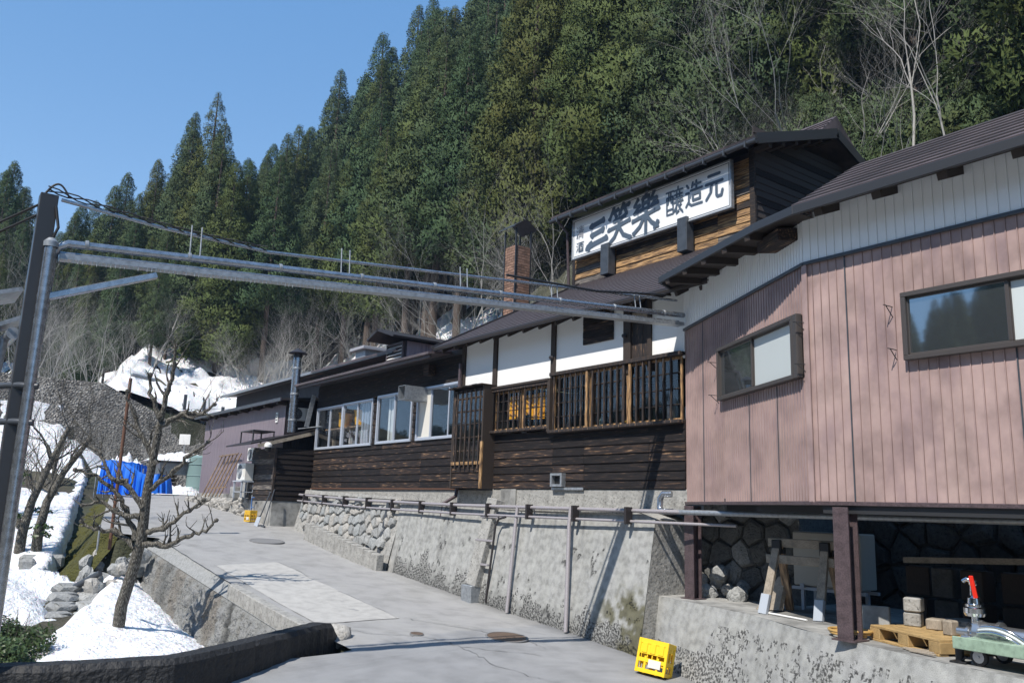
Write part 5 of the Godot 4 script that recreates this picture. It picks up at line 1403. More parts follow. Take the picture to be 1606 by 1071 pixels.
func build_objects() -> void:
	# yellow bottle crate leaning on the foot of the wall
	bottle_crate("bottle_crate", "bright yellow plastic bottle crate on the road against the concrete ledge", Vector3(-7.6, road_at(-7.6, -7.86), -7.86), Basis.from_euler(Vector3(-0.22, 0.42, -0.1)), M.yellow_plastic, 0.95)
	bottle_crate("bottle_crate", "dull mustard coloured crate beside the timber shed's base", Vector3(-22.0, road_y(-22), -7.78), Basis(Vector3.UP, 0.2), M.yellow_dull, 0.7)
	# sawhorse
	var sw := thing("sawhorse", "wooden sawhorse with black brackets under the store", "sawhorse", Vector3(-6.02, 0.7, -8.7))
	sw.rotation.y = 0.06
	for y in [0.76, 0.57]:
		slab(sw, "cross_rail", M.plank_flat, Vector3(-0.44, y, -0.025 if y > 0.7 else 0.035), Vector3(0.44, y + 0.1, 0.025 if y > 0.7 else 0.075), 0.006)
	for sx in [-0.31, 0.31]:
		for sz in [1.0, -1.0]:
			var l := MB.new(); l.bar(Vector3(sx, 0.78, sz * 0.03), Vector3(sx + 0.04 * sign(sx), 0.02, sz * 0.27), 0.045, 0.1, Vector3.RIGHT, 0.005)
			put(sw, "leg", l, M.plank if sz > 0 else M.pale_wood)
			if sz > 0:
				var sn := MB.new(); sn.bar(Vector3(sx + 0.03 * sign(sx), 0.22, 0.235), Vector3(sx + 0.042 * sign(sx), 0.0, 0.3), 0.05, 0.11, Vector3.RIGHT, 0.004)
				put(sw, "leg_sleeve", sn, M.grey_paint)
		var br := MB.new(); br.box(Vector3(sx, 0.76, 0.04), Vector3(0.12, 0.16, 0.05), Basis(), 0.008); br.box(Vector3(sx, 0.76, -0.04), Vector3(0.12, 0.16, 0.04), Basis(), 0.008)
		put(sw, "bracket", br, M.black)
	var wp := thing("wood_offcut", "triangular brown plywood offcut leaning beside the sawhorse", "board", Vector3(-6.58, 0.7, -8.75))
	var tm := MB.new()
	var tp := [Vector3(-0.14, 0, 0.02), Vector3(0.18, 0.02, 0), Vector3(0.2, 0.42, -0.12), Vector3(0.1, 0.4, -0.12)]
	var off := Vector3(0.02, 0.0, -0.05)
	tm.quad(tp[0], tp[1], tp[2], tp[3]); tm.quad(tp[0] + off, tp[3] + off, tp[2] + off, tp[1] + off)
	for j in 4: tm.quad(tp[j] + off, tp[(j + 1) % 4] + off, tp[(j + 1) % 4], tp[j])
	put(wp, "sheet", tm, M.plank)
	var rod := thing("white_rod", "thin white plastic rod lying under the sawhorse", "rod", Vector3(-6.0, 0.715, -8.38))
	var rm := MB.new(); rm.tube([Vector3(-0.45, 0, -0.08), Vector3(0.3, 0, 0.1)], 0.012, 6)
	put(rod, "tube", rm, M.white_paint)
	ac_unit("big beige air conditioner unit in the shade behind the sawhorse", Vector3(-6.1, 0.98, -9.45), PI, 1.12)
	var stn := thing("steel_stand", "grey steel stand that carries the beige air conditioner unit", "stand", Vector3(-6.1, 0.7, -9.45))
	for sx in [-0.35, 0.35]:
		for sz in [-0.13, 0.13]: slab(stn, "leg", M.grey_paint, Vector3(sx - 0.02, 0, sz - 0.02), Vector3(sx + 0.02, 0.25, sz + 0.02))
	slab(stn, "rail", M.grey_paint, Vector3(-0.5, 0.24, 0.11), Vector3(0.5, 0.275, 0.15))
	slab(stn, "rail", M.grey_paint, Vector3(-0.5, 0.24, -0.15), Vector3(0.5, 0.275, -0.11))
	# hose ring with orange end
	var hs := thing("hose_coil", "coiled ochre hose with an orange fitting at the foot of the near post", "hose", Vector3(-4.78, 0.72, -7.62))
	var hp := []
	for k in 40: hp.append(Vector3(cos(k * 0.35) * (0.17 + 0.004 * k * 0.3), 0.01 + k * 0.0012, sin(k * 0.35) * 0.15))
	var hm := MB.new(); hm.tube(hp, 0.014, 6)
	put(hs, "coil", hm, M.hose)
	var hn := MB.new(); hn.lathe(Vector3(0.05, 0.03, 0.0), Vector3(0.8, 0.3, 0.5).normalized(), [Vector2(0, 0), Vector2(0.03, 0.0), Vector2(0.03, 0.06), Vector2(0.018, 0.09), Vector2(0, 0.09)], 10)
	put(hs, "fitting", hn, M.red)
	M.red.albedo_color = Color(0.85, 0.16, 0.07)
	var ls := thing("stone_slab", "pale grey square paving slab standing on edge behind the near post", "slab", Vector3(-4.85, 0.7, -8.22))
	var lm := MB.new(); lm.box(Vector3(0, 0.125, 0), Vector3(0.26, 0.27, 0.06), Basis.from_euler(Vector3(-0.1, 0.3, 0.02)), 0.008)
	put(ls, "block", lm, M.concrete_pale)
	# yellow pallet with blocks
	var pt := thing("pallet", "small yellow wooden pallet under the concrete blocks", "pallet", Vector3(-4.05, 0.7, -7.82))
	pt.rotation.y = -0.42
	for k in 5: slab(pt, "deck_board", M.pallet_wood, Vector3(-0.46, 0.115, -0.34 + k * 0.14), Vector3(0.46, 0.137, -0.22 + k * 0.14), 0.003)
	for x in [-0.4, 0.0, 0.4]: slab(pt, "bearer", M.pallet_wood, Vector3(x - 0.07, 0.02, -0.34), Vector3(x + 0.07, 0.115, 0.34), 0.004)
	for z in [-0.3, 0.0, 0.3]: slab(pt, "base_board", M.pallet_wood, Vector3(-0.46, 0.0, z - 0.05), Vector3(0.46, 0.02, z + 0.05), 0.003)
	var bl := [[Vector3(-4.36, 0.9, -8.03), Vector3(0.15, 0.13, 0.16), "grey concrete block at the left end of the pallet, lower of two"], [Vector3(-4.35, 1.035, -8.03), Vector3(0.15, 0.13, 0.18), "grey concrete block topmost at the left end of the pallet"], [Vector3(-4.12, 0.885, -7.98), Vector3(0.14, 0.1, 0.15), "brown wooden block in the middle of the pallet"], [Vector3(-3.86, 0.9, -7.72), Vector3(0.1, 0.13, 0.1), "dark brown square block beside the pump"], [Vector3(-4.1, 0.8, -8.5), Vector3(0.3, 0.2, 0.25), "big shaded concrete block behind the pallet"], [Vector3(-3.8, 0.78, -8.6), Vector3(0.35, 0.16, 0.2), "low shaded stone block behind the pump"]]
	for b in bl:
		var o := thing("block", b[2], "block", b[0])
		var q := MB.new(); q.box(Vector3.ZERO, b[1], Basis(Vector3.UP, rng.randf_range(-0.3, 0.3)), 0.012)
		put(o, "body", q, M.plank if "wood" in b[2] or "brown" in b[2] else M.concrete_rough)
	var bmn := thing("timber_beam", "long brown timber beam lying across blocks in the dark undercroft", "beam", Vector3(-4.3, 1.42, -9.2))
	var bq := MB.new(); bq.bar(Vector3(-0.75, -0.03, 0), Vector3(1.6, 0.09, 0), 0.1, 0.06)
	put(bmn, "beam_body", bq, M.plank_flat)
	for k in 12:
		var o := thing("timber_stack", "short timber blocks stacked in the dark under the beam", "timber", Vector3(-4.95 + (k % 6) * 0.33, 0.7 + (k / 6) * 0.33, -9.3 + 0.05 * (k % 3)), "stacked timber blocks in the undercroft")
		var q := MB.new(); q.box(Vector3(0, 0.15, 0), Vector3(0.24, 0.3, 0.22), Basis(Vector3.UP, 0.3 * sin(k * 2.3)), 0.01)
		put(o, "body", q, [M.post_wood, M.stone_deep_shade, M.rafter][k % 3])  # dark colours paint the undercroft's shade into the blocks
	for k in 3:
		var o := thing("stick", ["thin split stick lying on the ledge in front of the pallet", "short curved bark strip lying on the ledge", "longest weathered stick on the ledge by the black bottle"][k], "stick", Vector3(-4.02 + 0.06 * k, 0.712, -7.42 + 0.05 * k))
		var q := MB.new(); q.bar(Vector3(-0.12, 0, 0), Vector3(0.14, 0.01, 0.04 * (k - 1) + 0.05), 0.035, 0.016, Vector3.UP, 0.004)
		put(o, "splinter", q, M.plank)
	var jk := thing("bottle_jack", "small black bottle jack on the ledge in front of the pallet", "jack", Vector3(-3.53, 0.7, -7.18))
	var jm := MB.new(); jm.lathe(Vector3.ZERO, Vector3.UP, [Vector2(0.055, 0), Vector2(0.055, 0.015), Vector2(0.034, 0.02), Vector2(0.034, 0.13), Vector2(0.02, 0.14), Vector2(0.018, 0.18), Vector2(0, 0.18)], 14)
	put(jk, "cylinder", jm, M.black)
	var jb := MB.new(); jb.box(Vector3(0, 0.008, 0), Vector3(0.13, 0.016, 0.1), Basis(), 0.004); jb.tube([Vector3(0.03, 0.03, 0.02), Vector3(0.07, 0.06, 0.03)], 0.008, 6)
	put(jk, "foot", jb, M.black)
	# trolley with the chrome pump
	var tr := thing("platform_trolley", "pale green platform trolley on rubber castors at the right edge", "trolley", Vector3(-3.05, 0.7, -7.3))
	tr.rotation.y = -0.1
	slab(tr, "deck", M.green_paint, Vector3(-0.44, 0.155, -0.25), Vector3(0.6, 0.2, 0.25), 0.012)
	slab(tr, "edge_rim", M.green_paint, Vector3(-0.46, 0.12, 0.25), Vector3(0.6, 0.215, 0.27), 0.008)
	for p in [Vector3(-0.3, 0.07, 0.17), Vector3(-0.3, 0.07, -0.17), Vector3(0.5, 0.07, 0.17)]:
		var q := MB.new(); q.lathe(p - Vector3(0, 0, 0.02), Vector3.BACK, [Vector2(0.045, 0), Vector2(0.068, 0.004), Vector2(0.068, 0.036), Vector2(0.045, 0.04)], 18)
		var cw := put(tr, "castor", q, M.rubber)
		var q2 := MB.new(); q2.lathe(p - Vector3(0, 0, 0.021), Vector3.BACK, [Vector2(0, 0), Vector2(0.046, 0.001), Vector2(0.046, 0.041), Vector2(0.012, 0.042), Vector2(0.012, 0.05), Vector2(0, 0.05)], 18)
		put(cw, "wheel_rim", q2, M.blue_plastic if false else M.steel)
		var q3 := MB.new(); q3.box(p + Vector3(0, 0.055, 0), Vector3(0.08, 0.04, 0.06), Basis(), 0.006)
		put(cw, "fork", q3, M.steel)
	var pu := thing("transfer_pump", "shiny stainless transfer pump with red lever and hoses on the green trolley", "pump", Vector3(-3.4, 0.92, -7.42))
	var pb := MB.new()
	pb.lathe(Vector3(-0.25, 0.0, 0), Vector3.RIGHT, [Vector2(0, 0), Vector2(0.035, 0.0), Vector2(0.035, 0.08), Vector2(0.05, 0.08), Vector2(0.05, 0.1), Vector2(0.04, 0.1), Vector2(0.075, 0.14), Vector2(0.11, 0.16), Vector2(0.11, 0.2), Vector2(0.095, 0.22), Vector2(0.095, 0.32), Vector2(0.11, 0.33), Vector2(0.11, 0.36), Vector2(0.08, 0.37), Vector2(0.075, 0.6), Vector2(0.09, 0.62), Vector2(0.06, 0.72), Vector2(0, 0.72)], 20)
	put(pu, "casing", pb, M.steel)
	var pv := MB.new()
	pv.lathe(Vector3(-0.1, 0.06, 0), Vector3.UP, [Vector2(0.03, 0), Vector2(0.03, 0.07), Vector2(0.075, 0.075), Vector2(0.085, 0.1), Vector2(0.085, 0.14), Vector2(0.07, 0.15), Vector2(0.07, 0.17), Vector2(0.055, 0.175), Vector2(0.05, 0.22), Vector2(0.03, 0.24), Vector2(0.026, 0.32), Vector2(0.034, 0.33), Vector2(0.034, 0.36), Vector2(0.0, 0.37)], 18)
	pv.tube([Vector3(-0.1, 0.37, 0), Vector3(-0.1, 0.41, 0.01), Vector3(-0.14, 0.43, 0.02), Vector3(-0.17, 0.41, 0.02)], 0.02, 10)
	put(pu, "valve_stack", pv, M.chrome)
	for k in 6:
		var q := MB.new(); q.lathe(Vector3(-0.09, 0.08 * sin(k * TAU / 6), 0.08 * cos(k * TAU / 6)), Vector3.RIGHT, [Vector2(0, -0.02), Vector2(0.014, -0.02), Vector2(0.014, 0.02), Vector2(0, 0.02)], 6)
		put(pu, "bolt", q, M.chrome)
	var rl := MB.new(); rl.bar(Vector3(-0.07, 0.28, 0.03), Vector3(-0.09, 0.46, 0.05), 0.022, 0.035, Vector3.RIGHT, 0.006)
	put(pu, "lever", rl, M.red)
	for k in 3:
		var hq := MB.new()
		var pts := []
		for j in 14:
			var t := j / 13.0
			pts.append(Vector3(lerpf(-0.02, 0.4, t), 0.06 + 0.07 * sin(t * PI) - 0.12 * t - 0.02 * k, 0.1 + 0.05 * sin(t * PI) + 0.025 * k))
		hq.tube(pts, 0.012, 7)
		put(pu, "hose", hq, M.chrome if k != 1 else M.frost)
	var ft := MB.new(); ft.box(Vector3(-0.05, -0.07, 0), Vector3(0.3, 0.09, 0.16), Basis(), 0.01); ft.box(Vector3(0.25, -0.07, 0), Vector3(0.2, 0.08, 0.14), Basis(), 0.01)
	put(pu, "base", ft, M.steel)
	var ob := MB.new(); ob.lathe(Vector3(0.42, 0.02, 0.0), Vector3.RIGHT, [Vector2(0, 0), Vector2(0.06, 0), Vector2(0.06, 0.05), Vector2(0, 0.05)], 14)
	put(pu, "coupling", ob, M.hose)
	var hd := thing("pump_handle", "bent steel handle tube rising behind the pump at the right edge", "handle", Vector3(-3.05, 0.9, -7.5))
	var hdm := MB.new(); hdm.tube([Vector3(0, 0, 0), Vector3(-0.04, 0.16, 0), Vector3(-0.02, 0.21, 0), Vector3(0.04, 0.22, 0), Vector3(0.3, 0.2, 0)], 0.016, 8)
	put(hd, "tube", hdm, M.galv)
	# silver vent pipe under the store
	var vp := thing("drain_pipe", "pale grey drain pipe with elbow running below the store's floor", "pipe", Vector3(-8.2, 1.85, -8.75))
	var vm := MB.new(); vm.tube([Vector3(0.1, 0.22, 0), Vector3(-0.02, 0.22, 0.05), Vector3(-0.06, 0.16, 0.06), Vector3(-0.06, 0.03, 0.07), Vector3(0.0, -0.02, 0.08), Vector3(0.2, -0.02, 0.1)], 0.045, 12)
	put(vp, "elbow", vm, M.galv)
	var vm2 := MB.new(); vm2.tube([Vector3(0.1, -0.02, 0.09), Vector3(1.4, -0.02, 0.2), Vector3(8.0, 0.0, 0.3)], 0.035, 10)
	put(vp, "run", vm2, M.zinc)
	# things by the sheds
	ac_unit("white air conditioner unit on a grey stand beside the timber shed", Vector3(-22.95, 2.3, -7.85), 0.0, 0.8)
	var st := thing("grey_stand", "pale blue grey steel stand under the white air conditioner unit", "stand", Vector3(-22.95, 1.84, -7.85))
	for sx in [-0.3, 0.3]:
		for sz in [-0.16, 0.16]: slab(st, "leg", M.grey_paint, Vector3(sx - 0.02, 0, sz - 0.02), Vector3(sx + 0.02, 0.46, sz + 0.02))
	slab(st, "top", M.grey_paint, Vector3(-0.36, 0.43, -0.2), Vector3(0.36, 0.465, 0.2)); slab(st, "shelf", M.grey_paint, Vector3(-0.32, 0.15, -0.18), Vector3(0.32, 0.17, 0.18))
	ac_unit("air conditioner unit hung on the shed wall above the first one", Vector3(-23.1, 2.85, -8.1), 0.0, 0.62)
	ac_unit("small air conditioner unit high on the dark wall beside the flue", Vector3(-21.75, 3.95, -8.75), PI / 2, 0.6)
	var sf := thing("steel_shelf", "small black steel shelf frame on the shed roof edge", "shelf", Vector3(-22.4, 3.3, -7.9))
	slab(sf, "top", M.black_metal, Vector3(-0.5, 0.3, -0.3), Vector3(0.5, 0.33, 0.3))
	for sx in [-0.48, 0.48]:
		for sz in [-0.28, 0.28]: slab(sf, "leg", M.black_metal, Vector3(sx - 0.015, -0.05, sz - 0.015), Vector3(sx + 0.015, 0.3, sz + 0.015))
	for k in 6:
		var pk := thing("wooden_stake", "long pale wooden stake leaning in a row on the purple shed", "stake", Vector3(-26.75 + k * 0.34, 1.85, -8.0), "wooden stakes leaning on the purple shed")
		var q := MB.new(); q.bar(Vector3(-0.25, 0, 0.06), Vector3(0.1 + 0.02 * (k % 3), 1.3, -0.36), 0.035, 0.03, Vector3.UP, 0.004)
		put(pk, "pole", q, M.pale_wood)
	for k in 2:
		var pk := thing("stake_rail", ["upper cross rail tying the pale wooden stakes", "lower cross rail tying the pale wooden stakes"][k], "rail", Vector3(-26.0, 3.1 - 1.0 * k, -8.3 + 0.27 * k))
		var q := MB.new(); q.bar(Vector3(-0.8, 0, 0), Vector3(1.0, 0.04, 0), 0.03, 0.03)
		put(pk, "pole", q, M.pale_wood)
	for k in 2:
		var cb := thing("concrete_block", ["grey concrete block beside the grey stand", "second grey concrete block, stacked behind the stand's left leg"][k], "block", Vector3(-24.0 + 0.4 * k, 1.84, -8.0 - 0.2 * k))
		var q := MB.new(); q.box(Vector3(0, 0.16 + 0.1 * k, 0), Vector3(0.4, 0.3 + 0.2 * k, 0.22), Basis(), 0.01)
		put(cb, "body", q, M.concrete_pale)
	var shv := thing("shovel", "snow shovel with blue blade leaning on the timber shed's base", "shovel", Vector3(-21.25, road_y(-21.2), -7.72))
	var q1 := MB.new(); q1.tube([Vector3(0, 0.1, 0), Vector3(0.05, 0.85, -0.24)], 0.016, 6); q1.bar(Vector3(-0.02, 0.85, -0.24), Vector3(0.12, 0.85, -0.24), 0.02, 0.02)
	put(shv, "handle", q1, M.slate_steel)
	var q2 := MB.new(); q2.box(Vector3(0, 0.1, 0.02), Vector3(0.26, 0.26, 0.02), Basis(Vector3.RIGHT, -0.3), 0.006)
	put(shv, "blade", q2, M.grey_paint)
	var rk := thing("rake", "thin handled rake standing next to the snow shovel", "rake", Vector3(-20.95, road_y(-20.95), -7.75))
	var q3 := MB.new(); q3.tube([Vector3(0, 0.02, 0), Vector3(-0.12, 0.95, -0.26)], 0.014, 6); q3.box(Vector3(0, 0.02, 0), Vector3(0.25, 0.04, 0.03))
	put(rk, "handle", q3, M.slate_steel)
	var hk := thing("blue_hook", "bent blue pipe hoop standing above the mustard crate", "hoop", Vector3(-22.35, 1.3, -7.9))
	var q4 := MB.new(); q4.tube([Vector3(0, 0, 0), Vector3(0, 0.5, 0), Vector3(0.04, 0.56, 0), Vector3(0.16, 0.56, 0)], 0.02, 6); q4.tube([Vector3(0, 0.3, 0), Vector3(0.16, 0.3, 0)], 0.015, 6)
	put(hk, "hoop", q4, M.blue_plastic)
	M.blue_plastic.albedo_color = Color(0.28, 0.42, 0.62)
	var cv := thing("dome_camera", "white dome security camera on an arm under the shed eave", "camera", Vector3(-21.1, 3.15, -7.75))
	var q5 := MB.new(); q5.lathe(Vector3.ZERO, Vector3.UP, [Vector2(0, -0.12), Vector2(0.06, -0.1), Vector2(0.085, -0.04), Vector2(0.085, 0.0)], 16)
	put(cv, "dome", q5, M.black)
	var q6 := MB.new(); q6.lathe(Vector3.ZERO, Vector3.UP, [Vector2(0.095, -0.01), Vector2(0.1, 0.05), Vector2(0.06, 0.11), Vector2(0, 0.12)], 16); q6.bar(Vector3(0, 0.08, 0), Vector3(-0.3, 0.12, -0.1), 0.04, 0.04)
	put(cv, "housing", q6, M.white_paint)
	# things seen through the windows
	for k in 6:
		var yc := thing("yellow_cloth", "yellow cloth hung to dry behind the lattice window", "cloth", Vector3(-12.3 + k * 0.21, 3.62, -9.06 - 0.04 * (k % 2)), "yellow cloths hung behind the lattice window")
		var q := MB.new()
		for j in 5: q.box(Vector3(-0.08 + j * 0.04, 0.1 * sin(k * 1.3) * 0.3, 0.012 * sin(j * 2.0 + k)), Vector3(0.046, 0.42 + 0.07 * sin(k * 2.2), 0.012), Basis(Vector3.UP, 0.5 * sin(j * 1.9 + k)))
		put(yc, "fabric", q, M.orange_cloth)
	for k in 2:
		var yb := thing("yellow_bin", ["yellow plastic bin tilted behind the leftmost aluminium window", "yellow plastic bin beside the blue grey curtain"][k], "bin", Vector3(-19.95 + k * 0.95, 3.72, -9.3))
		yb.rotation.z = -0.2 + 0.15 * k
		var q := MB.new(); q.lathe(Vector3.ZERO, Vector3.UP, [Vector2(0, 0), Vector2(0.15, 0), Vector2(0.19, 0.36), Vector2(0.2, 0.36), Vector2(0.2, 0.33)], 18)
		put(yb, "body", q, M.orange_cloth)
	var shf := thing("wall_shelf", "plank shelf behind the leftmost aluminium windows", "shelf", Vector3(-19.5, 3.66, -9.35))
	slab(shf, "plank", M.pale_wood, Vector3(-1.3, 0, -0.2), Vector3(0.9, 0.035, 0.2))
	for xk in [-1.2, -0.2, 0.8]: slab(shf, "upright", M.plank, Vector3(xk, -0.5, -0.05), Vector3(xk + 0.06, 0.0, 0.02))
	for k in 9:
		var z := -9.45 - 0.1 * (k % 3)
		var xx: float = [-12.45, -11.3, -10.75, -10.3, -9.75, -9.5, -8.75, -8.5, -8.3][k]
		var o := thing("jug", ["white jug on the sill inside the lattice window's left end", "glass jar inside by the centre lattice post", "white bowl inside, right of the centre lattice post", "dark bottle inside the middle lattice light", "coloured box of packets inside the middle lattice light", "white tray inside beside the packets", "tall steel canister inside the right lattice light", "steel flask with round lid inside the right lattice light", "blue plastic drum inside next to the brown store"][k], ["jug", "jar", "bowl", "bottle", "box", "tray", "canister", "flask", "drum"][k], Vector3(xx, 3.14 + (0.06 if xx < -11.05 else 0.0), z))
		var r: float = [0.06, 0.05, 0.12, 0.05, 0.12, 0.14, 0.07, 0.06, 0.13][k]
		var h: float = [0.16, 0.14, 0.1, 0.22, 0.14, 0.05, 0.5, 0.36, 0.34][k]
		var q := MB.new(); q.lathe(Vector3.ZERO, Vector3.UP, [Vector2(r * 0.8, 0), Vector2(r, h * 0.2), Vector2(r, h * 0.7), Vector2(r * 0.5, h * 0.85), Vector2(r * 0.55, h), Vector2(0, h)], 14)
		put(o, "body", q, [M.white_paint, M.frost, M.white_paint, M.tank_green, M.yellow_dull, M.white_paint, M.steel, M.chrome, M.blue_plastic][k])
	# far end of the road: blue sheets, tank, pallets, notice
	var t1 := thing("blue_tarp", "bright blue tarpaulin draped over a low barrier along the left road edge", "tarpaulin", Vector3(-30, 1.8, -6.2))
	drape(t1, [Vector3(-30.4, 1.78, -5.6), Vector3(-30.2, 1.78, -6.0), Vector3(-29.9, 1.76, -6.45), Vector3(-29.75, 1.74, -6.85)], [1.15, 1.15, 1.0, 0.72], Vector3(-30, 1.8, -6.2))
	var t2 := thing("blue_tarp", "blue tarpaulin over a box in the middle of the road's far end", "tarpaulin", Vector3(-33, 1.85, -7.9))
	drape(t2, [Vector3(-33.2, 1.87, -7.4), Vector3(-32.8, 1.87, -7.95), Vector3(-33.0, 1.87, -8.5), Vector3(-33.4, 1.87, -8.4)], [0.75, 0.75, 0.7, 0.7], Vector3(-33, 1.85, -7.9))
	var t3 := thing("blue_tarp", "upright blue tarpaulin panel standing behind the tree fork", "tarpaulin", Vector3(-34, 1.85, -7.2))
	drape(t3, [Vector3(-34.0, 1.87, -6.6), Vector3(-34.0, 1.87, -7.5), Vector3(-34.2, 1.87, -7.9)], [1.2, 1.15, 1.05], Vector3(-34, 1.85, -7.2))
	for k in 6:
		var bp := thing("barrier_post", "thin grey post carrying the blue tarpaulin barrier", "post", Vector3(-30.5 + 0.12 * k, 1.7, -5.5 - 0.26 * k), "posts of the tarpaulin barrier")
		var q := MB.new(); q.tube([Vector3.ZERO, Vector3(0, 1.0, 0)], 0.018, 6)
		put(bp, "tube", q, M.zinc)
	var tk := thing("water_tank", "round grey green water tank by the purple shed's far corner", "tank", Vector3(-35.2, 1.9, -10.3))
	var q7 := MB.new(); q7.lathe(Vector3.ZERO, Vector3.UP, [Vector2(0.6, 0), Vector2(0.62, 0.02), Vector2(0.6, 1.5), Vector2(0.5, 1.58), Vector2(0, 1.6)], 24)
	put(tk, "shell", q7, M.tank_green)
	for k in 3:
		var q8 := MB.new(); q8.lathe(Vector3(0, 0.3 + 0.45 * k, 0), Vector3.UP, [Vector2(0.61, 0), Vector2(0.635, 0.02), Vector2(0.61, 0.04)], 24)
		put(tk, "hoop", q8, M.tank_green)
	var wbx := thing("steel_shelter", "low grey metal shelter heaped with snow beside the tank", "shelter", Vector3(-36.2, 1.9, -9.6))
	slab(wbx, "body", M.zinc, Vector3(-0.8, 0.8, -1.1), Vector3(0.6, 1.25, 0.9), 0.01)
	for p in [Vector3(0.5, 0, 0.8), Vector3(0.5, 0, -1.0), Vector3(-0.7, 0, 0.8)]: slab(wbx, "leg", M.slate_steel, p, p + Vector3(0.06, 0.82, 0.06))
	slab(wbx, "roof", M.slate_steel, Vector3(-0.95, 1.25, -1.25), Vector3(0.8, 1.31, 1.05))
	for k in 5:
		var pl := thing("pallet", "grey brown wooden pallet in the stack at the road's far end", "pallet", Vector3(-37.2, 1.95 + k * 0.16, -9.2 - 0.03 * (k % 2)), "stacked pallets at the road's far end")
		for j in 3: slab(pl, "bearer", M.plank, Vector3(-0.5, 0, -0.5 + j * 0.45), Vector3(0.5, 0.1, -0.4 + j * 0.45))
		for j in 4: slab(pl, "deck_board", M.plank, Vector3(-0.5 + j * 0.27, 0.1, -0.5), Vector3(-0.3 + j * 0.27, 0.125, 0.5))
	var nb := thing("notice_board", "small white notice board on a post in front of the stone slope", "sign", Vector3(-39.5, 3.3, -10.6))
	nb.rotation.y = 0.9
	slab(nb, "panel", M.white_paint, Vector3(-0.25, 0.85, -0.015), Vector3(0.25, 1.32, 0.015), 0.004)
	slab(nb, "post", M.zinc, Vector3(-0.03, -0.5, -0.05), Vector3(0.03, 0.9, -0.016))
	# rusty pole on the stone pier
	var rp := thing("rusty_pole", "slim rusty steel pole with a flat lamp head standing left of the road", "pole", Vector3(-19.0, 0.7, -3.85))
	var q9 := MB.new(); q9.tube([Vector3.ZERO, Vector3(0.0, 3.55, 0)], 0.035, 8)
	put(rp, "shaft", q9, M.rust)
	var q10 := MB.new(); q10.box(Vector3(0.0, 3.6, -0.25), Vector3(0.16, 0.06, 0.5), Basis(Vector3.RIGHT, -0.15), 0.015)
	put(rp, "lamp_head", q10, M.zinc)
	var q11 := MB.new(); q11.tube([Vector3(0.1, 0, 0.25), Vector3(0.1, 0.5, 0.25)], 0.02, 6)
	put(rp, "stub_post", q11, M.zinc)
	# hand rail and steps in the garden
	var hr := thing("hand_rail", "thin bent iron handrail beside the garden steps", "handrail", Vector3(-20.2, 0, -3.75))
	var q12 := MB.new(); q12.tube([Vector3(0, -0.3, 0), Vector3(0, 0.45, 0), Vector3(-1.3, 0.95, -0.35), Vector3(-1.3, 0.1, -0.35)], 0.02, 6)
	put(hr, "tube", q12, M.slate_steel)

func drape(o: Node3D, base: Array, hs: Array, org: Vector3) -> void:
	var m := MB.new()
	var n := 40
	var prevt := Vector3.ZERO; var prevb := Vector3.ZERO; var prevm := Vector3.ZERO
	for i in n + 1:
		var t := i / float(n) * (base.size() - 1)
		var k := mini(int(t), base.size() - 2)
		var p: Vector3 = (base[k] as Vector3).lerp(base[k + 1], t - k)
		var h := lerpf(hs[k], hs[k + 1], t - k)
		var d: Vector3 = ((base[k + 1] - base[k]) as Vector3).normalized()
		var out := Vector3(-d.z, 0, d.x)
		var f := 0.05 * sin(i * 1.15) + 0.03 * sin(i * 2.3 + 1.0)
		var b := p + out * (0.12 + f) - org; b.y += 0.04
		var mid := p + out * (0.06 + f * 0.7) + Vector3(0, h * 0.6, 0) - org
		var tp := p + Vector3(0, h + 0.02 * sin(i * 0.9), 0) - org
		if i > 0:
			m.quad(prevb, b, mid, prevm); m.quad(prevm, mid, tp, prevt)
			m.quad(prevt, tp, tp - out * 0.3 - Vector3(0, 0.5, 0), prevt - out * 0.3 - Vector3(0, 0.5, 0))
		prevb = b; prevm = mid; prevt = tp
	put(o, "sheet", m, M.blue_tarp)

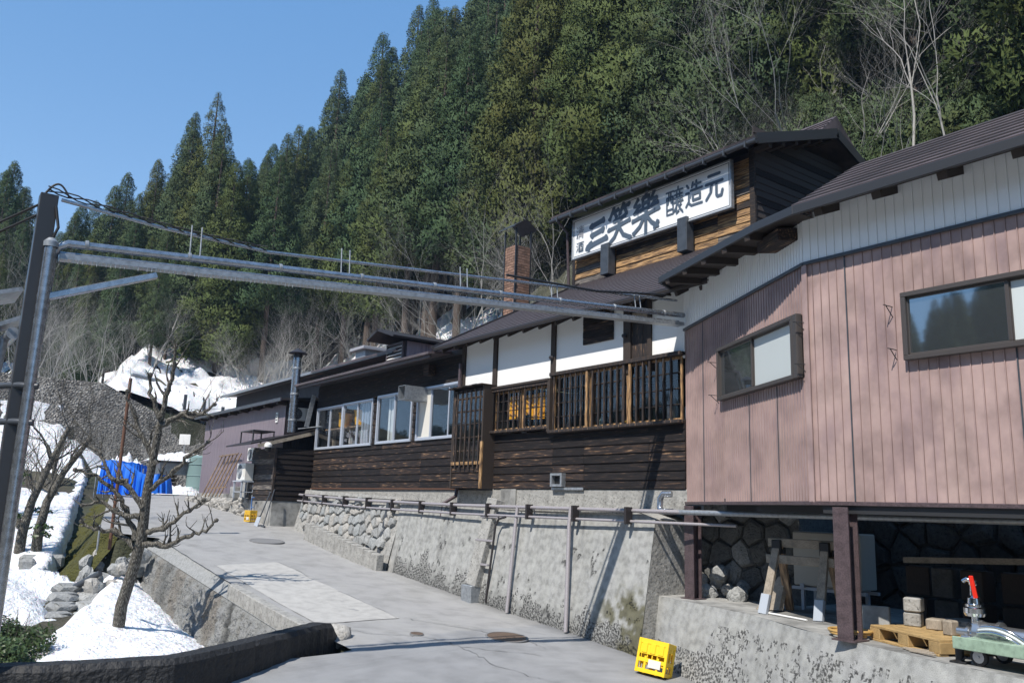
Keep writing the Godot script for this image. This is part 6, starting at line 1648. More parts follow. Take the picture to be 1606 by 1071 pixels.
# ---------- the pipe bridge, its pole and the wires ----------
func build_bridge() -> void:
	var A := Vector3(-8.5, 4.07, -0.93); var B := Vector3(-8.05, 4.62, -8.9)
	var pb := thing("pipe_bridge", "pair of shiny metal pipes and a cable tray crossing high over the road", "pipe bridge", A)
	var d := B - A
	var m1 := MB.new(); m1.tube([Vector3(0.02, -1.05, 0.02), Vector3(0.02, -0.12, 0.0), Vector3(0.03, -0.04, -0.03), Vector3(0.05, 0.0, -0.1), d + Vector3(0.05, 0.0, 0)], 0.037, 14)
	put(pb, "pipe", m1, M.galv)
	for k in 9:
		var cl := MB.new(); cl.lathe(Vector3(0.05, 0, 0) + d * (0.03 + k * 0.115), d.normalized(), [Vector2(0.036, 0), Vector2(0.044, 0.005), Vector2(0.044, 0.03), Vector2(0.036, 0.035)], 14)
		put(pb, "coupling", cl, M.zinc)
	var m2 := MB.new(); m2.tube([Vector3(-0.05, -0.09, -0.05), d + Vector3(-0.05, -0.09, 0)], 0.03, 12)
	put(pb, "pipe", m2, M.galv)
	var m3 := MB.new(); m3.bar(Vector3(0.0, -0.13, -0.05), d + Vector3(0.0, -0.13, 0), 0.14, 0.05)
	put(pb, "support_channel", m3, M.zinc)
	var m4 := MB.new(); m4.tube([Vector3(0.0, 0.42, 0.0), Vector3(0, 0.36, -0.9), Vector3(0, 0.34, -2.0), d * 0.99 + Vector3(0, 0.22, 0.0)], 0.018, 8)
	put(pb, "guy_tube", m4, M.galv)
	for k in 5:
		var p: Vector3 = d * [0.16, 0.36, 0.55, 0.72, 0.9][k]
		var hg := MB.new(); hg.tube([p + Vector3(0.03, 0.02, 0), p + Vector3(0, lerpf(0.34, 0.22, k / 4.0), 0)], 0.008, 5); hg.tube([p + Vector3(0.03, 0.02, 0.1), p + Vector3(0, lerpf(0.34, 0.22, k / 4.0), 0.1)], 0.008, 5)
		put(pb, "hanger", hg, M.zinc)
	var br := MB.new(); br.bar(Vector3(0.0, -0.55, 0.08), Vector3(0.06, -0.15, -0.9), 0.09, 0.06, Vector3.UP, 0.006)
	put(pb, "brace", br, M.galv)
	var wr := MB.new()
	for k in 3:
		var pts := []
		for j in 26:
			var t := j / 25.0
			pts.append(Vector3(0.04 * sin(t * 26 + k * 2), lerpf(0.5, 0.37, t) + 0.025 * cos(t * 26 + k * 2) - 0.05 * sin(t * PI), 0.12 - 2.1 * t))
		wr.tube(pts, 0.007, 5)
	put(pb, "cable", wr, M.black)
	var cw := MB.new(); cw.tube([d * 0.62 + Vector3(0.02, 0.26, 0), d * 0.8 + Vector3(0.03, 0.2, 0), d * 0.97 + Vector3(0.04, 0.28, 0)], 0.016, 5)
	put(pb, "cable", cw, M.black)
	# icicle-like drip edge
	var ic := MB.new()
	for k in 70:
		var p := d * (0.02 + 0.35 * k / 70.0) + Vector3(0.06, -0.155, 0)
		ic.tube([p, p - Vector3(0, 0.02 + 0.03 * rng.randf(), 0)], [0.006, 0.001], 4, false)
	var io := put(pb, "drip_icicles", ic, M.frost, Vector3.ZERO); io.set_meta("kind", "stuff")
	# the dark steel pole
	var po := thing("steel_pole", "dark square steel pole at the left edge with pipes strapped to it", "pole", Vector3(-8.55, 0.1, -0.83))
	slab(po, "shaft", M.black_metal, Vector3(-0.07, 0, -0.075), Vector3(0.075, 4.42, 0.075), 0.006)
	var pp := MB.new(); pp.tube([Vector3(0.13, 0, -0.06), Vector3(0.13, 3.95, -0.06)], 0.05, 14)
	put(po, "conduit", pp, M.galv)
	var pc := MB.new(); pc.lathe(Vector3(0.13, 3.95, -0.06), Vector3.UP, [Vector2(0.062, -0.05), Vector2(0.062, 0), Vector2(0.03, 0.035), Vector2(0, 0.035)], 14)
	put(po, "conduit_cap", pc, M.zinc)
	for y in [2.3, 2.62]:
		var ar := MB.new(); ar.tube([Vector3(-0.35, y, 0.3), Vector3(0.1, y, 0.02), Vector3(0.16, y, -0.12)], 0.03, 8)
		put(po, "side_arm", ar, M.slate_steel)
	var lp := MB.new()
	var pts := []
	for k in 13: pts.append(Vector3(0.02 * k * 0.3, 4.42 + 0.12 * sin(PI * k / 12.0), 0.04 - 0.2 * k / 12.0))
	lp.tube(pts, 0.01, 6)
	var lp2 := MB.new()
	lp2.tube([Vector3(0.1, 4.3, -0.06), Vector3(0.12, 4.1, -0.1), Vector3(0.14, 4.0, -0.07), Vector3(0.1, 3.6, -0.1)], 0.013, 6)
	put(po, "cable_loop", lp, M.black)
	put(po, "cable_tail", lp2, M.black)
	for k in 2:
		var pw := thing("overhead_wire", ["upper black wire running from the pole top out of frame", "lower black wire running from the pole top out of frame"][k], "wire", Vector3(-8.55, 4.45 - 0.1 * k, -0.8))
		var q := MB.new()
		var wp := []
		for j in 11: wp.append(Vector3(-2.2 * j / 10.0, -0.9 * j / 10.0 - 0.15 * sin(PI * j / 10.0), 4.0 * j / 10.0 * 0.55))
		q.tube(wp, 0.012, 5)
		put(pw, "strand", q, M.black)
	# corner of a metal eave behind the pole
	var ev := thing("eave_corner", "grey metal eave corner of a house cut off by the left edge", "roof", Vector3(-9.85, 3.3, -0.68))
	var e1 := MB.new(); e1.box(Vector3(0, 0.42, 0.1), Vector3(0.7, 0.04, 0.5), Basis(Vector3.RIGHT, 0.35)); e1.box(Vector3(0.1, 0.18, -0.1), Vector3(0.5, 0.04, 0.3), Basis(Vector3.RIGHT, 0.5))
	put(ev, "sheet", e1, M.zinc)
	var e2 := MB.new(); e2.tube([Vector3(-0.6, 0.02, -0.08), Vector3(0.5, 0.02, -0.1)], 0.06, 10); e2.tube([Vector3(0.2, 0.0, -0.05), Vector3(0.2, -2.4, 0.1)], 0.045, 8)
	put(ev, "gutter", e2, M.zinc)
	var e3 := MB.new(); e3.box(Vector3(-0.2, -0.2, 0.35), Vector3(1.2, 0.7, 0.5)); e3.box(Vector3(-0.2, -1.9, 0.5), Vector3(1.0, 3.0, 0.3))
	put(ev, "wall", e3, M.grey_paint)

# ---------- trees ----------
func cedar_crown(seed_: int, hgt: float, rad: float, low: float, sparse: float, fine := 1.25) -> ArrayMesh:
	# rounded tufts of short sprays on drooping boughs, dark gaps between them, a thin leader on top
	var r := RandomNumberGenerator.new(); r.seed = seed_
	var m := MB.new()
	var n := int(285 * sparse)
	var lob := r.randf() * TAU
	for i in n:
		var t := pow((i + r.randf()) / n, 1.25)               # 0 bottom, 1 top
		var env := rad * pow(1.0 - t, 0.78) * (0.6 + 0.4 * ramp(t, 0.0, 0.12))
		var a := i * 2.39996 + r.randf_range(-0.5, 0.5)
		env *= 1.0 + 0.2 * sin(a * 3.0 + lob + t * 14.0)
		var rr := env * (0.62 + 0.38 * sqrt(r.randf())) * r.randf_range(0.85, 1.15)
		var y := lerpf(low, hgt * 0.985, t)
		var c := Vector3(cos(a) * rr, y - 0.22 * rr, sin(a) * rr)
		var cs := lerpf(0.82, 0.25, pow(t, 1.5)) * r.randf_range(0.7, 1.25) * (rad / 2.4)
		var outd := Vector3(cos(a), 0.5, sin(a)).normalized()
		var tone := r.randf_range(0.72, 1.28)
		var warm := r.randf_range(-0.1, 0.14)
		m.col = Color(tone * (1 + warm), tone, tone * (1 - warm))
		var k := int(118 * fine * fine * (1.0 - 0.45 * t))
		for j in k:
			var d := Vector3(r.randfn(), r.randfn(), r.randfn()).normalized()
			if d.dot(outd) < -0.3: d = -d
			var p := c + d * cs * r.randf_range(0.62, 1.0) * Vector3(1, 0.85, 1)
			var tg := d.cross(Vector3(r.randfn(), r.randfn(), r.randfn())).normalized()
			var tip := (tg * 0.7 + d * 0.55 + Vector3.UP * 0.25).normalized()
			var side := tip.cross(d).normalized()
			var w := cs * 0.085 / fine; var l := cs * r.randf_range(0.24, 0.4) / fine
			var nn := (d + outd * 0.25 + Vector3(r.randfn(), r.randfn(), r.randfn()) * 0.16).normalized()
			var q0 := p - side * w; var q1 := p + side * w; var q2 := p + tip * l
			if (q1 - q0).cross(q2 - q0).dot(nn) < 0: m.trin(q1, q0, q2, nn, nn, nn)
			else: m.trin(q0, q1, q2, nn, nn, nn)
	return m.mesh()

func taper(h: float, r0: float, r1: float, s := 7) -> MB:
	var m := MB.new()
	m.tube([Vector3.ZERO, Vector3(0.03 * h * 0.1, h * 0.5, 0), Vector3(0, h, 0)], [r0, (r0 + r1) * 0.52, r1], s)
	return m

func branchy(m: MB, r: RandomNumberGenerator, p: Vector3, d: Vector3, l: float, rad: float, depth: int, spread: float, upward: float, knob := 0.0) -> void:
	var n := 5
	var pts := [p]; var rs := [rad]
	var q := p; var dd := d
	for i in n:
		dd = (dd + Vector3(r.randfn(), r.randfn(), r.randfn()) * 0.13 + Vector3.UP * upward).normalized()
		q += dd * l / n
		pts.append(q)
		rs.append(rad * lerpf(1.0, 0.55, (i + 1.0) / n) * (1.0 + knob * r.randf_range(-0.2, 0.6)))
	m.tube(pts, rs, 7 if rad > 0.04 else (4 if rad > 0.012 else 3), knob > 0)
	if depth <= 0: return
	var kids := r.randi_range(3, 4) if knob == 0.0 else r.randi_range(2, 3)
	for k in kids:
		var t := r.randf_range(0.35, 1.0) if k > 0 else 1.0
		var j := mini(int(t * n), n)
		var ax := dd.cross(Vector3(r.randfn(), r.randfn(), r.randfn())).normalized()
		branchy(m, r, pts[j], dd.rotated(ax, r.randf_range(0.35, 1.0) * spread), l * r.randf_range(0.55, 0.82), rs[j] * 0.62, depth - 1, spread, upward, knob)

func bare_tree_mesh(seed_: int, hgt: float, rad: float, stems: int, depth: int, spread: float) -> ArrayMesh:
	var r := RandomNumberGenerator.new(); r.seed = seed_
	var m := MB.new()
	for s in stems:
		var a := TAU * s / stems + r.randf()
		var d := (Vector3(cos(a), 0, sin(a)) * (0.12 if stems == 1 else 0.4) + Vector3.UP).normalized()
		branchy(m, r, Vector3(cos(a), 0, sin(a)) * 0.1 * (stems - 1), d, hgt * 0.45, rad, depth, spread, 0.06)
	return m.mesh()

func leaves(seed_: int, n: int, ext: Vector3, size: float) -> ArrayMesh:
	var r := RandomNumberGenerator.new(); r.seed = seed_
	var m := MB.new()
	for i in n:
		var d := Vector3(r.randfn(), r.randfn(), r.randfn()).normalized()
		d.y = absf(d.y) * 1.0 - 0.15
		var lump := 0.75 + 0.25 * sin(d.x * 7 + seed_) * sin(d.z * 8) * sin(d.y * 6 + 1.0)
		var p := d * ext * lump * r.randf_range(0.72, 1.0)
		var nn := (d + Vector3(r.randfn(), r.randfn() + 0.8, r.randfn()) * 0.6).normalized()
		var t := nn.cross(Vector3(r.randfn(), r.randfn(), r.randfn())).normalized()
		var b := nn.cross(t)
		var s := size * r.randf_range(0.6, 1.2)
		var tone := r.randf_range(0.6, 1.4)
		m.col = Color(tone, tone, tone * 0.9)
		m.quad(p - t * s, p + b * s * 0.45, p + t * s, p - b * s * 0.45)
	return m.mesh()

func in_view(cam: Transform3D, p: Vector3, h: float) -> bool:
	var q := cam.affine_inverse() * p
	if q.z > -2.0: return false
	var u := q.x / -q.z; var v0 := q.y / -q.z; var v1 := (q.y + h) / -q.z
	return absf(u) < 0.615 + 3.0 / -q.z and v1 > -0.42 and v0 < 0.62

func build_forest(cam: Transform3D) -> void:
	var crowns := []
	for k in 7:
		crowns.append(cedar_crown(40 + k, 17.0, [2.5, 2.2, 2.8, 2.4, 2.6, 2.1, 2.3][k], [2.5, 4.5, 2.0, 3.5, 5.5, 3.0, 6.0][k], [1.0, 0.85, 1.1, 1.0, 0.85, 0.75, 0.7][k]))
	for k in 3: crowns.append(cedar_crown(60 + k, 17.0, [2.6, 2.3, 2.9][k], [2.5, 4.0, 2.0][k], 1.0, 1.6))
	var trunk := taper(16.8, 0.24, 0.03, 7).mesh()
	var spots := []
	var g := 3.0
	for i in range(-43, 9):
		for j in range(0, 17):
			var x := i * g + rng.randf_range(-1.3, 1.3) + (g / 2 if j % 2 else 0.0)
			var z := -26.0 - j * g * 0.92 + rng.randf_range(-1.2, 1.2)
			spots.append(Vector3(x, 0, z))
	for i in range(0, 20):
		for j in range(0, 15):
			spots.append(Vector3(-58.0 - i * g + rng.randf_range(-1.3, 1.3), 0, -19.5 + j * g + rng.randf_range(-1.2, 1.2)))
	var good := []
	for s in spots:
		if s.x < -58.0 and s.z < -22.0 and s.x > -58.5: continue
		s.y = land(s.x, s.z)
		# the clearing with bare trees above the right roof
		if s.x > -21.0 and s.x < -13.0 and s.z > -29.0: continue
		if s.x > -14.0 and s.x < -9.0 and s.z > -26.5: continue
		if s.z < -60.0 or not in_view(cam, s, 17.0): continue
		good.append(s)
	good.sort_custom(func(a, b): return a.length() < b.length())
	print("cedars ", good.size())
	var made := {}
	var rest := []
	for k in good.size():
		var s: Vector3 = good[k]
		var v := rng.randi() % 7
		if s.length() < 46.0: v = 7 + v % 3
		elif s.z > -32.0 and s.x > -58.0: v = [4, 6, 1][v % 3]
		var tone := 0
		var roll := rng.randf()
		if s.x > -30 and roll < 0.5: tone = 2
		elif roll < 0.3: tone = 1
		elif roll > 0.93: tone = 3
		elif roll > 0.8: tone = 2
		var sc := rng.randf_range(0.92, 1.3)
		if s.x < -56.0 and s.x > -95.0 and s.z < -33.0: sc *= 1.2
		if s.x < -56.0 and s.z > -15.0: sc *= clampf((-s.x - 38.0) / 55.0, 0.35, 0.95)
		elif s.x < -56.0 and s.z > -33.0: sc *= 0.86
		if k >= 300:
			rest.append([s, v, sc]); continue
		var b := Basis(Vector3.UP, rng.randf() * TAU) * Basis.from_scale(Vector3(sc * rng.randf_range(0.92, 1.16), sc * 1.12, sc * rng.randf_range(0.92, 1.16)))
		var lab: String
		if s.x < -56: lab = ["dark cedar of the far wooded slope closing the valley", "blue green cedar of the far wooded slope", "olive green cedar of the far wooded slope", "brownish cedar of the far wooded slope"][tone]
		elif s.x > -30: lab = ["dark cedar on the steep slope straight above the brewery roofs", "blue green cedar above the brewery roofs", "sunlit olive cedar above the brewery roofs", "brown tinged cedar above the brewery roofs"][tone]
		else: lab = ["dark cedar in the dense forest behind the pipe bridge", "blue green cedar in the forest behind the pipe bridge", "olive cedar in the forest behind the pipe bridge", "brown tinged cedar in the forest behind the pipe bridge"][tone]
		var key := v * 4 + tone
		if made.has(key):
			copy(made[key], "cedar_tree", lab, s - Vector3(0, 0.3, 0), b, "cedars on the hillside")
		else:
			var o := thing("cedar_tree", lab, "tree", s - Vector3(0, 0.3, 0), "cedars on the hillside")
			o.transform = Transform3D(b, s - Vector3(0, 0.3, 0))
			put(o, "trunk", trunk, M.bark_cedar)
			put(o, "crown", crowns[v], M["cedar%d" % tone])
			made[key] = o
	if rest.size():
		for h in 2:
			var mm := MultiMesh.new(); mm.transform_format = MultiMesh.TRANSFORM_3D; mm.mesh = crowns[h * 2]
			var list := []
			for k in rest.size():
				if k % 2 == h: list.append(rest[k])
			mm.instance_count = list.size()
			for k in list.size(): mm.set_instance_transform(k, Transform3D(Basis(Vector3.UP, k * 1.7) * Basis.from_scale(Vector3.ONE * list[k][2]), list[k][0]))
			var mi := MultiMeshInstance3D.new(); mi.name = named(self, "far_cedars"); mi.multimesh = mm; mi.material_override = M["cedar%d" % (h * 1)]
			mi.set_meta("kind", "stuff"); meta(mi, "cedars along the back of the hill that read as one mass", "forest"); add_child(mi, true)
	# the wooded hill across the valley, seen as reflection in the panes
	var om := MultiMesh.new(); om.transform_format = MultiMesh.TRANSFORM_3D; om.mesh = crowns[1]; om.instance_count = 620
	for k in 620:
		var p := Vector3(rng.randf_range(-200, 10), 0, rng.randf_range(60, 108)); p.y = land(p.x, p.z) - 3.0
		om.set_instance_transform(k, Transform3D(Basis(Vector3.UP, k * 1.3) * Basis.from_scale(Vector3.ONE * 1.1), p))
	var oi := MultiMeshInstance3D.new(); oi.name = "opposite_forest"; oi.multimesh = om; oi.material_override = M.cedar0
	oi.set_meta("kind", "stuff"); meta(oi, "dark wooded hill across the valley mirrored in the store window", "forest"); add_child(oi, true)
	# young bushy cedars under the bare trees of the clearing
	var bushes := []
	for k in 70: bushes.append(Vector3(rng.randf_range(-22.5, -5.5), 0, rng.randf_range(-33.5, -19.0)))
	var young: Node3D
	var bush := cedar_crown(81, 3.4, 1.7, 0.1, 0.45, 1.1)
	for k in bushes.size():
		var p: Vector3 = bushes[k]; p.y = land(p.x, p.z) - 0.6
		if not in_view(cam, p, 4.0): continue
		var b := Basis(Vector3.UP, k * 1.9) * Basis.from_scale(Vector3(1.0, 0.95, 1.0) * rng.randf_range(0.7, 1.35))
		if young: copy(young, "young_cedar", "low bushy green conifer under the bare trees above the upper storey", p, b, "young conifers in the clearing")
		else:
			young = thing("young_cedar", "low bushy green conifer under the bare trees above the upper storey", "tree", p, "young conifers in the clearing")
			young.basis = b
			put(young, "crown", bush, M.cedar0)
			put(young, "trunk", taper(3.2, 0.06, 0.01, 5), M.bark_cedar)
	# bare grey trees: clearing above the upper storey, thicket behind the roofs, left valley
	var bt := []
	for k in 4: bt.append(bare_tree_mesh(70 + k, [10.0, 8.5, 8.0, 6.0][k], [0.046, 0.042, 0.042, 0.028][k], [1, 2, 1, 4][k], 5, [0.62, 0.7, 0.6, 0.75][k]))
	var bs := []
	for k in 12: bs.append([Vector3(rng.randf_range(-22, -9.5), 0, rng.randf_range(-28.5, -22)), "leafless grey tree in the clearing above the upper storey", "bare trees above the upper storey", rng.randf_range(0.75, 1.25)])
	for k in 60: bs.append([Vector3(rng.randf_range(-58, -22), 0, rng.randf_range(-21.5, -16.5)), "leafless grey sapling at the forest foot behind the roofs", "bare saplings behind the roofs", rng.randf_range(0.45, 0.85)])
	for k in 30: bs.append([Vector3(rng.randf_range(-64, -45), 0, rng.randf_range(-14, 2)), "leafless grey tree on the slope at the valley's head", "bare trees at the valley's head", rng.randf_range(0.6, 1.1)])
	for k in 16: bs.append([Vector3(rng.randf_range(-41.5, -37.5), 0, rng.randf_range(-12, -4)), "leafless brush in front of the packed stone slope", "brush at the stone slope", rng.randf_range(0.35, 0.6)])
	var bmade := {}
	for k in bs.size():
		var p: Vector3 = bs[k][0]; p.y = land(p.x, p.z) - 0.1
		if not in_view(cam, p, 7.0): continue
		var v := k % 4
		var b := Basis(Vector3.UP, rng.randf() * TAU) * Basis.from_scale(Vector3.ONE * bs[k][3])
		if bmade.has(v): copy(bmade[v], "bare_tree", bs[k][1], p, b, bs[k][2])
		else:
			var o := thing("bare_tree", bs[k][1], "tree", p, bs[k][2])
			o.basis = b
			put(o, "branches", bt[v], M.bark_pale)
			bmade[v] = o

func build_garden() -> void:
	# the pruned tree in front
	var tr := thing("pruned_tree", "knobbly pruned bare tree leaning beside the road in front of the snow heap", "tree", Vector3(-14.9, -0.8, -3.29))
	var O := -tr.position
	var r := RandomNumberGenerator.new(); r.seed = 5
	var tm := MB.new()
	tm.tube([O + Vector3(-14.95, -0.9, -3.29), O + Vector3(-14.9, -0.5, -3.29), O + Vector3(-14.71, 0.09, -3.26), O + Vector3(-14.5, 0.7, -3.33), O + Vector3(-14.37, 1.19, -3.36), O + Vector3(-14.23, 1.9, -3.33), O + Vector3(-14.0, 2.78, -3.34)], [0.13, 0.1, 0.092, 0.088, 0.088, 0.068, 0.056], 12)
	put(tr, "trunk", tm, M.bark)
	var limbs := [
		[[-14.0, 2.75, -3.34], [-13.85, 3.35, -3.37], [-13.68, 3.85, -3.39], [-13.6, 4.2, -3.36]],
		[[-14.4, 1.15, -3.3], [-14.45, 1.6, -3.1], [-14.55, 1.9, -2.9], [-14.66, 2.1, -2.6], [-14.75, 2.2, -2.3]],
		[[-14.25, 1.6, -3.3], [-14.35, 2.0, -3.05], [-14.45, 2.05, -2.85], [-14.6, 2.4, -2.65], [-14.72, 2.65, -2.4]],
		[[-14.1, 2.3, -3.36], [-14.15, 2.75, -3.15], [-14.2, 3.05, -3.0], [-14.22, 3.5, -2.8]],
		[[-14.2, 1.9, -3.35], [-14.05, 2.15, -3.6], [-13.8, 2.4, -3.75], [-13.5, 2.75, -4.05]],
		[[-14.3, 1.25, -3.4], [-14.05, 1.3, -3.6], [-13.85, 1.6, -3.9], [-13.65, 1.8, -4.1]],
		[[-14.35, 1.05, -3.4], [-14.1, 1.05, -3.7], [-13.9, 1.2, -3.95], [-13.7, 1.3, -4.15], [-13.55, 1.5, -4.3]],
		[[-14.42, 1.0, -3.3], [-14.6, 1.25, -3.0], [-14.75, 1.25, -2.75], [-14.9, 1.4, -2.5]],
		[[-13.95, 2.9, -3.36], [-13.75, 3.1, -3.6], [-13.5, 3.1, -3.85], [-13.3, 3.3, -4.0]],
		[[-13.9, 3.0, -3.3], [-14.0, 3.4, -3.15], [-14.0, 3.75, -3.1]],
		[[-14.3, 1.45, -3.28], [-14.5, 1.55, -2.95], [-14.62, 1.7, -2.75], [-14.7, 1.62, -2.45]],
	]
	for l in limbs:
		var m := MB.new()
		var pts := []; var rs := []
		for k in l.size() - 1:
			for s in 5:
				var q := Vector3(l[k][0], l[k][1], l[k][2]).lerp(Vector3(l[k + 1][0], l[k + 1][1], l[k + 1][2]), s / 5.0)
				pts.append(O + q + Vector3(r.randfn(), r.randfn(), r.randfn()) * 0.014)
				rs.append(lerpf(0.046, 0.017, (k + s / 5.0) / (l.size() - 1)) * (1.0 + 0.35 * r.randf() * float(s == 0)))
		m.tube(pts, rs, 8)
		var last: Vector3 = pts[-1]
		var dir: Vector3 = (pts[-1] - pts[-4]).normalized()
		m.lathe(last - dir * 0.03, dir, [Vector2(0.015, 0), Vector2(0.036, 0.03), Vector2(0.03, 0.06), Vector2(0.0, 0.075)], 8)
		for k in range(2, pts.size()):
			if r.randf() < 0.6:
				var ax := dir.cross(Vector3(r.randfn(), r.randfn(), r.randfn())).normalized()
				branchy(m, r, pts[k], dir.rotated(ax, r.randf_range(0.5, 1.2)), r.randf_range(0.12, 0.36), rs[k] * 0.5, 1, 0.9, 0.1, 0.5)
		put(tr, "branch", m, M.bark)
	# the twin-stemmed trees at the left
	var tw := thing("twin_stem_tree", "twin stemmed leafless tree at the left edge with lichen grey trunks", "tree", Vector3(-22.3, -0.1, -2.62))
	for st in [[Vector3(0, 0, 0), Vector3(0.15, 1.0, 0.0), Vector3(0.15, 1.7, -0.1), Vector3(0.3, 2.6, -0.35), Vector3(0.5, 3.4, -0.6)], [Vector3(0.1, 0, -0.35), Vector3(0.3, 1.0, -0.3), Vector3(0.35, 1.7, -0.38), Vector3(0.35, 2.4, -0.65), Vector3(0.45, 3.2, -1.1)], [Vector3(0.1, 1.1, 0.05), Vector3(-0.05, 1.7, 0.3), Vector3(-0.1, 2.5, 0.4)]]:
		var m := MB.new()
		var w := 0.125 if st[0].y < 0.5 else 0.075
		var rs := []
		for k in st.size(): rs.append(w * lerpf(1.0, 0.4, k / float(st.size() - 1)))
		m.tube(st, rs, 10)
		for k in range(2, st.size()):
			for j in 2:
				branchy(m, r, st[k], Vector3(r.randfn() * 0.5 + 0.2, 0.8, -0.5 + r.randfn() * 0.7).normalized(), r.randf_range(0.7, 1.2), rs[k] * 0.35, 3, 0.75, 0.05)
		put(tw, "stem", m, M.bark)
	for k in 9:
		var q := Vector3(r.randf_range(-0.3, 0.5), r.randf_range(0.9, 2.4), r.randf_range(-0.5, 0.4))
		var o := put(tw, "leaf_tuft", leaves(300 + k, 60, Vector3(0.35, 0.16, 0.3), 0.06), M.leaf, q)
		o.set_meta("kind", "stuff")
	for d in [[Vector3(-29.5, 0, -4.35), 3.0, "slim leafless tree on the snow bank behind the twin stems"], [Vector3(-26, 0, -2.2), 3.6, "leafless tree half hidden at the far left edge"], [Vector3(-33, 0, -4.6), 3.4, "leafless tree further up the snowy bank"]]:
		var b := thing("bare_tree", d[2], "tree", Vector3(d[0].x, land(d[0].x, d[0].z) - 0.1, d[0].z))
		put(b, "branches", bare_tree_mesh(int(-d[0].x * 10), d[1], 0.1, 1, 4, 0.8), M.bark)
	# evergreen shrub in the corner, and another by the twin stems
	for d in [[Vector3(-14.5, -0.8, -1.5), Vector3(1.7, 1.2, 1.3), 22000, "low dark evergreen shrub in the bottom left corner"], [Vector3(-22.0, -0.25, -2.5), Vector3(1.3, 0.3, 0.9), 2500, "patch of brown green groundcover at the foot of the twin stems"]]:
		var b := thing("shrub", d[3], "shrub", d[0])
		var lv := put(b, "foliage", leaves(int(d[2]), d[2], d[1], 0.035), M.leaf); lv.set_meta("kind", "stuff")
		var cm := MB.new()
		for k in 14: branchy(cm, r, Vector3(0, -0.1, 0), Vector3(r.randfn(), 0.6, r.randfn()).normalized(), d[1].x * 0.4, 0.02, 2, 0.8, 0.0)
		put(b, "stems", cm, M.bark)
	# stone pier, moss bank, steps, boulders in the garden
	var pr := thing("stone_pier", "rounded field stones piled as a pier under the rusty pole", "stone pile", Vector3(-19.2, 0.2, -4.0))
	for k in 46:
		var q := Vector3(-19.9 + rng.randf() * 1.6, rng.randf_range(-0.35, 0.66), -4.55 + rng.randf() * 1.0)
		q.z += 0.35 * (0.6 - q.y) * 0.6; q.x -= 0.0
		put(pr, "stone", ROUGH[k % 6], [M.stone0, M.stone1, M.stone2, M.stone3][k % 4], q - pr.position, Basis.from_euler(Vector3(rng.randf() * 3, rng.randf() * 3, rng.randf() * 3)) * Basis.from_scale(Vector3(0.4, 0.26, 0.3) * rng.randf_range(0.7, 1.1)))
	var dpipe := MB.new(); dpipe.tube([Vector3(0.9, 0.1, 0.4), Vector3(0.3, -0.35, 0.95)], 0.06, 10)
	put(pr, "drain_pipe", dpipe, M.slate_steel)
	var bank := thing("mossy_bank", "dark mossy stone bank falling from the road edge", "bank", Vector3(-24, 1, -4.6))
	var bm := MB.new()
	var bp := []; var bc := []
	var bxs := steps(-29.5, -19.6, 0.12)
	for x in bxs:
		for j in 16:
			var t := j / 15.0
			var zt := road_left(x)
			var y := lerpf(land(x, zt + 1.2) - 0.2, road_y(x) - 0.0, t)
			var h := nz.get_noise_2d(x * 18, y * 20 + 4) * 0.22 + absf(nz.get_noise_2d(x * 40, y * 40)) * 0.1
			bp.append(Vector3(x + h * 0.5, y, zt + 0.9 * (1.0 - t) * (1.0 - 0.4 * t) + h * (1.0 - t)))
			var mo := clampf(nz.get_noise_2d(x * 8, y * 9) * 1.8 + 0.55 + (0.3 if x < -21.5 else -0.9), 0, 1)
			bc.append(Color(1.6, 1.65, 3.5).lerp(Color(1.5, 1.4, 0.6), mo) * (0.75 + 0.5 * nz.get_noise_2d(x * 50, y * 50)))
	grid_mesh(bm, bp, bc, bxs.size(), 16)
	put(bank, "bank_face", bm, M.moss, -bank.position)
	var stp := thing("garden_steps", "worn grey stone steps between the two patches of snow", "steps", Vector3(-18.5, -0.4, -3.2))
	for k in 5:
		for j in 3:
			var q := Vector3(-17.2 - k * 0.42, -0.55 + k * 0.13, -2.75 - j * 0.48 - 0.1 * k)
			put(stp, "step_stone", ROUGH[(k * 3 + j) % 6], [M.stone1, M.stone0, M.stone3][j], q - stp.position, Basis.from_euler(Vector3(0, 0.7 * sin(k * 3 + j), 0)) * Basis.from_scale(Vector3(0.66, 0.2, 0.6)))
	for d in [[Vector3(-21.8, 0.0, -3.05), Vector3(0.9, 0.3, 0.35), "long dark stone block sunk in the snow behind the steps"], [Vector3(-21.4, -0.05, -2.72), Vector3(0.3, 0.3, 0.3), "small dark boulder beside the twin stems"]]:
		var b := thing("boulder", d[2], "boulder", Vector3(d[0].x, land(d[0].x, d[0].z) + 0.22, d[0].z))
		var q := MB.new(); q.box(Vector3.ZERO, Vector3(0.35, d[1].y, d[1].x), Basis(Vector3.UP, -0.2), 0.06)
		put(b, "stone", q, M.stone1)

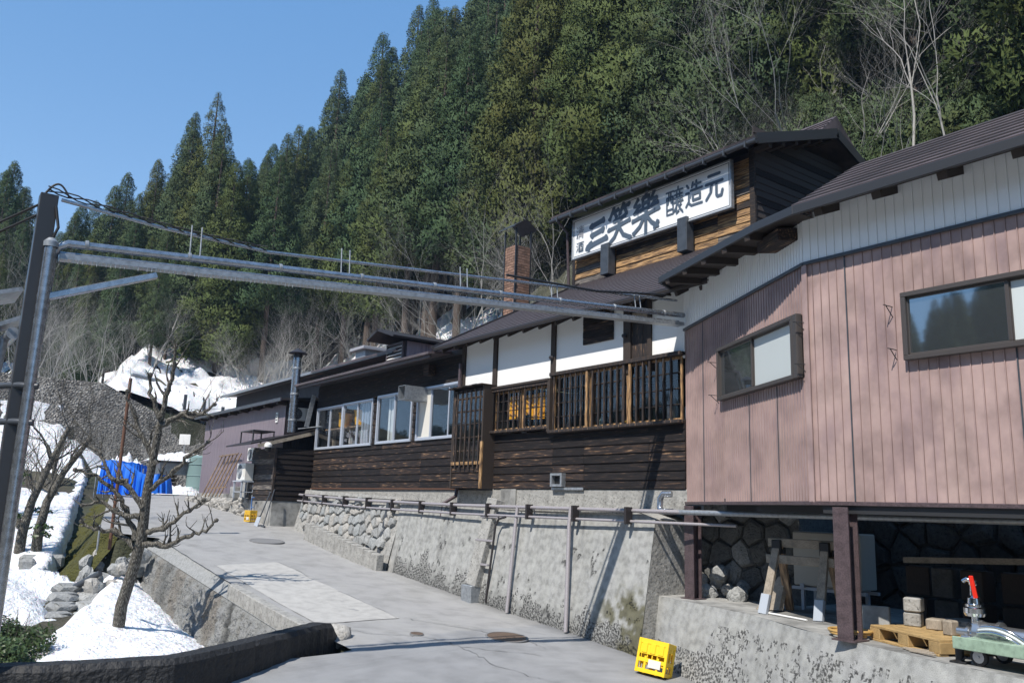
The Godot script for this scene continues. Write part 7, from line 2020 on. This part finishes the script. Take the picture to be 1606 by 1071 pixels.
func build_snow() -> void:
	var heap := MB.new()
	var top := func(x: float, z: float) -> float:
		# the heap below the garden wall: it climbs to the pier and thins out along the wall
		var u := clampf((-x - 10.8) / 8.6, 0, 1)
		var y := lerpf(-0.6, 0.2, pow(u, 1.9)) + 0.16 * (1.0 - pow((z + 3.2) / 1.2, 2.0))
		y -= 0.1 * ramp(-z, 4.1, 4.7) * (1.0 - ramp(u, 0.9, 1.0))
		var lim := lerpf(-1.75, -3.9, ramp(u, 0.25, 0.97)) + 0.2 * nz.get_noise_2d(x * 12, 3.0)
		y -= 1.6 * pow(maxf(0.0, z - lim + 0.12), 1.3)
		y -= 0.6 * ramp(-x, 19.2, 19.8) + 0.5 * (1.0 - ramp(-x, 10.4, 11.4))
		return y + 0.05 * nz.get_noise_2d(x * 14, z * 14) + 0.03 * nz.get_noise_2d(x * 45, z * 45)
	field(heap, steps(-20.0, -9.6, 0.06), steps(-4.75, -1.0, 0.06), top)
	struct("snow_heap", heap, M.snow)
	var bank := MB.new()
	var f2 := func(x: float, z: float) -> float:
		var n := nz.get_noise_2d(x * 5, z * 5) + 0.5 * nz.get_noise_2d(x * 14, z * 14)
		var e := 0.34 + 0.2 * n
		e += 0.4 * exp(-pow((x + 24.0) / 4.0, 2.0)) * ramp(z, -5.4, -4.2)
		e -= 0.8 * exp(-(pow((x + 21.6) / 1.0, 2.0) + pow((z + 2.2) / 0.7, 2.0)))
		e -= 0.8 * exp(-(pow((x + 18.0) / 1.1, 2.0) + pow((z + 3.3) / 0.8, 2.0)))
		e -= 0.9 * exp(-(pow((x + 33.0) / 2.0, 2.0) + pow((z + 4.2) / 1.2, 2.0)))
		e -= 1.6 * (1.0 - ramp(z - road_left(x), 0.55, 0.95))
		e += 0.05 * nz.get_noise_2d(x * 30, z * 30)
		if x > -17.4: e -= (x + 17.4) * 0.45
		e = minf(e, 0.4)
		return land(x, z) + (e * 2.5 if e < 0.0 else e)
	field(bank, steps(-44, -16.5, 0.16), steps(-6.4, 3.0, 0.14), f2)
	struct("snow_bank", bank, M.snow)
	# patchy snow on the hillside
	var hs := MB.new()
	var f3 := func(x: float, z: float) -> float:
		var n := nz.get_noise_2d(x * 2.2, z * 2.6 + 80) + 0.5 * nz.get_noise_2d(x * 8, z * 8)
		var e := 0.34 + n * 0.6 - 0.05 * maxf(0, -z - 26.0)
		if x < -44.0 and z > -9.5: e -= 0.35
		if x > -42.0: e -= 0.9 * ramp(z, -15.5, -13.4)
		if x < -33.0 and z > -19.0 and z < -12.5: e += 0.15
		if x > -30: e -= 0.12 * (x + 30.0) * 0.35
		if x > -35: e -= 1.2
		elif z > -27.5: e += 0.25
		e = minf(e, 0.45)
		return land(x, z) + (e * 2.0 if e < 0.0 else e)
	field(hs, steps(-62, 4, 0.34), steps(-34, -13.2, 0.3), f3)
	field(hs, steps(-62, -42.6, 0.4), steps(-13.1, 4.0, 0.35), f3)
	struct("hill_snow", hs, M.snow)
	for d in [[Vector3(-36.2, 3.23, -9.65), Vector3(1.8, 0.4, 2.3), "rounded snow cap on the metal shelter"], [Vector3(-34.6, 1.9, -9.3), Vector3(1.6, 0.35, 1.6), "low dirty heap of cleared snow in front of the tank"], [Vector3(-37.6, 2.1, -7.9), Vector3(2.2, 1.3, 2.4), "heap of cleared snow behind the blue tarpaulin"], [Vector3(-39.2, 2.0, -5.4), Vector3(4.2, 2.3, 4.6), "big rounded bank of old snow left of the blue tarpaulin"]]:
		var s := thing("snow_pile", d[2], "snow", d[0])
		var m := MB.new()
		field(m, steps(-0.5, 0.5, 0.05), steps(-0.5, 0.5, 0.05), func(x, z): return maxf(0.0, 1.0 - 4.0 * (x * x + z * z)) * (0.9 + (0.2 if d[1].x > 3.0 else 0.5) * nz.get_noise_2d(x * 60 + d[0].x, z * 60)) - 0.03)
		put(s, "mound", m, M.snow, Vector3.ZERO, Basis.from_scale(d[1] * Vector3(1.25, 1, 1.25)))
	# stone faced slope with a fence above it at the valley's head
	var rv := thing("stone_revetment", "broad grey slope of packed crushed stone behind the sheds", "slope", Vector3(-42, 3, -10))
	var rm := MB.new()
	var rp := []; var rc := []
	var zs := steps(-2.5, 17.0, 0.16)
	for k in zs.size():
		var z: float = zs[k] * -1.0
		for j in 30:
			var t := j / 29.0
			var topy := lerpf(6.9, 4.75, clampf((-z - 7.5) / 4.5, 0, 1)) 
			var q := Vector3(-41.2 - 1.2 * t, lerpf(1.8, topy, t), z)
			q.x += 0.1 * absf(nz.get_noise_2d(z * 30, t * 120)) + 0.1 * nz.get_noise_2d(z * 8, t * 30)
			rp.append(q); rc.append(Color.WHITE)
	var flip := MB.new()
	grid_mesh(rm, rp, rc, zs.size(), 30)
	put(rv, "stone_face", rm, M.crushed_rock, -rv.position)
	for k in 7:
		var z := -10.4 - k * 0.95
		var fp := thing("fence_post", "grey steel fence post in the snow above the stone slope", "post", Vector3(-43.0, land(-43.0, z) - 0.1, z), "fence posts above the stone slope")
		slab(fp, "steel", M.slate_steel, Vector3(-0.07, 0, -0.07), Vector3(0.07, 1.25, 0.07), 0.01)
	var fw := thing("fence_wires", "thin wires strung between the fence posts above the stone slope", "wire", Vector3(-43.0, 5.5, -13))
	for k in 3:
		var m := MB.new(); m.tube([Vector3(0, -0.2 + k * 0.35, 2.7), Vector3(0, 0.4 + k * 0.35, -3.2)], 0.012, 4)
		put(fw, "wire", m, M.zinc)

func _ready() -> void:
	rng.seed = 11
	nz.noise_type = FastNoiseLite.TYPE_SIMPLEX_SMOOTH; nz.frequency = 0.1; nz.seed = 4
	nz.fractal_type = FastNoiseLite.FRACTAL_FBM; nz.fractal_octaves = 3
	# camera
	var cam := Camera3D.new()
	cam.name = "camera"
	cam.position = Vector3(0, 1.8, 0); cam.rotation = Vector3(0.1979405, 0.9397142, 0.0341236)
	cam.fov = 44.571; cam.near = 0.1; cam.far = 900.0
	add_child(cam)
	# sky, air and exposure
	var we := WorldEnvironment.new(); we.name = "world_environment"
	var env := Environment.new()
	env.background_mode = Environment.BG_SKY
	var sky := Sky.new(); var sm := ProceduralSkyMaterial.new()
	sm.sky_top_color = Color(0.285, 0.435, 0.605); sm.sky_horizon_color = Color(0.62, 0.74, 0.85); sm.sky_curve = 0.16
	sm.ground_bottom_color = Color(0.2, 0.2, 0.2); sm.ground_horizon_color = Color(0.5, 0.55, 0.6)
	sm.sky_energy_multiplier = 1.12
	sky.sky_material = sm
	env.sky = sky
	env.tonemap_mode = Environment.TONE_MAPPER_LINEAR
	env.tonemap_exposure = 1.6
	env.sdfgi_enabled = true; env.ssao_enabled = true; env.ssil_enabled = true
	env.fog_enabled = true; env.fog_density = 0.0004; env.fog_light_color = Color(0.6, 0.72, 0.88)
	we.environment = env
	add_child(we)
	# sun: high, from behind the viewer's left shoulder side of the road
	var sun := DirectionalLight3D.new(); sun.name = "sun"
	sun.light_energy = 1.22; sun.light_color = Color(1.0, 0.972, 0.935); sun.light_angular_distance = 0.5; sun.shadow_enabled = true
	add_child(sun)
	sun.look_at_from_position(Vector3(0.26, 1.0, 0.75) * 60.0, Vector3.ZERO, Vector3.UP)
	make_materials()
	build_ground()
	build_walls()
	build_hall()
	build_store()
	build_sheds()
	build_snow()
	build_forest(cam.transform)
	build_garden()
	build_bridge()
	build_objects()
